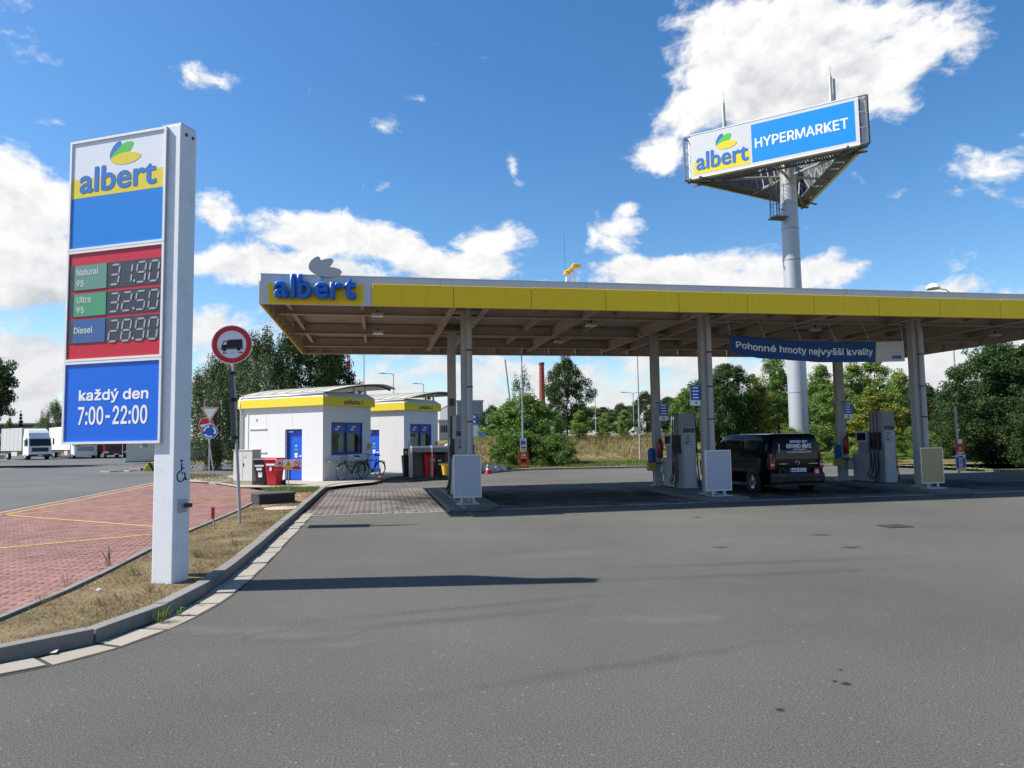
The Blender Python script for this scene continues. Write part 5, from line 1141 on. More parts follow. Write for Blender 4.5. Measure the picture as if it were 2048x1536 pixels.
# ------------------------------------------------------------------ road signs
def disc(m, r, y0, y1, cz=0, n=36, cx=0): return m.prism([(cx + r * math.cos(2 * math.pi * i / n), cz + r * math.sin(2 * math.pi * i / n)) for i in range(n)], 'xz', y0, y1)
base = G(480, 1046, .1); top = D(462, 688, base.y - .15); lean = math.atan2(top.x - base.x, top.z - base.z); hh = (top - base).length
t = thing('road_sign', 'leaning post with round red-rimmed no trucks sign', 'road sign', base, .12); t.rotation_euler = (0, lean, .0)
MB().cyl((0, 0, -.05), (0, 0, hh + .36), .032, n=12).build('post', GALV, t, smooth='auto')
b = MB(); disc(b, .40, -.055, -.045, hh); b = b.build('disc', TXTW, t); q = MB(); disc(q, .385, -.060, -.0555, hh); q.build('red_rim', PRINTR, b); q = MB(); disc(q, .285, -.065, -.0605, hh); q.build('white_field', SIGNW, b)
z = hh
MB().prism([(-.07, z - .075), (.21, z - .075), (.21, z + .10), (-.06, z + .10), (-.06, z + .085), (-.16, z + .075), (-.20, z - .02), (-.21, z - .075)], 'xz', -.068, -.0655).prism([(-.23, z - .10), (.22, z - .10), (.22, z - .08), (-.23, z - .08)], 'xz', -.068, -.0655).build('lorry_symbol', TXTK, b)
MB().prism([(-.175, z + .0), (-.10, z + .0), (-.10, z + .06), (-.145, z + .055)], 'xz', -.071, -.0685).build('cab_window', SIGNW, b)
for x in (-.15, .13, -.0):
    if x: q = MB(); disc(q, .040, -.072, -.0655, z - .10, 14, x); q.build('wheel_symbol', TXTK, b)
MB().prism([(-.19, z - .175), (-.15, z - .15), (-.15, z - .168), (-.09, z - .168), (-.09, z - .182), (-.15, z - .182), (-.15, z - .20)], 'xz', -.068, -.0655).prism([(.21, z - .175), (.17, z - .15), (.17, z - .168), (.11, z - .168), (.11, z - .182), (.17, z - .182), (.17, z - .20)], 'xz', -.068, -.0655).build('arrow', TXTK, b)
text(b, '5 m', TXTK, (.01, -.066, z - .195), size=.06)
pl = MB(); pl.box(-.055, -.045, -.27, .27, hh - 2.02, hh - .52); pl.build('side_plate', mat('plate_back', (.12, .125, .13), .5, .4, var=.1), t); MB().box(-.06, .05, -.05, .05, hh - .62, hh - .56).box(-.06, .05, -.05, .05, hh - 1.95, hh - 1.89).build('clamp', DARKM, t)
MB().box(-.05, .05, -.05, .05, hh - 1.18, hh - 1.10).build('clamp', DARKM, t)

def ring_arrows(b, z, r):
    for k in range(3):
        a0 = math.radians(90 + 15 + k * 120); a1 = a0 + math.radians(72); pts = [(r * .62 * math.cos(a), z + r * .62 * math.sin(a)) for a in np.linspace(a0, a1, 8)] + [(r * .84 * math.cos(a), z + r * .84 * math.sin(a)) for a in np.linspace(a1, a0, 8)]
        MB().prism(pts, 'xz', -.066, -.062).build('arrow', TXTW, b); am = a0 - .30
        MB().prism([(r * .52 * math.cos(a0), z + r * .52 * math.sin(a0)), (r * .94 * math.cos(a0), z + r * .94 * math.sin(a0)), (r * .73 * math.cos(am), z + r * .73 * math.sin(am))], 'xz', -.066, -.062).build('arrow_head', TXTW, b)
bs = G(418, 953, .1); t = thing('road_sign', 'give way triangle above a blue roundabout sign on the grass island', 'road sign', bs, .1); sc = bs.y / FPX
zc = D(418, 863, bs.y).z - .1; zt_ = D(418, 830, bs.y).z - .1
MB().cyl((0, 0, 0), (0, 0, zt_ + .3), .03, n=10).build('post', GALV, t)
b = MB(); disc(b, .36, -.06, -.05, zc); b = b.build('disc', TXTW, t); q = MB(); disc(q, .34, -.062, -.0605, zc); q.build('blue_field', PRINTB, b); ring_arrows(b, zc, .34)
s = .42; b = MB().prism([(-s, zt_ + .38), (s, zt_ + .38), (0, zt_ - .36)], 'xz', -.06, -.05).build('triangle', mat('faded_rim', (.70, .38, .24), .5, var=.2, scale=9), t); s = .29; MB().prism([(-s, zt_ + .30), (s, zt_ + .30), (0, zt_ - .22)], 'xz', -.064, -.0605).build('white_field', TXTW, b)
bs = G(428, 951, .1); t = thing('road_sign', 'tilted no entry sign behind the give way sign', 'road sign', bs, -.15); dz = D(402, 849, bs.y).z - .1
t.rotation_euler = (0, math.radians(-9), -.1); MB().cyl((0, 0, 0), (0, 0, dz + .3), .03, n=10).build('post', GALV, t); b = MB(); disc(b, .37, -.05, -.04, dz); b = b.build('disc', TXTW, t); q = MB(); disc(q, .35, -.054, -.0505, dz); q.build('red_field', PRINTR, b); MB().box(-.27, .27, -.058, -.0545, dz - .06, dz + .06).build('bar', TXTW, b)

# ------------------------------------------------------------------ black van
def van():
    t = thing('van', 'black van with white lettering on its rear window refuelling at the pump', 'van', (12.1, 18.95, 0))
    PT = mat('van_black', (.004, .004, .006), .14, var=.1, coat=0, spec=.15); TR = mat('van_trim', (.02, .02, .022), .5)
    W = .90
    def sec(y, zt, wb, wt, zb=.97, z0=.26, inset=0):
        s = [(-wb + .10, z0), (-wb + .02, z0 + .10), (-wb, z0 + .35), (-wb, zb), (-wt - (wb - wt) * .35, zb + (zt - zb) * .55), (-wt, zt - .13), (-wt + .07, zt - .03), (-wt + .25, zt)]
        return [(x, y, z) for x, z in s] + [(-x, y, z) for x, z in s[::-1]]
    S = [sec(-.02, 1.60, .80, .66, .95, .42), sec(.03, 1.69, .86, .70, .96, .32), sec(.14, 1.735, .895, .735), sec(.6, 1.75, W, .745), sec(2.2, 1.755, W, .745), sec(2.9, 1.73, W, .735), sec(3.25, 1.65, W, .72), sec(3.75, 1.30, W, .74, .98), sec(4.02, 1.08, .89, .76, .96), sec(4.45, .98, .87, .72, .88), sec(4.70, .82, .80, .64, .72), sec(4.76, .62, .74, .60, .56, .30)]
    MB().loft(S).build('body', PT, t, smooth='auto')
    # side glass, rear glass
    for s in (-1, 1):
        for (y0, y1) in ((.35, 1.50), (1.56, 2.70), (2.76, 3.35)):
            zt0, zt1 = 1.55, (1.55 if y1 < 3 else 1.42); x = lambda z: s * (W - (z - .97) / .73 * .145 + .004)
            MB().add([(x(1.03), y0, 1.03), (x(1.03), y1 + (.25 if y1 > 3 else 0), 1.03), (x(zt1), y1 - .02, zt1), (x(zt0), y0 + .05, zt0)] + [(x(1.03) + s * .006, y0, 1.03), (x(1.03) + s * .006, y1 + (.25 if y1 > 3 else 0), 1.03), (x(zt1) + s * .006, y1 - .02, zt1), (x(zt0) + s * .006, y0 + .05, zt0)], [(0, 1, 2, 3), (7, 6, 5, 4), (0, 4, 5, 1), (1, 5, 6, 2), (2, 6, 7, 3), (3, 7, 4, 0)]).build('side_window', GLASSD, t)
        # wheels
        for y in (.88, 3.75):
            a = MB(); a.cyl((s * .86, y, .31), (s * .915, y, .31), .385, n=28); ar = a.build('wheel_arch', TR, t)
            w = MB(); w.lathe([(.20, -.10), (.29, -.105), (.315, -.07), (.315, .07), (.29, .105), (.20, .10)], 32, Matrix.Translation((s * .83, y, .315)) @ Matrix.Rotation(math.pi / 2, 4, 'Y')); wo = w.build('wheel', RUBBER, t, smooth='auto')
            RM = mat('alloy', (.5, .5, .52), .25, .9); r = MB(); r.lathe([(.19, .0), (.205, .02), (.205, .03), (.18, .02)], 28, Matrix.Translation((s * .915, y, .315)) @ Matrix.Rotation(s * math.pi / 2, 4, 'Y')); r.build('rim', RM, wo, smooth='auto')
            for k in range(5):
                a_ = 2 * math.pi * k / 5 + .3; sp = MB(); sp.tube([(s * .935, y, .315), (s * .93, y + .195 * math.cos(a_), .315 + .195 * math.sin(a_))], [.035, .022], 6); sp.build('spoke', RM, wo)
        MB().box(s * .86 - .02, s * .86 + .045, 3.30, 3.44, 1.02, 1.05).box(min(s * .93, s * 1.08), max(s * .93, s * 1.08), 3.32, 3.44, 1.0, 1.20).build('mirror', TR, t, bevel=.02)
        TL = mat('tail_red', (.30, .004, .006), .15, coat=.5); l = MB(); x0, x1 = sorted((s * .70, s * .862)); l.loft([[(s * .72, -.035, .72), (s * .865, -.012, .72), (s * .872, .16, .74), (s * .74, .1, .74)], [(s * .725, -.04, .88), (s * .862, -.015, .88), (s * .884, .18, .88), (s * .74, .1, .88)], [(s * .73, -.02, 1.15), (s * .835, .02, 1.15), (s * .845, .14, 1.17), (s * .74, .1, 1.15)]]); lo = l.build('tail_lamp', TL, t)
        MB().box(min(s * .735, s * .855), max(s * .735, s * .855), -.046, -.036, .815, .855).build('reverse_lens', mat('lens_clear', (.75, .72, .72), .2), lo); MB().box(min(s * .55, s * .70), max(s * .55, s * .70), -.075, -.06, .36, .39).build('reflector', TL, t)
    rg_ = MB(); yz = lambda z: -.02 + (z - .95) / .65 * .03 - .006
    rw = MB().add([(-.70, yz(1.0) - .012, 1.0), (.70, yz(1.0) - .012, 1.0), (.60, yz(1.56) - .004, 1.56), (-.60, yz(1.56) - .004, 1.56), (-.70, .03, 1.0), (.70, .03, 1.0), (.60, .04, 1.56), (-.60, .04, 1.56)], [(0, 1, 2, 3), (4, 7, 6, 5), (0, 4, 5, 1), (1, 5, 6, 2), (2, 6, 7, 3), (3, 7, 4, 0)]).build('rear_window', GLASSD, t)
    ty = -.05
    for body, z, w, h in (('MERCEDES-BENZ', 1.475, .56, .065), ('GRAND BMX', 1.315, .80, .125), ('1.8.2015 NÁPLAVKA', 1.185, .78, .05)): text(rw, body, TXTW, (.06, ty, z), size=.1, bold=.03, width=w, height=h)
    MB().box(-.12, .30, ty, ty + .004, 1.268, 1.285).build('print_line', TXTW, rw); MB().box(-.60, -.55, ty, ty + .004, 1.18, 1.45).build('print_line', mat('print_dim', (.4, .4, .4), .5, var=.4, scale=30), rw)
    bp = MB(); bp.loft([[(x * .97, -.02, .28), (x, -.07, .36), (x, -.085, .50), (x * .99, -.05, .60), (x * .98, .05, .60), (x * .98, .05, .28)] for x in (-.86, .86)]); bp.build('rear_bumper', TR, t, bevel=.015)
    MB().box(-.30, .30, -.045, -.03, .62, .74).build('plate_recess', TR, t); pl = MB().box(-.24, .27, -.052, -.046, .625, .735).build('number_plate', TXTW, t); MB().box(-.24, -.20, -.054, -.0525, .627, .733).build('euro_band', PRINTB, pl); text(pl, '4AR 8217', TXTK, (.035, -.055, .642), size=.1, bold=.02, width=.42, height=.075)
    em = MB(); em.tube([(.065 * math.cos(a), -.052, .90 + .065 * math.sin(a)) for a in np.linspace(0, 6.283, 25)[:-1]], .006, 5, True)
    for a in (90, 210, 330): em.tube([(0, -.052, .90), (.063 * math.cos(math.radians(a)), -.052, .90 + .063 * math.sin(math.radians(a)))], .006, 5)
    em.build('emblem', mat('chrome2', (.7, .7, .72), .15, .95), t); MB().box(-.58, -.32, -.046, -.040, .855, .87).build('badge', ALU, t); MB().box(.36, .66, -.046, -.040, .855, .87).build('badge', ALU, t)
    st = MB(); disc(st, .105, -.078, -.07, .63, 24, .60); s_ = st.build('round_sticker', mat('sticker_red', (.5, .03, .04), .5), t)
    for k in range(2):
        for j in range(2): MB().box(.55 + .055 * j, .595 + .055 * j, -.081, -.0785, .585 + .05 * k, .625 + .05 * k).build('print', TXTW, s_)
    st = MB(); st.tube([(-.50 + .10 * math.cos(a), -.075, .63 + .10 * math.sin(a)) for a in np.linspace(0, 6.283, 25)[:-1]], .006, 4, True); st.build('round_sticker', mat('sticker_grey', (.25, .2, .16), .5), t)
    MB().prism([(-.70, 3.30), (.70, 3.30), (.76, 3.96), (-.76, 3.96)], 'xy', 0, .005, Matrix.Translation((0, 0, 1.64)) @ Matrix.Translation((0, 3.28, 0)) @ Matrix.Rotation(-.72, 4, 'X') @ Matrix.Translation((0, -3.28, 0))).build('windscreen', GLASSD, t)
    MB().box(-.72, .72, .05, 4.4, .22, .30).build('underbody', BLACK, t)
van()

# ------------------------------------------------------------------ tall three-sided billboard on a mast
def mast():
    c = Vector((27.25, 42.2, 0)); A, B, C_ = [Vector((c.x, c.y, 19)) + (q - Vector((c.x, c.y, 19))) * 1.10 for q in (Vector((21.16, 43.84, 19)), Vector((28.83, 36.8, 19)), Vector((32.01, 47.64, 19)))]
    t = thing('billboard_tower', 'tall silver mast carrying a three-sided hypermarket billboard above the trees', 'billboard', c)
    MS = mat('mast_silver', (.42, .43, .455), .45, .35, var=.05, scale=1); DK = mat('steel_dark', (.13, .14, .15), .6, .3, var=.15); GY = mat('steel_grey', (.36, .37, .38), .5, .3, var=.1)
    m = MB(); m.lathe([(.62, 0), (.60, 6), (.56, 12), (.53, 18.6), (.53, 20.4)], 40); m.build('mast', MS, t, smooth='auto')
    for z in (4.4, 8.8, 13.2, 15.3, 17.0, 18.3): r = .62 - .09 * z / 18.6; MB().lathe([(r, z), (r + .025, z + .01), (r + .025, z + .07), (r, z + .08)], 40).build('flange', GY, t, smooth='auto')
    Hs = 2.95
    HW = mat('hyper_white', (.60, .60, .61), .45, var=.03)
    def face(P, Q, front):
        d = (Q - P); L = d.length; rz = math.atan2(d.y, d.x); M_ = P + d * .5 - c
        W = L - 1.15; pb = MB().box(-W / 2, W / 2, .0, .30, 0, Hs).build('panel', HW, t, loc=(M_.x, M_.y, 19), rotz=rz)
        if front:
            MB().box(-W / 2 + W * .39, W / 2 - .22, -.006, -.001, .22, Hs - .22).build('blue_field', HYPB, pb); MB().box(-W / 2 + .18, -W / 2 + W * .375, -.006, -.001, .20, 1.08).build('yellow_field', SIGNY, pb)
            text(pb, 'HYPERMARKET', TXTW, (-W / 2 + W * .675, -.012, 1.14), size=.9, bold=.016, width=W * .53, height=.62)
            cx = -W / 2 + W * .20; albert(pb, cx, .50, W * .325, -.022, LOGOB, 1.3); logo(pb, cx, .50, W * .325, -.004, .004, 1.25)
        MB().box(-W / 2 + .02, W / 2 - .02, .301, .33, .02, Hs - .02).build('backing', DK, pb)  # dark sheet added so the sunlit panel back looks dark from below
        MB().box(-W / 2, W / 2, -.02, .34, Hs + .001, Hs + .06).box(-W / 2, W / 2, -.02, .34, -.06, -.001).build('border', WHITE, pb)
        for k in range(1, 6): MB().box(-W / 2 + W * k / 6 - .004, -W / 2 + W * k / 6 + .004, -.0005, .001, .05, Hs - .05).build('seam', GY, pb)
        # chord beams and walkway behind the panel
        MB().box(-L / 2 + .2, L / 2 - .2, .31, .45, -.16, -.02).build('chord', DK, pb); MB().box(-L / 2 + .3, L / 2 - .3, 1.15, 1.25, -.16, -.06).build('chord', DK, pb); wk = MB()
        for k in range(int((L - 1.6) / .16)):
            if rnd.random() < .86: wk.box(-L / 2 + .8 + k * .16, -L / 2 + .9 + k * .16, .45, 1.15, -.10, -.07)
        tag(wk.build('walkway', DK, pb), kind='stuff')
        tr = MB()
        for k in range(9): x = -W / 2 + W * k / 9; tr.tube([(x, .38, .0), (x + W / 18, .8, Hs * .5), (x + W / 9, .38, 0)], .035, 5)
        tag(tr.build('truss', GY, pb), kind='stuff')
        # open end frames
        for s in (-1, 1):
            x = s * L / 2 - s * .15
            e = MB(); e.box(x - .05, x + .05, -.02, .08, -.05, Hs).box(min(x, s * W / 2), max(x, s * W / 2), -.02, .06, Hs - .08, Hs).box(min(x, s * W / 2), max(x, s * W / 2), -.02, .06, -.05, .05).build('end_frame', DK, pb); MB().box(min(x, s * W / 2), max(x, s * W / 2), .0, .03, Hs * .33, Hs * .33 + .03).box(min(x, s * W / 2), max(x, s * W / 2), .0, .03, Hs * .66, Hs * .66 + .03).build('end_rail', GY, pb)
    face(A, B, True); face(B, C_, False); face(C_, A, False)
    sp = []
    for q in (A, B, C_, (A + B) / 2, (B + C_) / 2, (C_ + A) / 2):
        p = q - c; p.z = 19
        d = Vector((p.x, p.y, 0)).normalized(); e = d * (Vector((p.x, p.y, 0)).length - .5)
        s = MB(); s.tube([d * .5 + Vector((0, 0, 18.95)), e + Vector((0, 0, 18.95))], .09, 6).tube([d * .5 + Vector((0, 0, 20.3)), e + Vector((0, 0, 20.3))], .06, 6)
        n = 5
        for k in range(n): a = d * .5 + (e - d * .5) * (k / n); b = d * .5 + (e - d * .5) * ((k + .5) / n); s.tube([a + Vector((0, 0, 18.95)), b + Vector((0, 0, 20.3))], .035, 5)
        s.build('spoke_truss', GY, t)
    # ladder with safety cage, dish, antennas
    lp = Vector((-1.05, -.35, 0)); ld = MB()
    for s in (-.22, .22): ld.tube([lp + Vector((s * .3, s, 16.1)), lp + Vector((s * .3, s, 19.0))], .025, 5)
    for k in range(11): ld.tube([lp + Vector((-.066, -.22, 16.2 + k * .26)), lp + Vector((.066, .22, 16.2 + k * .26))], .015, 4)
    ld.build('ladder', DK, t); cg = MB()
    for k in range(7): a = math.pi * (.5 + k / 6); cg.tube([lp + Vector((-.1 + .42 * math.cos(a), .38 * math.sin(a), 16.0)), lp + Vector((-.1 + .42 * math.cos(a), .38 * math.sin(a), 18.4))], .02, 4)
    for z in (16.0, 16.8, 17.6, 18.4): cg.tube([lp + Vector((-.1 + .42 * math.cos(a), .38 * math.sin(a), z)) for a in np.linspace(math.pi * .5, math.pi * 1.5, 12)], .022, 4)
    cg.build('safety_cage', DK, t); MB().box(lp.x - .5, lp.x + .5, lp.y - .45, lp.y + .45, 15.93, 16.0).build('landing', DK, t); MB().tube([lp + Vector((0, 0, 16.6)), (-.55, -.2, 16.6)], .03, 5).build('stay', DK, t)
    dd = MB(); dd.lathe([(.02, -.05), (.34, .0), (.36, .12), (.30, .16), (.02, .18)], 24, Matrix.Translation((-1.65, -.5, 18.35)) @ Matrix.Rotation(math.radians(70), 4, 'Y') @ Matrix.Rotation(.5, 4, 'X')); dd.build('dish', mat('dish_cream', (.62, .58, .48), .5), t, smooth='auto')
    AN = mat('antenna_cream', (.66, .64, .56), .5)
    for (u, v0, v1, y, two) in ((1450, 266, 205, 44.2, False), (1664, 214, 152, 39.9, True)):
        p = D(u, v0, y) - c; q = D(u, v1, y) - c
        a = MB().tube([(p.x, p.y, 19 + Hs - .6), (p.x, p.y, q.z + .15)], .045, 8).build('antenna_pole', GY, t); MB().box(p.x - .13 - .05, p.x + .05 - .05, p.y - .16, p.y - .04, p.z + .25, q.z - .1).build('antenna', AN, a, bevel=.02)
        if two: MB().box(p.x + .16, p.x + .32, p.y - .02, p.y + .10, p.z + .1, q.z - .15).build('antenna', mat('antenna_grey', (.42, .43, .45), .5), a, bevel=.02)
        MB().cyl((p.x, p.y, q.z), (p.x, p.y, q.z + .7), .012, n=5).build('rod', DK, a); MB().tube([(p.x + .1, p.y, p.z + .9), (p.x + .15, p.y, p.z - .2)], .02, 5).build('cable', DK, a)
mast()

# ------------------------------------------------------------------ lamp posts and poles
LG = mat('lamp_grey', (.36, .37, .38), .5, .3, var=.08)
def lamp(u, vtop, y, label, arm=(-1.2, .1), r=.06, z0=0.0, head=True, double=False, dome=False, lean=0):
    p = D(u, vtop, y); t = thing('street_lamp', label, 'street lamp', (p.x, y, z0), group='street lamps'); h = p.z - z0
    MB().cyl((0, 0, 0), (0, 0, h * .45), r, r * .85, 10).cyl((0, 0, h * .45), (0, 0, h), r * .7, r * .55, 10).build('post', LG, t, smooth='auto')
    for k, s in enumerate((1, -1) if double else (1,)):
        if not head: continue
        ax, az = arm[0] * s, arm[1]; MB().tube([(0, 0, h - .05), (ax * .3, 0, h + az * .7), (ax, 0, h + az)], r * .5, 6).build('arm', LG, t)
        if dome: MB().lathe([(.34, 0), (.36, .04), (.28, .2), (.12, .3), (.01, .31)], 18, Matrix.Translation((ax * 1.25, 0, h + az - .03))).build('lamp_head', WHITE, t, smooth='auto'); MB().lathe([(.05, -.05), (.30, -.02), (.32, .0)], 18, Matrix.Translation((ax * 1.25, 0, h + az - .04))).build('lens', FG, t)
        else: MB().loft([[(ax + q * math.copysign(1, ax), -w, h + az - .03), (ax + q * math.copysign(1, ax), w, h + az - .03), (ax + q * math.copysign(1, ax), w * .6, h + az + hh_), (ax + q * math.copysign(1, ax), -w * .6, h + az + hh_)] for q, w, hh_ in ((-.05, .05, .03), (.15, .13, .09), (.5, .13, .08), (.7, .04, .02))]).build('lamp_head', LG, t, smooth='auto')
    return t
lamp(1043, 706, 38.9, 'lamp post with election posters beside the big bush', arm=(-.9, -.08), r=.065)
lamp(1274, 690, 48.0, 'tall thin lamp post with the back of a give way sign', arm=(-1.0, .1), r=.07, head=True)
lamp(787, 748, 70, 'street lamp rising behind the roof of the first kiosk', arm=(-.8, .05), r=.07)
lamp(847, 768, 85, 'street lamp rising behind the roof of the second kiosk', arm=(-.7, .05), r=.07)
lamp(728, 700, 52, 'plain pole between the kiosk roof and the canopy edge', head=False, r=.055)
lamp(1190, 788, 82, 'street lamp standing right of the tall dark tree', arm=(-1.1, .1), r=.07, z0=1.2)
lamp(1266, 786, 84, 'double-armed street lamp in front of the far dark trees', arm=(-1.0, .06), r=.07, z0=1.2, double=True)
lamp(558, 666, 46, 'street lamp among the birches behind the first kiosk', arm=(.8, .1), r=.06)
lamp(1900, 584, 33.5, 'lamp post with white dome head showing above the canopy', arm=(-.85, .18), r=.06, dome=True)
lp = D(1022, 800, 44); tp = D(1010, 719, 44); t = thing('leaning_pole', 'thin leaning pole beside the lamp post at the big bush', 'pole', (lp.x + .35, 44, 0)); MB().tube([(0, 0, 0), (tp.x - lp.x - .35, 0, tp.z)], .05, 8).build('shaft', LG, t)
t = thing('road_sign', 'pale back of a give way triangle on the thin lamp post', 'road sign', tuple(D(1275.5, 862, 47.9)), .0); MB().prism([(-.32, .28), (.32, .28), (0, -.32)], 'xz', -.01, .0).build('plate', mat('sign_back', (.62, .60, .42), .5, var=.03), t); MB().box(-.05, .05, .001, .10, .05, .1).build('clamp', DARKM, t)

# election posters on two poles
def posters(u, vbase, parts, label, z0=.09, pole=None):
    b = G(u, vbase, z0); t = thing('poster_stack', label, 'poster', (b.x, b.y, z0), -.1)
    if pole: MB().cyl((0, .06, 0), (0, .06, pole), .04, n=8).build('pole', LG, t)
    px = b.y / FPX * 1.03
    for (v0, v1, w, m_, bits) in parts:
        z0_, z1_ = (vbase - v1) * px, (vbase - v0) * px; q = MB().box(-w * px / 2, w * px / 2, -.07, -.05, z0_, z1_).build('poster', m_, t)
        rg = random.Random(int(v0))
        for k, (mm_, fx, fz, fw, fh) in enumerate(bits): MB().box((-.5 + fx) * w * px, (-.5 + fx + fw) * w * px, -.074 - .001 * k, -.0705, z0_ + fz * (z1_ - z0_), z0_ + (fz + fh) * (z1_ - z0_)).build('print', mm_, q)
PO = mat('poster_orange', (.62, .07, .03), .5, var=.2, scale=5); PW = mat('poster_white', (.66, .68, .72), .5, var=.15, scale=7); PRD = mat('poster_red', (.60, .02, .02), .5, var=.15, scale=6)
posters(1047.5, 944, [(905, 936, 20, PO, [(PRINTY, .15, .12, .7, .08), (TXTK, .25, .35, .5, .22), (PRINTY, .2, .62, .6, .08), (TXTW, .3, .78, .4, .08)]), (877, 904, 13, PW, [(PRINTB, .1, .5, .35, .3), (PRINTY, .1, .08, .8, .14), (PRINTR, .15, .25, .7, .1), (TXTK, .5, .55, .3, .2)])], 'orange and white posters strapped low on the lamp post')
posters(1921, 948, [(905, 940, 24, PW, [(PRINTB, .02, .1, .28, .75), (PRINTY, .15, .04, .7, .14), (PRINTR, .1, .2, .6, .06), (PRINTB, .65, .2, .3, .6), (TXTK, .3, .82, .4, .1), (YB, .38, .4, .2, .3)]), (870, 904, 21, PRD, [(TXTW, .25, .70, .5, .28), (PRINTY, .35, .25, .3, .2), (TXTW, .1, .06, .8, .08)])], 'red and white posters on a pole in front of the dark trees', pole=2.6)
# white rubble by the cone
rg = np.random.default_rng(4); m = MB()
for k in range(36):
    p = G(985 + rg.normal(0, 13), 941 + rg.uniform(-2, 2), .06); s = rg.uniform(.06, .16); v = [(p.x + s * x * rg.uniform(.7, 1.2), p.y + s * y * rg.uniform(.7, 1.2), p.z + s * z * .8 + .04 + (.14 * rg.random())) for x in (-1, 1) for y in (-1, 1) for z in (-1, 1)]; m.add(v, [(0, 1, 3, 2), (4, 6, 7, 5), (0, 4, 5, 1), (2, 3, 7, 6), (0, 2, 6, 4), (1, 5, 7, 3)])
tag(m.build('rubble', mat('rubble_white', (.62, .62, .60), .9, var=.15, scale=9)), 'small heap of white rubble at the forecourt edge', 'rubble', kind='stuff')

# ------------------------------------------------------------------ far buildings, chimneys, boards
BRK = mat('brick_red', (.30, .07, .055), .9, var=.18, scale=.6)
p = D(1083, 725, 230); t = thing('brick_chimney', 'tall tapered red brick chimney beyond the trees', 'chimney', (p.x, 230, 0)); H_ = p.z
m = MB(); m.lathe([(1.15, 0), (1.05, H_ * .45), (.82, H_ - .9)], 24); m.build('shaft', BRK, t, smooth='auto'); MB().lathe([(.82, H_ - .9), (.98, H_ - .8), (.98, H_ - .2), (.86, H_), (.5, H_)], 24).build('crown', mat('soot_brick', (.10, .045, .04), .9), t, smooth='auto')
for z in np.arange(2, H_ - 1, 1.4): r = 1.16 - .3 * z / H_; MB().lathe([(r, z), (r + .02, z + .03), (r + .02, z + .12), (r, z + .15)], 24).build('iron_band', mat('band_dark', (.16, .05, .045), .8), t, smooth='auto')
p = D(696, 708, 160); t = thing('striped_stack', 'thin red and white striped stack behind the birches', 'chimney', (p.x, 160, 0)); H_ = p.z
for k in range(6): z1 = H_ - k * 1.6; MB().cyl((0, 0, z1 - 1.6), (0, 0, z1), .5, n=14).build('band', PRINTR if k % 2 else TXTW, t, smooth='auto')
MB().cyl((0, 0, 0), (0, 0, H_ - 9.6), .52, n=14).build('shaft', TXTW, t, smooth='auto')
BG_ = mat('cladding_grey', (.21, .24, .26), .6, .1, var=.05, scale=.3)
def block(u0, u1, vt, y, dep, m_, label, ribs=True, name='building'):
    a, b = D(u0, vt, y), D(u1, vt, y); t = thing(name, label, 'building', ((a.x + b.x) / 2, y, 0)); w = b.x - a.x; h = (a.z + b.z) / 2
    MB().box(-w / 2, w / 2, 0, dep, 0, h).build('wall', m_, t); MB().box(-w / 2 - .15, w / 2 + .15, -.15, dep, h, h + .3).build('roof_edge', GALV, t)
    if ribs:
        n = int(h / 2.2)
        for k in range(1, n): MB().box(-w / 2 + .01, w / 2 - .01, -.05, -.001, h * k / n, h * k / n + .12).build('cladding_joint', GALV, t)
    return t, w, h
block(914, 966, 803, 150, 40, BG_, 'grey metal-clad hall beyond the meadow')
t, w, h = block(878, 900, 843, 120, 12, mat('far_wall', (.42, .40, .36), .8), 'low pale building with dark windows beside the second kiosk', False)
for k in range(6): MB().box(-w / 2 + .25 + k * w / 6.2, -w / 2 + .25 + k * w / 6.2 + w * .1, -.06, -.001, h * .6, h * .85).build('window', GLASSD, t)
block(-60, 128, 849, 175, 20, mat('far_dark', (.06, .065, .07), .8), 'long low dark building behind the parked trucks', False)
# boards along the far road
def sboard(u0, u1, v0, v1, y, zb, base, bits, label, cat='sign board', name='sign_board'):
    a, b = D(u0, v0, y), D(u1, v1, y); t = thing(name, label, cat, ((a.x + b.x) / 2, y, zb)); w = b.x - a.x; q = MB().box(-w / 2, w / 2, -.05, .05, b.z - zb, a.z - zb).build('panel', base, t); h = a.z - b.z
    for s in (-.3, .3): MB().cyl((s * w, .1, 0), (s * w, .1, b.z - zb + h * .8), .05, n=8).build('post', LG, t)
    for k, (m_, fx, fz, fw, fh) in enumerate(bits): MB().box((-.5 + fx) * w, (-.5 + fx + fw) * w, -.056 - k * .002, -.0505, b.z - zb + fz * h, b.z - zb + (fz + fh) * h).build('print', m_, q)
sboard(944, 975, 859, 878.5, 72, .0, mat('board_lime', (.60, .66, .16), .5), [(TXTW, .05, .3, .25, .5), (mat('bubble_blue', (.06, .36, .55), .5), .42, .12, .48, .62), (PRINTG, .05, .1, .2, .1)], 'lime green advertising board with blue speech bubble by the meadow')
sboard(1076, 1101, 843, 866, 70, 1.0, mat('board_navy', (.02, .05, .20), .5), [(TXTW, .06, .45, .5, .06), (PRINTR, .5, .38, .2, .1), (TXTW, .2, .75, .6, .06)], 'dark blue direction board half hidden by the big bush')
p = D(949, 846, 66); t = thing('road_sign', 'blue and white pointed direction signs beside the front column', 'road sign', (p.x, 66, 0)); MB().cyl((0, .05, 0), (0, .05, p.z + .9), .04, n=8).build('post', LG, t)
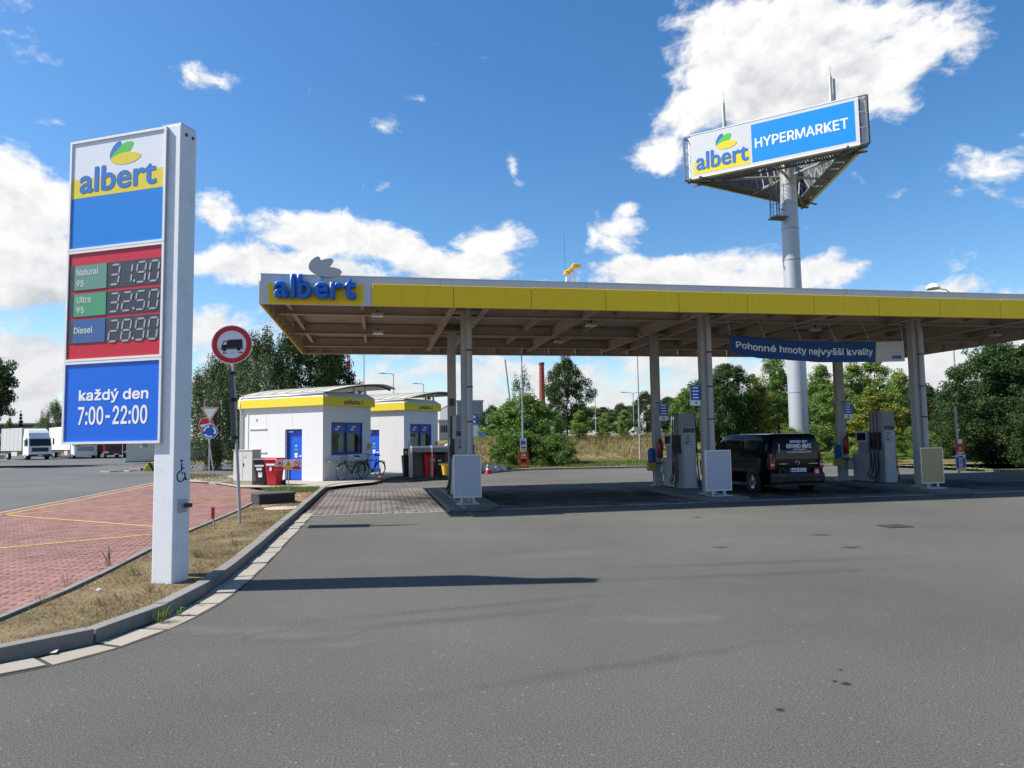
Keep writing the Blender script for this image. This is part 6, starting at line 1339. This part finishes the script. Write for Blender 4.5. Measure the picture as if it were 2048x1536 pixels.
MB().prism([(-.5, p.z - .15), (.25, p.z - .15), (.45, p.z + .35), (.25, p.z + .85), (-.5, p.z + .85)], 'xz', -.05, -.03).build('blue_plate', PRINTB, t); MB().box(-.3, .1, -.055, -.051, p.z + .0, p.z + .25).box(-.3, .1, -.055, -.051, p.z + .45, p.z + .7).build('print', TXTW, t); MB().prism([(-.5, p.z - 1.0), (.25, p.z - 1.0), (.5, p.z - .6), (.25, p.z - .2), (-.5, p.z - .2)], 'xz', -.05, -.03).build('white_plate', TXTW, t)
p = D(981, 868, 70); t = thing('marker_post', 'two small white marker plates on a thin post beside the bush', 'marker', (p.x, 70, 0)); MB().cyl((0, .05, 0), (0, .05, p.z + .9), .03, n=8).build('post', LG, t); MB().box(-.12, .12, -.03, .0, p.z - .1, p.z + .15).box(-.1, .1, -.03, 0, p.z + .75, p.z + 1.0).build('plate', TXTW, t)

# ------------------------------------------------------------------ truck yard
TW = mat('truck_white', (.74, .75, .76), .35, var=.03, dirt=.12, dirtcol=(.4, .38, .36)); TG = mat('truck_grey', (.50, .50, .48), .55, var=.05, dirt=.2, dirtcol=(.35, .33, .3)); TRD = mat('truck_red', (.22, .008, .012), .35, var=.06)
def truck(loc, rz, cabm, boxm, label, Lb=7.0, hb=3.7, deflector=True, box=True, hs=1.0):
    t = thing('truck', label, 'truck', loc, rz, 'trucks parked in the yard')   # front bumper at y=0, faces -y
    W = 1.22
    S = lambda y, z0, z1, w: [(-w, y, z0), (w, y, z0), (w, y, z1), (-w, y, z1)]
    MB().loft([S(.12, .55, 1.45, W - .05), S(0, .7, 1.42, W - .02), S(.02, 1.0, 1.6, W), S(.25, .95, 2.55, W - .06), S(.35, .95, 2.62, W - .06), S(1.75, .95, 2.72, W)][2:]).build('cab', cabm, t, bevel=.05)
    MB().box(-W, W, .02, 1.7, .50, .98).build('cab_base', cabm, t, bevel=.04)
    ws = MB(); ws.add([(-W + .12, -.02, 1.62), (W - .12, -.02, 1.62), (W - .16, .15, 2.44), (-W + .16, .15, 2.44), (-W + .12, .12, 1.66), (W - .12, .12, 1.66), (W - .16, .28, 2.42), (-W + .16, .28, 2.42)], [(0, 1, 2, 3), (4, 7, 6, 5), (0, 4, 5, 1), (1, 5, 6, 2), (2, 6, 7, 3), (3, 7, 4, 0)]); ws.build('windscreen', GLASSD, t)
    for s in (-1, 1): MB().box(min(s * W, s * (W + .006)), max(s * W, s * (W + .006)), .45, 1.3, 1.65, 2.35).build('side_window', GLASSD, t); MB().box(s * 1.40 - .06, s * 1.40 + .06, .05, .2, 1.75, 2.45).tube([(s * 1.2, .3, 2.45), (s * 1.4, .12, 2.5)], .03, 5).build('mirror', BLACK, t)
    if deflector: MB().loft([[(-w, y, z0), (w, y, z0), (w * .94, y, z1), (-w * .94, y, z1)] for y, z0, z1, w in ((.35, 2.6, 2.66, W - .12), (.55, 2.6, 3.15, W - .08), (1.0, 2.6, 3.52, W - .05), (1.75, 2.6, 3.62, W - .03))]).build('roof_deflector', cabm, t, bevel=.06)
    gr_ = MB().box(-.85, .85, -.012, .03, .95, 1.42).build('grille', BLACK, t)
    for k in range(5): MB().box(-.82, .82, -.03, -.013, 1.0 + k * .085, 1.035 + k * .085).build('grille_bar', ALU if hs > 1 else DARKM, gr_)
    MB().box(-W, W, -.10, .10, .38, .62).build('bumper', BLACK if hs == 1 else cabm, t, bevel=.04)
    for s in (-1, 1): MB().box(s * .98 - .2, s * .98 + .2, -.115, -.05, .63, .83).build('headlight', mat('headlight', (.7, .72, .75), .1), t, bevel=.03)
    MB().box(-.26, .26, -.115, -.101, .45, .56).build('number_plate', TXTW, t)
    if box:
        b = MB().box(-1.27, 1.27, 1.95, 1.95 + Lb, 1.05, hb).build('cargo_box', boxm, t, bevel=.02)
        for k in range(int(Lb / 1.2) + 1):
            y = 1.95 + k * 1.2
            for s in (-1, 1): MB().box(min(s * 1.271, s * 1.285), max(s * 1.271, s * 1.285), y, y + .04, 1.08, hb - .03).build('edge_strip', ALU, b)
        MB().box(-1.2, 1.2, 1.80, 1.95 + Lb, .75, 1.04).build('chassis', DARKM, t)
        for s in (-1, 1): MB().box(s * 1.16 - .05, s * 1.16 + .05, 3.4, 5.2, .45, .95).build('side_skirt', TG, t)
    for y in (1.0, 1.95 + Lb - 2.0) + ((1.95 + Lb - 3.2,) if Lb > 9 else ()):
        for s in (-1, 1): w = MB(); w.cyl((s * .92, y, .48), (s * 1.2, y, .48), .48, n=22); q = w.build('wheel', RUBBER, t, bevel=.03); MB().cyl((s * 1.201, y, .48), (s * 1.23, y, .48), .26, n=16).build('hub', ALU, q)
    return t
truck(tuple(G(80, 919.5)), .74, TW, TG, 'white box truck with rounded roof deflector in the yard', 6.5, 3.75)
truck(tuple(G(171, 917.5)), .56, TW, TW, 'white articulated truck with chrome grille half hidden by the price sign', 12.5, 3.95, hs=1.2)
truck(tuple(G(232, 916.5)), .42, TRD, mat('trailer_dark', (.05, .05, .055), .6), 'dark red truck parked beside the corrugated container', 10, 3.6)
t = truck(tuple(G(-14, 913)), .6, mat('truck_grey2', (.4, .41, .42), .5), TG, 'grey trailer truck standing next to the white box truck', 9, 3.7)
# small car
def car(loc, rz, m_, label):
    t = thing('car', label, 'car', loc, rz, 'parked cars'); W = .86
    S = lambda y, z0, z1, w, wt: [(-w, y, z0), (w, y, z0), (w, y, z0 + (z1 - z0) * .5), (wt, y, z1), (-wt, y, z1), (-w, y, z0 + (z1 - z0) * .5)]
    MB().loft([S(0, .35, .75, .74, .70), S(.12, .28, .82, .82, .78), S(.9, .25, .92, W, .82), S(1.2, .25, .96, W, .83), S(3.6, .25, .98, W, .82), S(4.05, .3, .92, .80, .74)]).build('body', m_, t, bevel=.03)
    MB().loft([S(1.0, .9, .96, .78, .76), S(1.75, .9, 1.42, .78, .60), S(3.0, .9, 1.45, .78, .60), S(3.85, .9, 1.0, .76, .7)]).build('cabin', GLASSD, t, bevel=.03); MB().loft([S(1.72, 1.40, 1.455, .62, .58), S(3.05, 1.42, 1.48, .62, .58)]).build('roof', m_, t)
    for y in (.8, 3.3):
        for s in (-1, 1): w = MB(); w.cyl((s * .70, y, .31), (s * .875, y, .31), .31, n=22); q = w.build('wheel', RUBBER, t, bevel=.02); MB().cyl((s * .876, y, .31), (s * .885, y, .31), .19, n=14).build('rim', ALU, q)
    for s in (-1, 1): MB().box(s * .6 - .14, s * .6 + .14, -.01, .1, .58, .72).build('headlight', mat('headlight', (.7, .72, .75), .1), t)
    return t
car(tuple(G(5, 923)), 1.75, mat('car_silver', (.42, .43, .45), .3, .5), 'silver car at the edge of the truck yard')
car(tuple(G(1912, 900)), 1.5, TW, 'white car glimpsed behind the red posters')
# corrugated container and its railings
b0 = G(252, 925); t = thing('corrugated_shed', 'small beige corrugated steel shed by the truck yard', 'shed', b0, .08); w = 2.6; H_ = D(275, 868, b0.y).z
CS = mat('corrugated_beige', (.70, .64, .52), .6, .1, var=.06, dirt=.3, dirtcol=(.25, .2, .15), streak=True)
pts = []
for k in range(27):
    x = w * k / 26; pts.append((x, 0 if k % 2 else -.05))
MB().loft([[(x, y, z) for x, y in pts] + [(w, 2.2, z), (0, 2.2, z)] for z in (.12, H_)]).build('wall', CS, t); MB().box(-.08, w + .08, -.1, 2.3, H_ + .001, H_ + .1).build('roof', CS, t); MB().box(-.05, w + 1.2, -.12, 2.3, 0, .118).build('base', CONCL, t)
for k in range(8): MB().cyl((w + .15 + k * .13, 0, .12), (w + .15 + k * .13, 0, H_ * .95), .018, n=5).build('rail', mat('rail_brown', (.12, .07, .06), .6), t)
MB().box(-.35, -.30, -.06, 0, .1, H_).box(-.35, 0, -.05, -.01, H_ - .1, H_ - .05).build('rail', GALV, t)
# yellow and black barrier with tape on the round island
b0 = G(302, 943); t = thing('barrier', 'yellow and black striped concrete barrier on the round island', 'barrier', b0, .1); BY_ = mat('barrier_yellow', (.62, .52, .04), .7, var=.1, dirt=.3)
MB().prism([(-.45, 0), (.9, 0), (.9, .55), (.0, .55), (-.28, .42)], 'xz', 0, .6).build('block', BY_, t, bevel=.02)
for k in range(3): x = -.2 + k * .42; MB().prism([(x, .54), (x + .16, .54), (x + .46, .01), (x + .30, .01)], 'xz', -.006, -.001).build('stripe', TXTK, t)
c0 = G(272, 945); m = MB(); m.lathe([(3.2, 0), (3.2, .015), (3.0, .02), (.1, .02)], 40); o = m.build('round_island', ASPHR, loc=(c0.x, c0.y, .004)); struct(o)
rg = np.random.default_rng(6)
for k in range(9):
    p = G(285 - k * 9 + rg.uniform(-3, 3), 941 + .6 * k * .6, .03); t = tag(MB().box(-.30, .30, -.06, .06, 0, .05 + (.12 if k < 3 else 0)).build('tape_strip', PRINTR if k % 2 else TXTW, loc=(p.x, p.y, .025), rotz=rg.uniform(-.5, .5)), ('red' if k % 2 else 'white') + ' piece of fallen barrier tape on the round island', 'barrier tape', 'fallen barrier tape')
# long grey wall behind the road signs
a, b = G(372, 921), G(520, 916); d = b - a; t = thing('boundary_wall', 'long grey concrete wall in the shade of the birches', 'wall', a, math.atan2(d.y, d.x)); WG = mat('wall_grey', (.30, .29, .28), .9, var=.1, scale=.8, dirt=.3)
n = 5
for k in range(n): MB().box(d.length * k / n + .02, d.length * (k + 1) / n - .02, 0, .15, -.1, 1.95).build('slab', WG, t, bevel=.01)
for k in range(n + 1): MB().box(d.length * k / n - .1, d.length * k / n + .1, -.06, .20, -.1, 2.0).build('pier', CONC, t)
# ------------------------------------------------------------------ trees and shrubs
BARK = mat('bark', (.09, .07, .055), .95, var=.25, scale=6, bump=.6, bscale=25); BIRCHB = mat('birch_bark', (.45, .43, .40), .8, var=.3, scale=5, dirt=.8, dirtcol=(.04, .04, .035))
def leafm(name, a, b, c, d): return island_mat(name, [(0, a), (.45, b), (.8, c), (1, d)], rough=.55, translucent=.32, spec=.18)
LF = {'dark': leafm('leaf_dark', (.019, .039, .014), (.036, .072, .021), (.058, .107, .027), (.098, .143, .039)),
      'mid': leafm('leaf_mid', (.056, .110, .025), (.103, .188, .037), (.156, .263, .053), (.213, .294, .073)),
      'light': leafm('leaf_light', (.096, .150, .030), (.156, .246, .046), (.228, .318, .066), (.300, .360, .090)),
      'yellow': leafm('leaf_yellow', (.084, .108, .018), (.168, .204, .030), (.240, .252, .042), (.312, .264, .060)),
      'birch': leafm('leaf_birch', (.044, .075, .027), (.075, .119, .040), (.112, .156, .056), (.163, .188, .088)),
      'conifer': leafm('leaf_conifer', (.008, .018, .010), (.014, .030, .016), (.022, .042, .022), (.030, .050, .025)),
      'ochre': leafm('leaf_ochre', (.176, .099, .017), (.286, .176, .022), (.352, .231, .033), (.198, .176, .033))}
def tree_meshes(seed, h, rad, base, prof, nclump, per, leaf, kind, droop=0.0, clump_r=.16, top_bias=0.0):
    """tapered trunk with limbs, crown of leaf clumps spread over an uneven envelope; returns (trunk, crown)"""
    rg = np.random.default_rng(seed); pf = {'round': lambda t: np.sqrt(np.maximum(0, 1 - (2 * t - .95) ** 2)) * .98 + .02, 'oval': lambda t: np.sin(np.pi * np.clip(t * .96 + .04, 0, 1)) ** .75, 'bush': lambda t: np.clip(1.05 - t ** 2.2, 0, 1) ** .8,
         'cone': lambda t: np.clip(1 - t, 0, 1) ** .9 * .95 + .03, 'poplar': lambda t: np.sin(np.pi * np.clip(t * .9 + .08, 0, 1)) ** .55 * (1 - .35 * t)}[prof]
    ch = h - base; lob = rg.uniform(0, 6.28, 4)
    tt = rg.uniform(0, 1, nclump) if prof != 'cone' else rg.uniform(0, 1, nclump) ** 1.5
    a = rg.uniform(0, 2 * np.pi, nclump); env = rad * pf(tt) * (1 + .22 * np.sin(2 * a + lob[0] + 3 * tt) + .16 * np.sin(3 * a + lob[1] - 5 * tt) + .10 * np.sin(7 * tt + lob[2]))
    rr = env * np.sqrt(rg.uniform(.10, 1.05, nclump)); c = np.c_[rr * np.cos(a), rr * np.sin(a), base + ch * tt + rg.normal(0, .03 * ch, nclump)]
    cs = clump_r * rad * rg.uniform(.6, 1.5, nclump)
    V = []; n = nclump * per; ci = np.repeat(np.arange(nclump), per); g = rg.normal(0, 1, (n, 3)); g /= np.linalg.norm(g, axis=1)[:, None] + 1e-9
    rad_l = rg.uniform(.25, 1, n) ** .6; sq = np.array([1, 1, .72]) if not droop else np.array([.7, .7, 1.0 + droop]); p = c[ci] + g * rad_l[:, None] * cs[ci][:, None] * sq
    if droop: p[:, 2] -= np.abs(rg.normal(0, droop * .5, n)) * cs[ci]
    if prof == 'cone': lay = np.round((p[:, 2] - base) / (ch / 11)) * (ch / 11) + base; p[:, 2] = lay - .06 * rad * np.hypot(p[:, 0], p[:, 1]) / rad * 2.2 + rg.normal(0, .03 * ch, n) * .5
    p[:, 2] = np.maximum(p[:, 2], .05)
    nrm = g * .7 + rg.normal(0, .6, (n, 3)) + np.array([0, 0, .35]); nrm /= np.linalg.norm(nrm, axis=1)[:, None]
    t1 = np.cross(nrm, rg.normal(0, 1, (n, 3))); t1 /= np.linalg.norm(t1, axis=1)[:, None]
    if droop: t1 = t1 * .5 + np.array([0, 0, -.9]); t1 -= nrm * (t1 * nrm).sum(1)[:, None]; t1 /= np.linalg.norm(t1, axis=1)[:, None] + 1e-9
    t2 = np.cross(nrm, t1); L = leaf * rg.uniform(.6, 1.35, n)[:, None]; w = L * (.55 if not droop else .5)
    V = np.stack([p - t1 * L * .5, p + t2 * w * .5 - t1 * L * .05, p + t1 * L * .5, p - t2 * w * .5 - t1 * L * .05], 1).reshape(-1, 3)
    crown = np_mesh('crown', V, np.arange(4 * n).reshape(-1, 4), LF[kind])
    m = MB(); r0 = max(.04, h * .02); zs = [0, base * .5 + .1, base + ch * .3, base + ch * .62, base + ch * .9]; path = [(rg.normal(0, .012 * h) if i else 0, rg.normal(0, .012 * h) if i else 0, z) for i, z in enumerate(zs)]
    m.tube(path, [r0 * k for k in (1.15, .9, .65, .4, .12)], 8)
    for k in rg.choice(nclump, min(nclump, 34), replace=False):
        z0 = max(base * .7, c[k][2] - np.hypot(c[k][0], c[k][1]) * .8); z0 = min(z0, zs[-2]); j = np.searchsorted(zs, z0) - 1; f = (z0 - zs[j]) / (zs[j + 1] - zs[j]); s = Vector(path[j]).lerp(Vector(path[j + 1]), f); e = Vector(c[k]); mid = s.lerp(e, .5) + Vector((0, 0, .05 * rad)); rb = r0 * .30 * (1 - .6 * z0 / h)
        m.tube([s, mid, e], [rb, rb * .65, rb * .25], 5)
    trunk = m.mesh('trunk', BIRCHB if kind == 'birch' else BARK, smooth=True); return trunk, crown
TC = {}
def tree(u, vtop, y, wpx, style, label, cat='tree', z0=0.0, rot=None, group=None, hmin=None, name=None):
    """u: centre pixel, vtop: top pixel, y: depth of its foot, wpx: crown width in photo pixels"""
    p = D(u, vtop, y); h = p.z - z0; dep = (Vector((p.x, y, CAMH)) - EYE).dot(_f); r = wpx / FPX * dep / 2
    P_ = {'round': (1, 8, 3.2, 1.6, 'round', 120, 190, .20, 'mid', 0, .21), 'dark': (2, 8, 3.2, 1.4, 'round', 130, 190, .20, 'dark', 0, .21), 'tall': (3, 10, 2.6, 1.2, 'oval', 120, 180, .20, 'mid', 0, .24), 'tallL': (4, 10, 2.4, .8, 'poplar', 110, 170, .20, 'light', 0, .25),
          'birch': (5, 9, 2.8, 1.2, 'oval', 150, 190, .15, 'birch', 1.4, .20), 'bush': (6, 3, 2.2, .1, 'bush', 100, 150, .13, 'mid', 0, .20), 'bushL': (7, 3, 2.0, .1, 'bush', 90, 140, .13, 'light', 0, .21), 'yellow': (8, 9, 2.4, .8, 'oval', 110, 160, .19, 'yellow', 0, .24),
          'conifer': (9, 8, 2.0, .4, 'cone', 170, 150, .20, 'conifer', 0, .15), 'sparse': (10, 7, 2.0, 1.5, 'oval', 60, 60, .14, 'birch', .4, .2), 'near': (11, 8, 3.8, .35, 'round', 260, 210, .17, 'dark', 0, .17), 'ochre': (12, 3, 1.6, .1, 'bush', 80, 130, .13, 'ochre', 0, .22), 'poplar': (13, 11, 3.0, 1.6, 'oval', 130, 190, .22, 'dark', 0, .22), 'high': (16, 9, 3.0, 4.4, 'round', 120, 190, .20, 'dark', 0, .21), 'round2': (14, 8, 3.0, 1.0, 'oval', 120, 190, .20, 'mid', 0, .22), 'dark2': (15, 8, 3.0, .8, 'oval', 130, 190, .20, 'dark', 0, .22)}[style]
    if style not in TC: TC[style] = tree_meshes(*P_)
    tr, cr = TC[style]; t = thing(name or ('shrub' if cat == 'shrub' else 'tree'), label, cat, (p.x, y, z0), rot if rot is not None else rnd.uniform(0, 6.28), group)
    sc = (r / P_[2] / 1.02, r / P_[2] / 1.02, h / P_[1] / 1.03)
    for nm, me in (('trunk', tr), ('crown', cr)): o = link(nm, me, t); o.scale = sc
    return t
# behind the first kiosk and the truck yard
tree(425, 722, 47, 150, 'birch', 'loose weeping birch standing behind the road sign island')
tree(535, 672, 45, 185, 'birch', 'tall weeping birch right behind the first kiosk', rot=1.0)
tree(618, 655, 47, 150, 'dark', 'dense dark round tree behind the first kiosk roof', rot=2)
tree(672, 690, 50, 95, 'dark2', 'dark leafy tree at the end of the birch row', rot=.4)
tree(480, 705, 52, 140, 'birch', 'weeping birch between the two other birches', rot=3.9)
tree(-22, 712, 62, 125, 'high', 'dark leafy tree overhanging the yard entrance', rot=1.1)
tree(42, 827, 150, 20, 'conifer', 'small dark spruce above the truck yard'); tree(20, 838, 140, 22, 'round', 'small rounded tree beside the spruce')
tree(112, 806, 110, 62, 'birch', 'birch half hidden behind the price sign', rot=.5); tree(88, 838, 115, 44, 'round2', 'low bushy tree beside the white trucks'); tree(165, 820, 120, 80, 'dark', 'dark tree behind the opening hours board')
# meadow side, left part
tree(1052, 792, 42.5, 150, 'round2', 'light green willow-like tree in the big bush group', rot=.2)
tree(1046, 738, 44, 80, 'sparse', 'thin sparse birch top rising out of the big bush', rot=1)
tree(1018, 800, 43, 72, 'tallL', 'light green young tree at the kiosk end of the big bush', rot=2.2)
tree(1050, 866, 40.5, 115, 'bush', 'big leafy bush at the far kerb beside the lamp post', 'shrub'); tree(1110, 872, 40.3, 115, 'bush', 'dense low bush sloping down to the mown grass', 'shrub', rot=2.4); tree(1003, 872, 41, 52, 'bush', 'leafy bush behind the white rubble', 'shrub', rot=4)
tree(1133, 716, 88, 92, 'dark', 'tall dark poplar beside the brick chimney', z0=1.3, rot=.7)
for k, (u, v, w, st) in enumerate(((985, 812, 60, 'dark'), (1060, 815, 70, 'dark2'), (1098, 822, 60, 'dark'), (1165, 808, 70, 'round'), (1205, 815, 60, 'dark2'), (1240, 808, 66, 'dark'), (1290, 785, 74, 'dark'), (1335, 795, 70, 'dark2'), (1020, 818, 56, 'dark'))):
    tree(u, v, 96 + (k % 3) * 5, w, st, ('dark tree in the far hedgerow right behind the meadow', 'dark oval tree in the far hedgerow behind the meadow')[st == 'dark2'] if st != 'round' else 'greener round tree in the far hedgerow', z0=1.3, group='far hedgerow trees')
for k, (u, v, w) in enumerate(((1117, 838, 34), (1158, 822, 48), (1212, 826, 40), (1250, 820, 40))):
    tree(u, v, 66 + k, w, 'tallL', ('small light green sapling bush next to the blue board', 'wide light green sapling bush on the meadow', 'light green sapling bush left of the double lamp', 'light green sapling bush below the double lamp')[k], 'shrub', z0=1.3, rot=k * 1.3)
# right part, behind the pumps
tree(1345, 862, 52, 46, 'bushL', 'small leafy bush on the mown grass behind the back column', 'shrub', z0=.3)
tree(1342, 800, 80, 34, 'sparse', 'thin pale birch in the gap behind the blue plates', z0=1.3)
tree(1385, 770, 54, 85, 'round', 'rounded bright green tree behind the middle pump', z0=.3, rot=.9)
tree(1452, 730, 50, 120, 'dark2', 'dense dark green tree behind the van', z0=.2, rot=2); tree(1422, 752, 56, 90, 'dark', 'dark tree behind the downpipe column', z0=.3, rot=1.2)
tree(1508, 752, 50, 75, 'yellow', 'yellow-green tree between the dark tree and the mast', z0=.2, rot=.3); tree(1548, 712, 52, 80, 'tall', 'tall loose green tree left of the silver mast', z0=.2, rot=3)
tree(1640, 732, 54, 80, 'tall', 'tall green tree right of the silver mast', z0=.2, rot=1.5); tree(1600, 770, 56, 90, 'round2', 'green tree partly behind the silver mast', z0=.2, rot=5)
tree(1700, 726, 50, 90, 'tallL', 'light green feathery tree behind the back column', z0=.1, rot=.7); tree(1748, 714, 49, 88, 'tallL', 'tall light green feathery tree behind the right pump', z0=.1, rot=2.9); tree(1800, 742, 50, 85, 'tallL', 'light green tree next to the front column by the tan board', z0=.1, rot=4.4)
tree(1668, 772, 47, 110, 'round', 'rounded green tree behind the van roof', z0=.1, rot=2); tree(1755, 790, 44, 130, 'yellow', 'yellowish green tree behind the right pump', z0=.05, rot=1.7); tree(1850, 770, 46, 110, 'dark', 'dark green tree between the tan board column and the posters', z0=.05, rot=.2)
tree(1870, 822, 42, 62, 'ochre', 'ochre leaved shrub beside the tan board', 'shrub', z0=.05)
for k, (u, v, w) in enumerate(((1650, 905, 70), (1712, 898, 80), (1770, 900, 70), (1842, 896, 60), (1600, 905, 60))):
    tree(u, v, 36.5 + .4 * k, w, 'bushL' if k != 3 else 'bush', ('bright low bush right of the van', 'bright low bush behind the back column with the bucket', 'bright low bush behind the right pump cabinet', 'low green bush between the tan board and the pump', 'low bush hidden behind the van')[k], 'shrub', z0=.05, rot=k)
tree(1985, 688, 30, 215, 'near', 'big dark spreading tree at the forecourt edge behind the posters', z0=.05, rot=.8)
tree(2060, 690, 29, 170, 'dark2', 'tall dark tree at the end of the forecourt', z0=.05, rot=2.6); tree(1930, 775, 36, 120, 'near', 'dark shrubby tree behind the red posters', z0=.05, rot=3.3); tree(2100, 760, 26.5, 170, 'near', 'dark spreading tree nearest the canopy end', z0=.05, rot=5)
tree(2020, 700, 44, 150, 'birch', 'grey-green birch behind the big dark tree', z0=.05)

# wood behind: a closed row of trees that fills the gaps
for k, u in enumerate(range(1372, 2060, 42)):
    st = ('round', 'dark2', 'tall', 'round2', 'dark')[k % 5]; tree(u + rnd.uniform(-10, 10), 775 + rnd.uniform(-18, 22), 62 + rnd.uniform(-3, 4), 88, st, 'tree in the closed wood row behind the pumps', z0=.4, group='wood row behind the pumps')
for k, u in enumerate(range(1580, 1900, 40)):
    tree(u, 868 + rnd.uniform(-12, 10), 40.5 + rnd.uniform(-1, 1.5), 70, ('bush', 'bushL')[k % 2], ('green undergrowth bush at the foot of the wood', 'bright undergrowth bush at the foot of the wood')[k % 2], 'shrub', z0=.05, group='undergrowth at the foot of the wood')
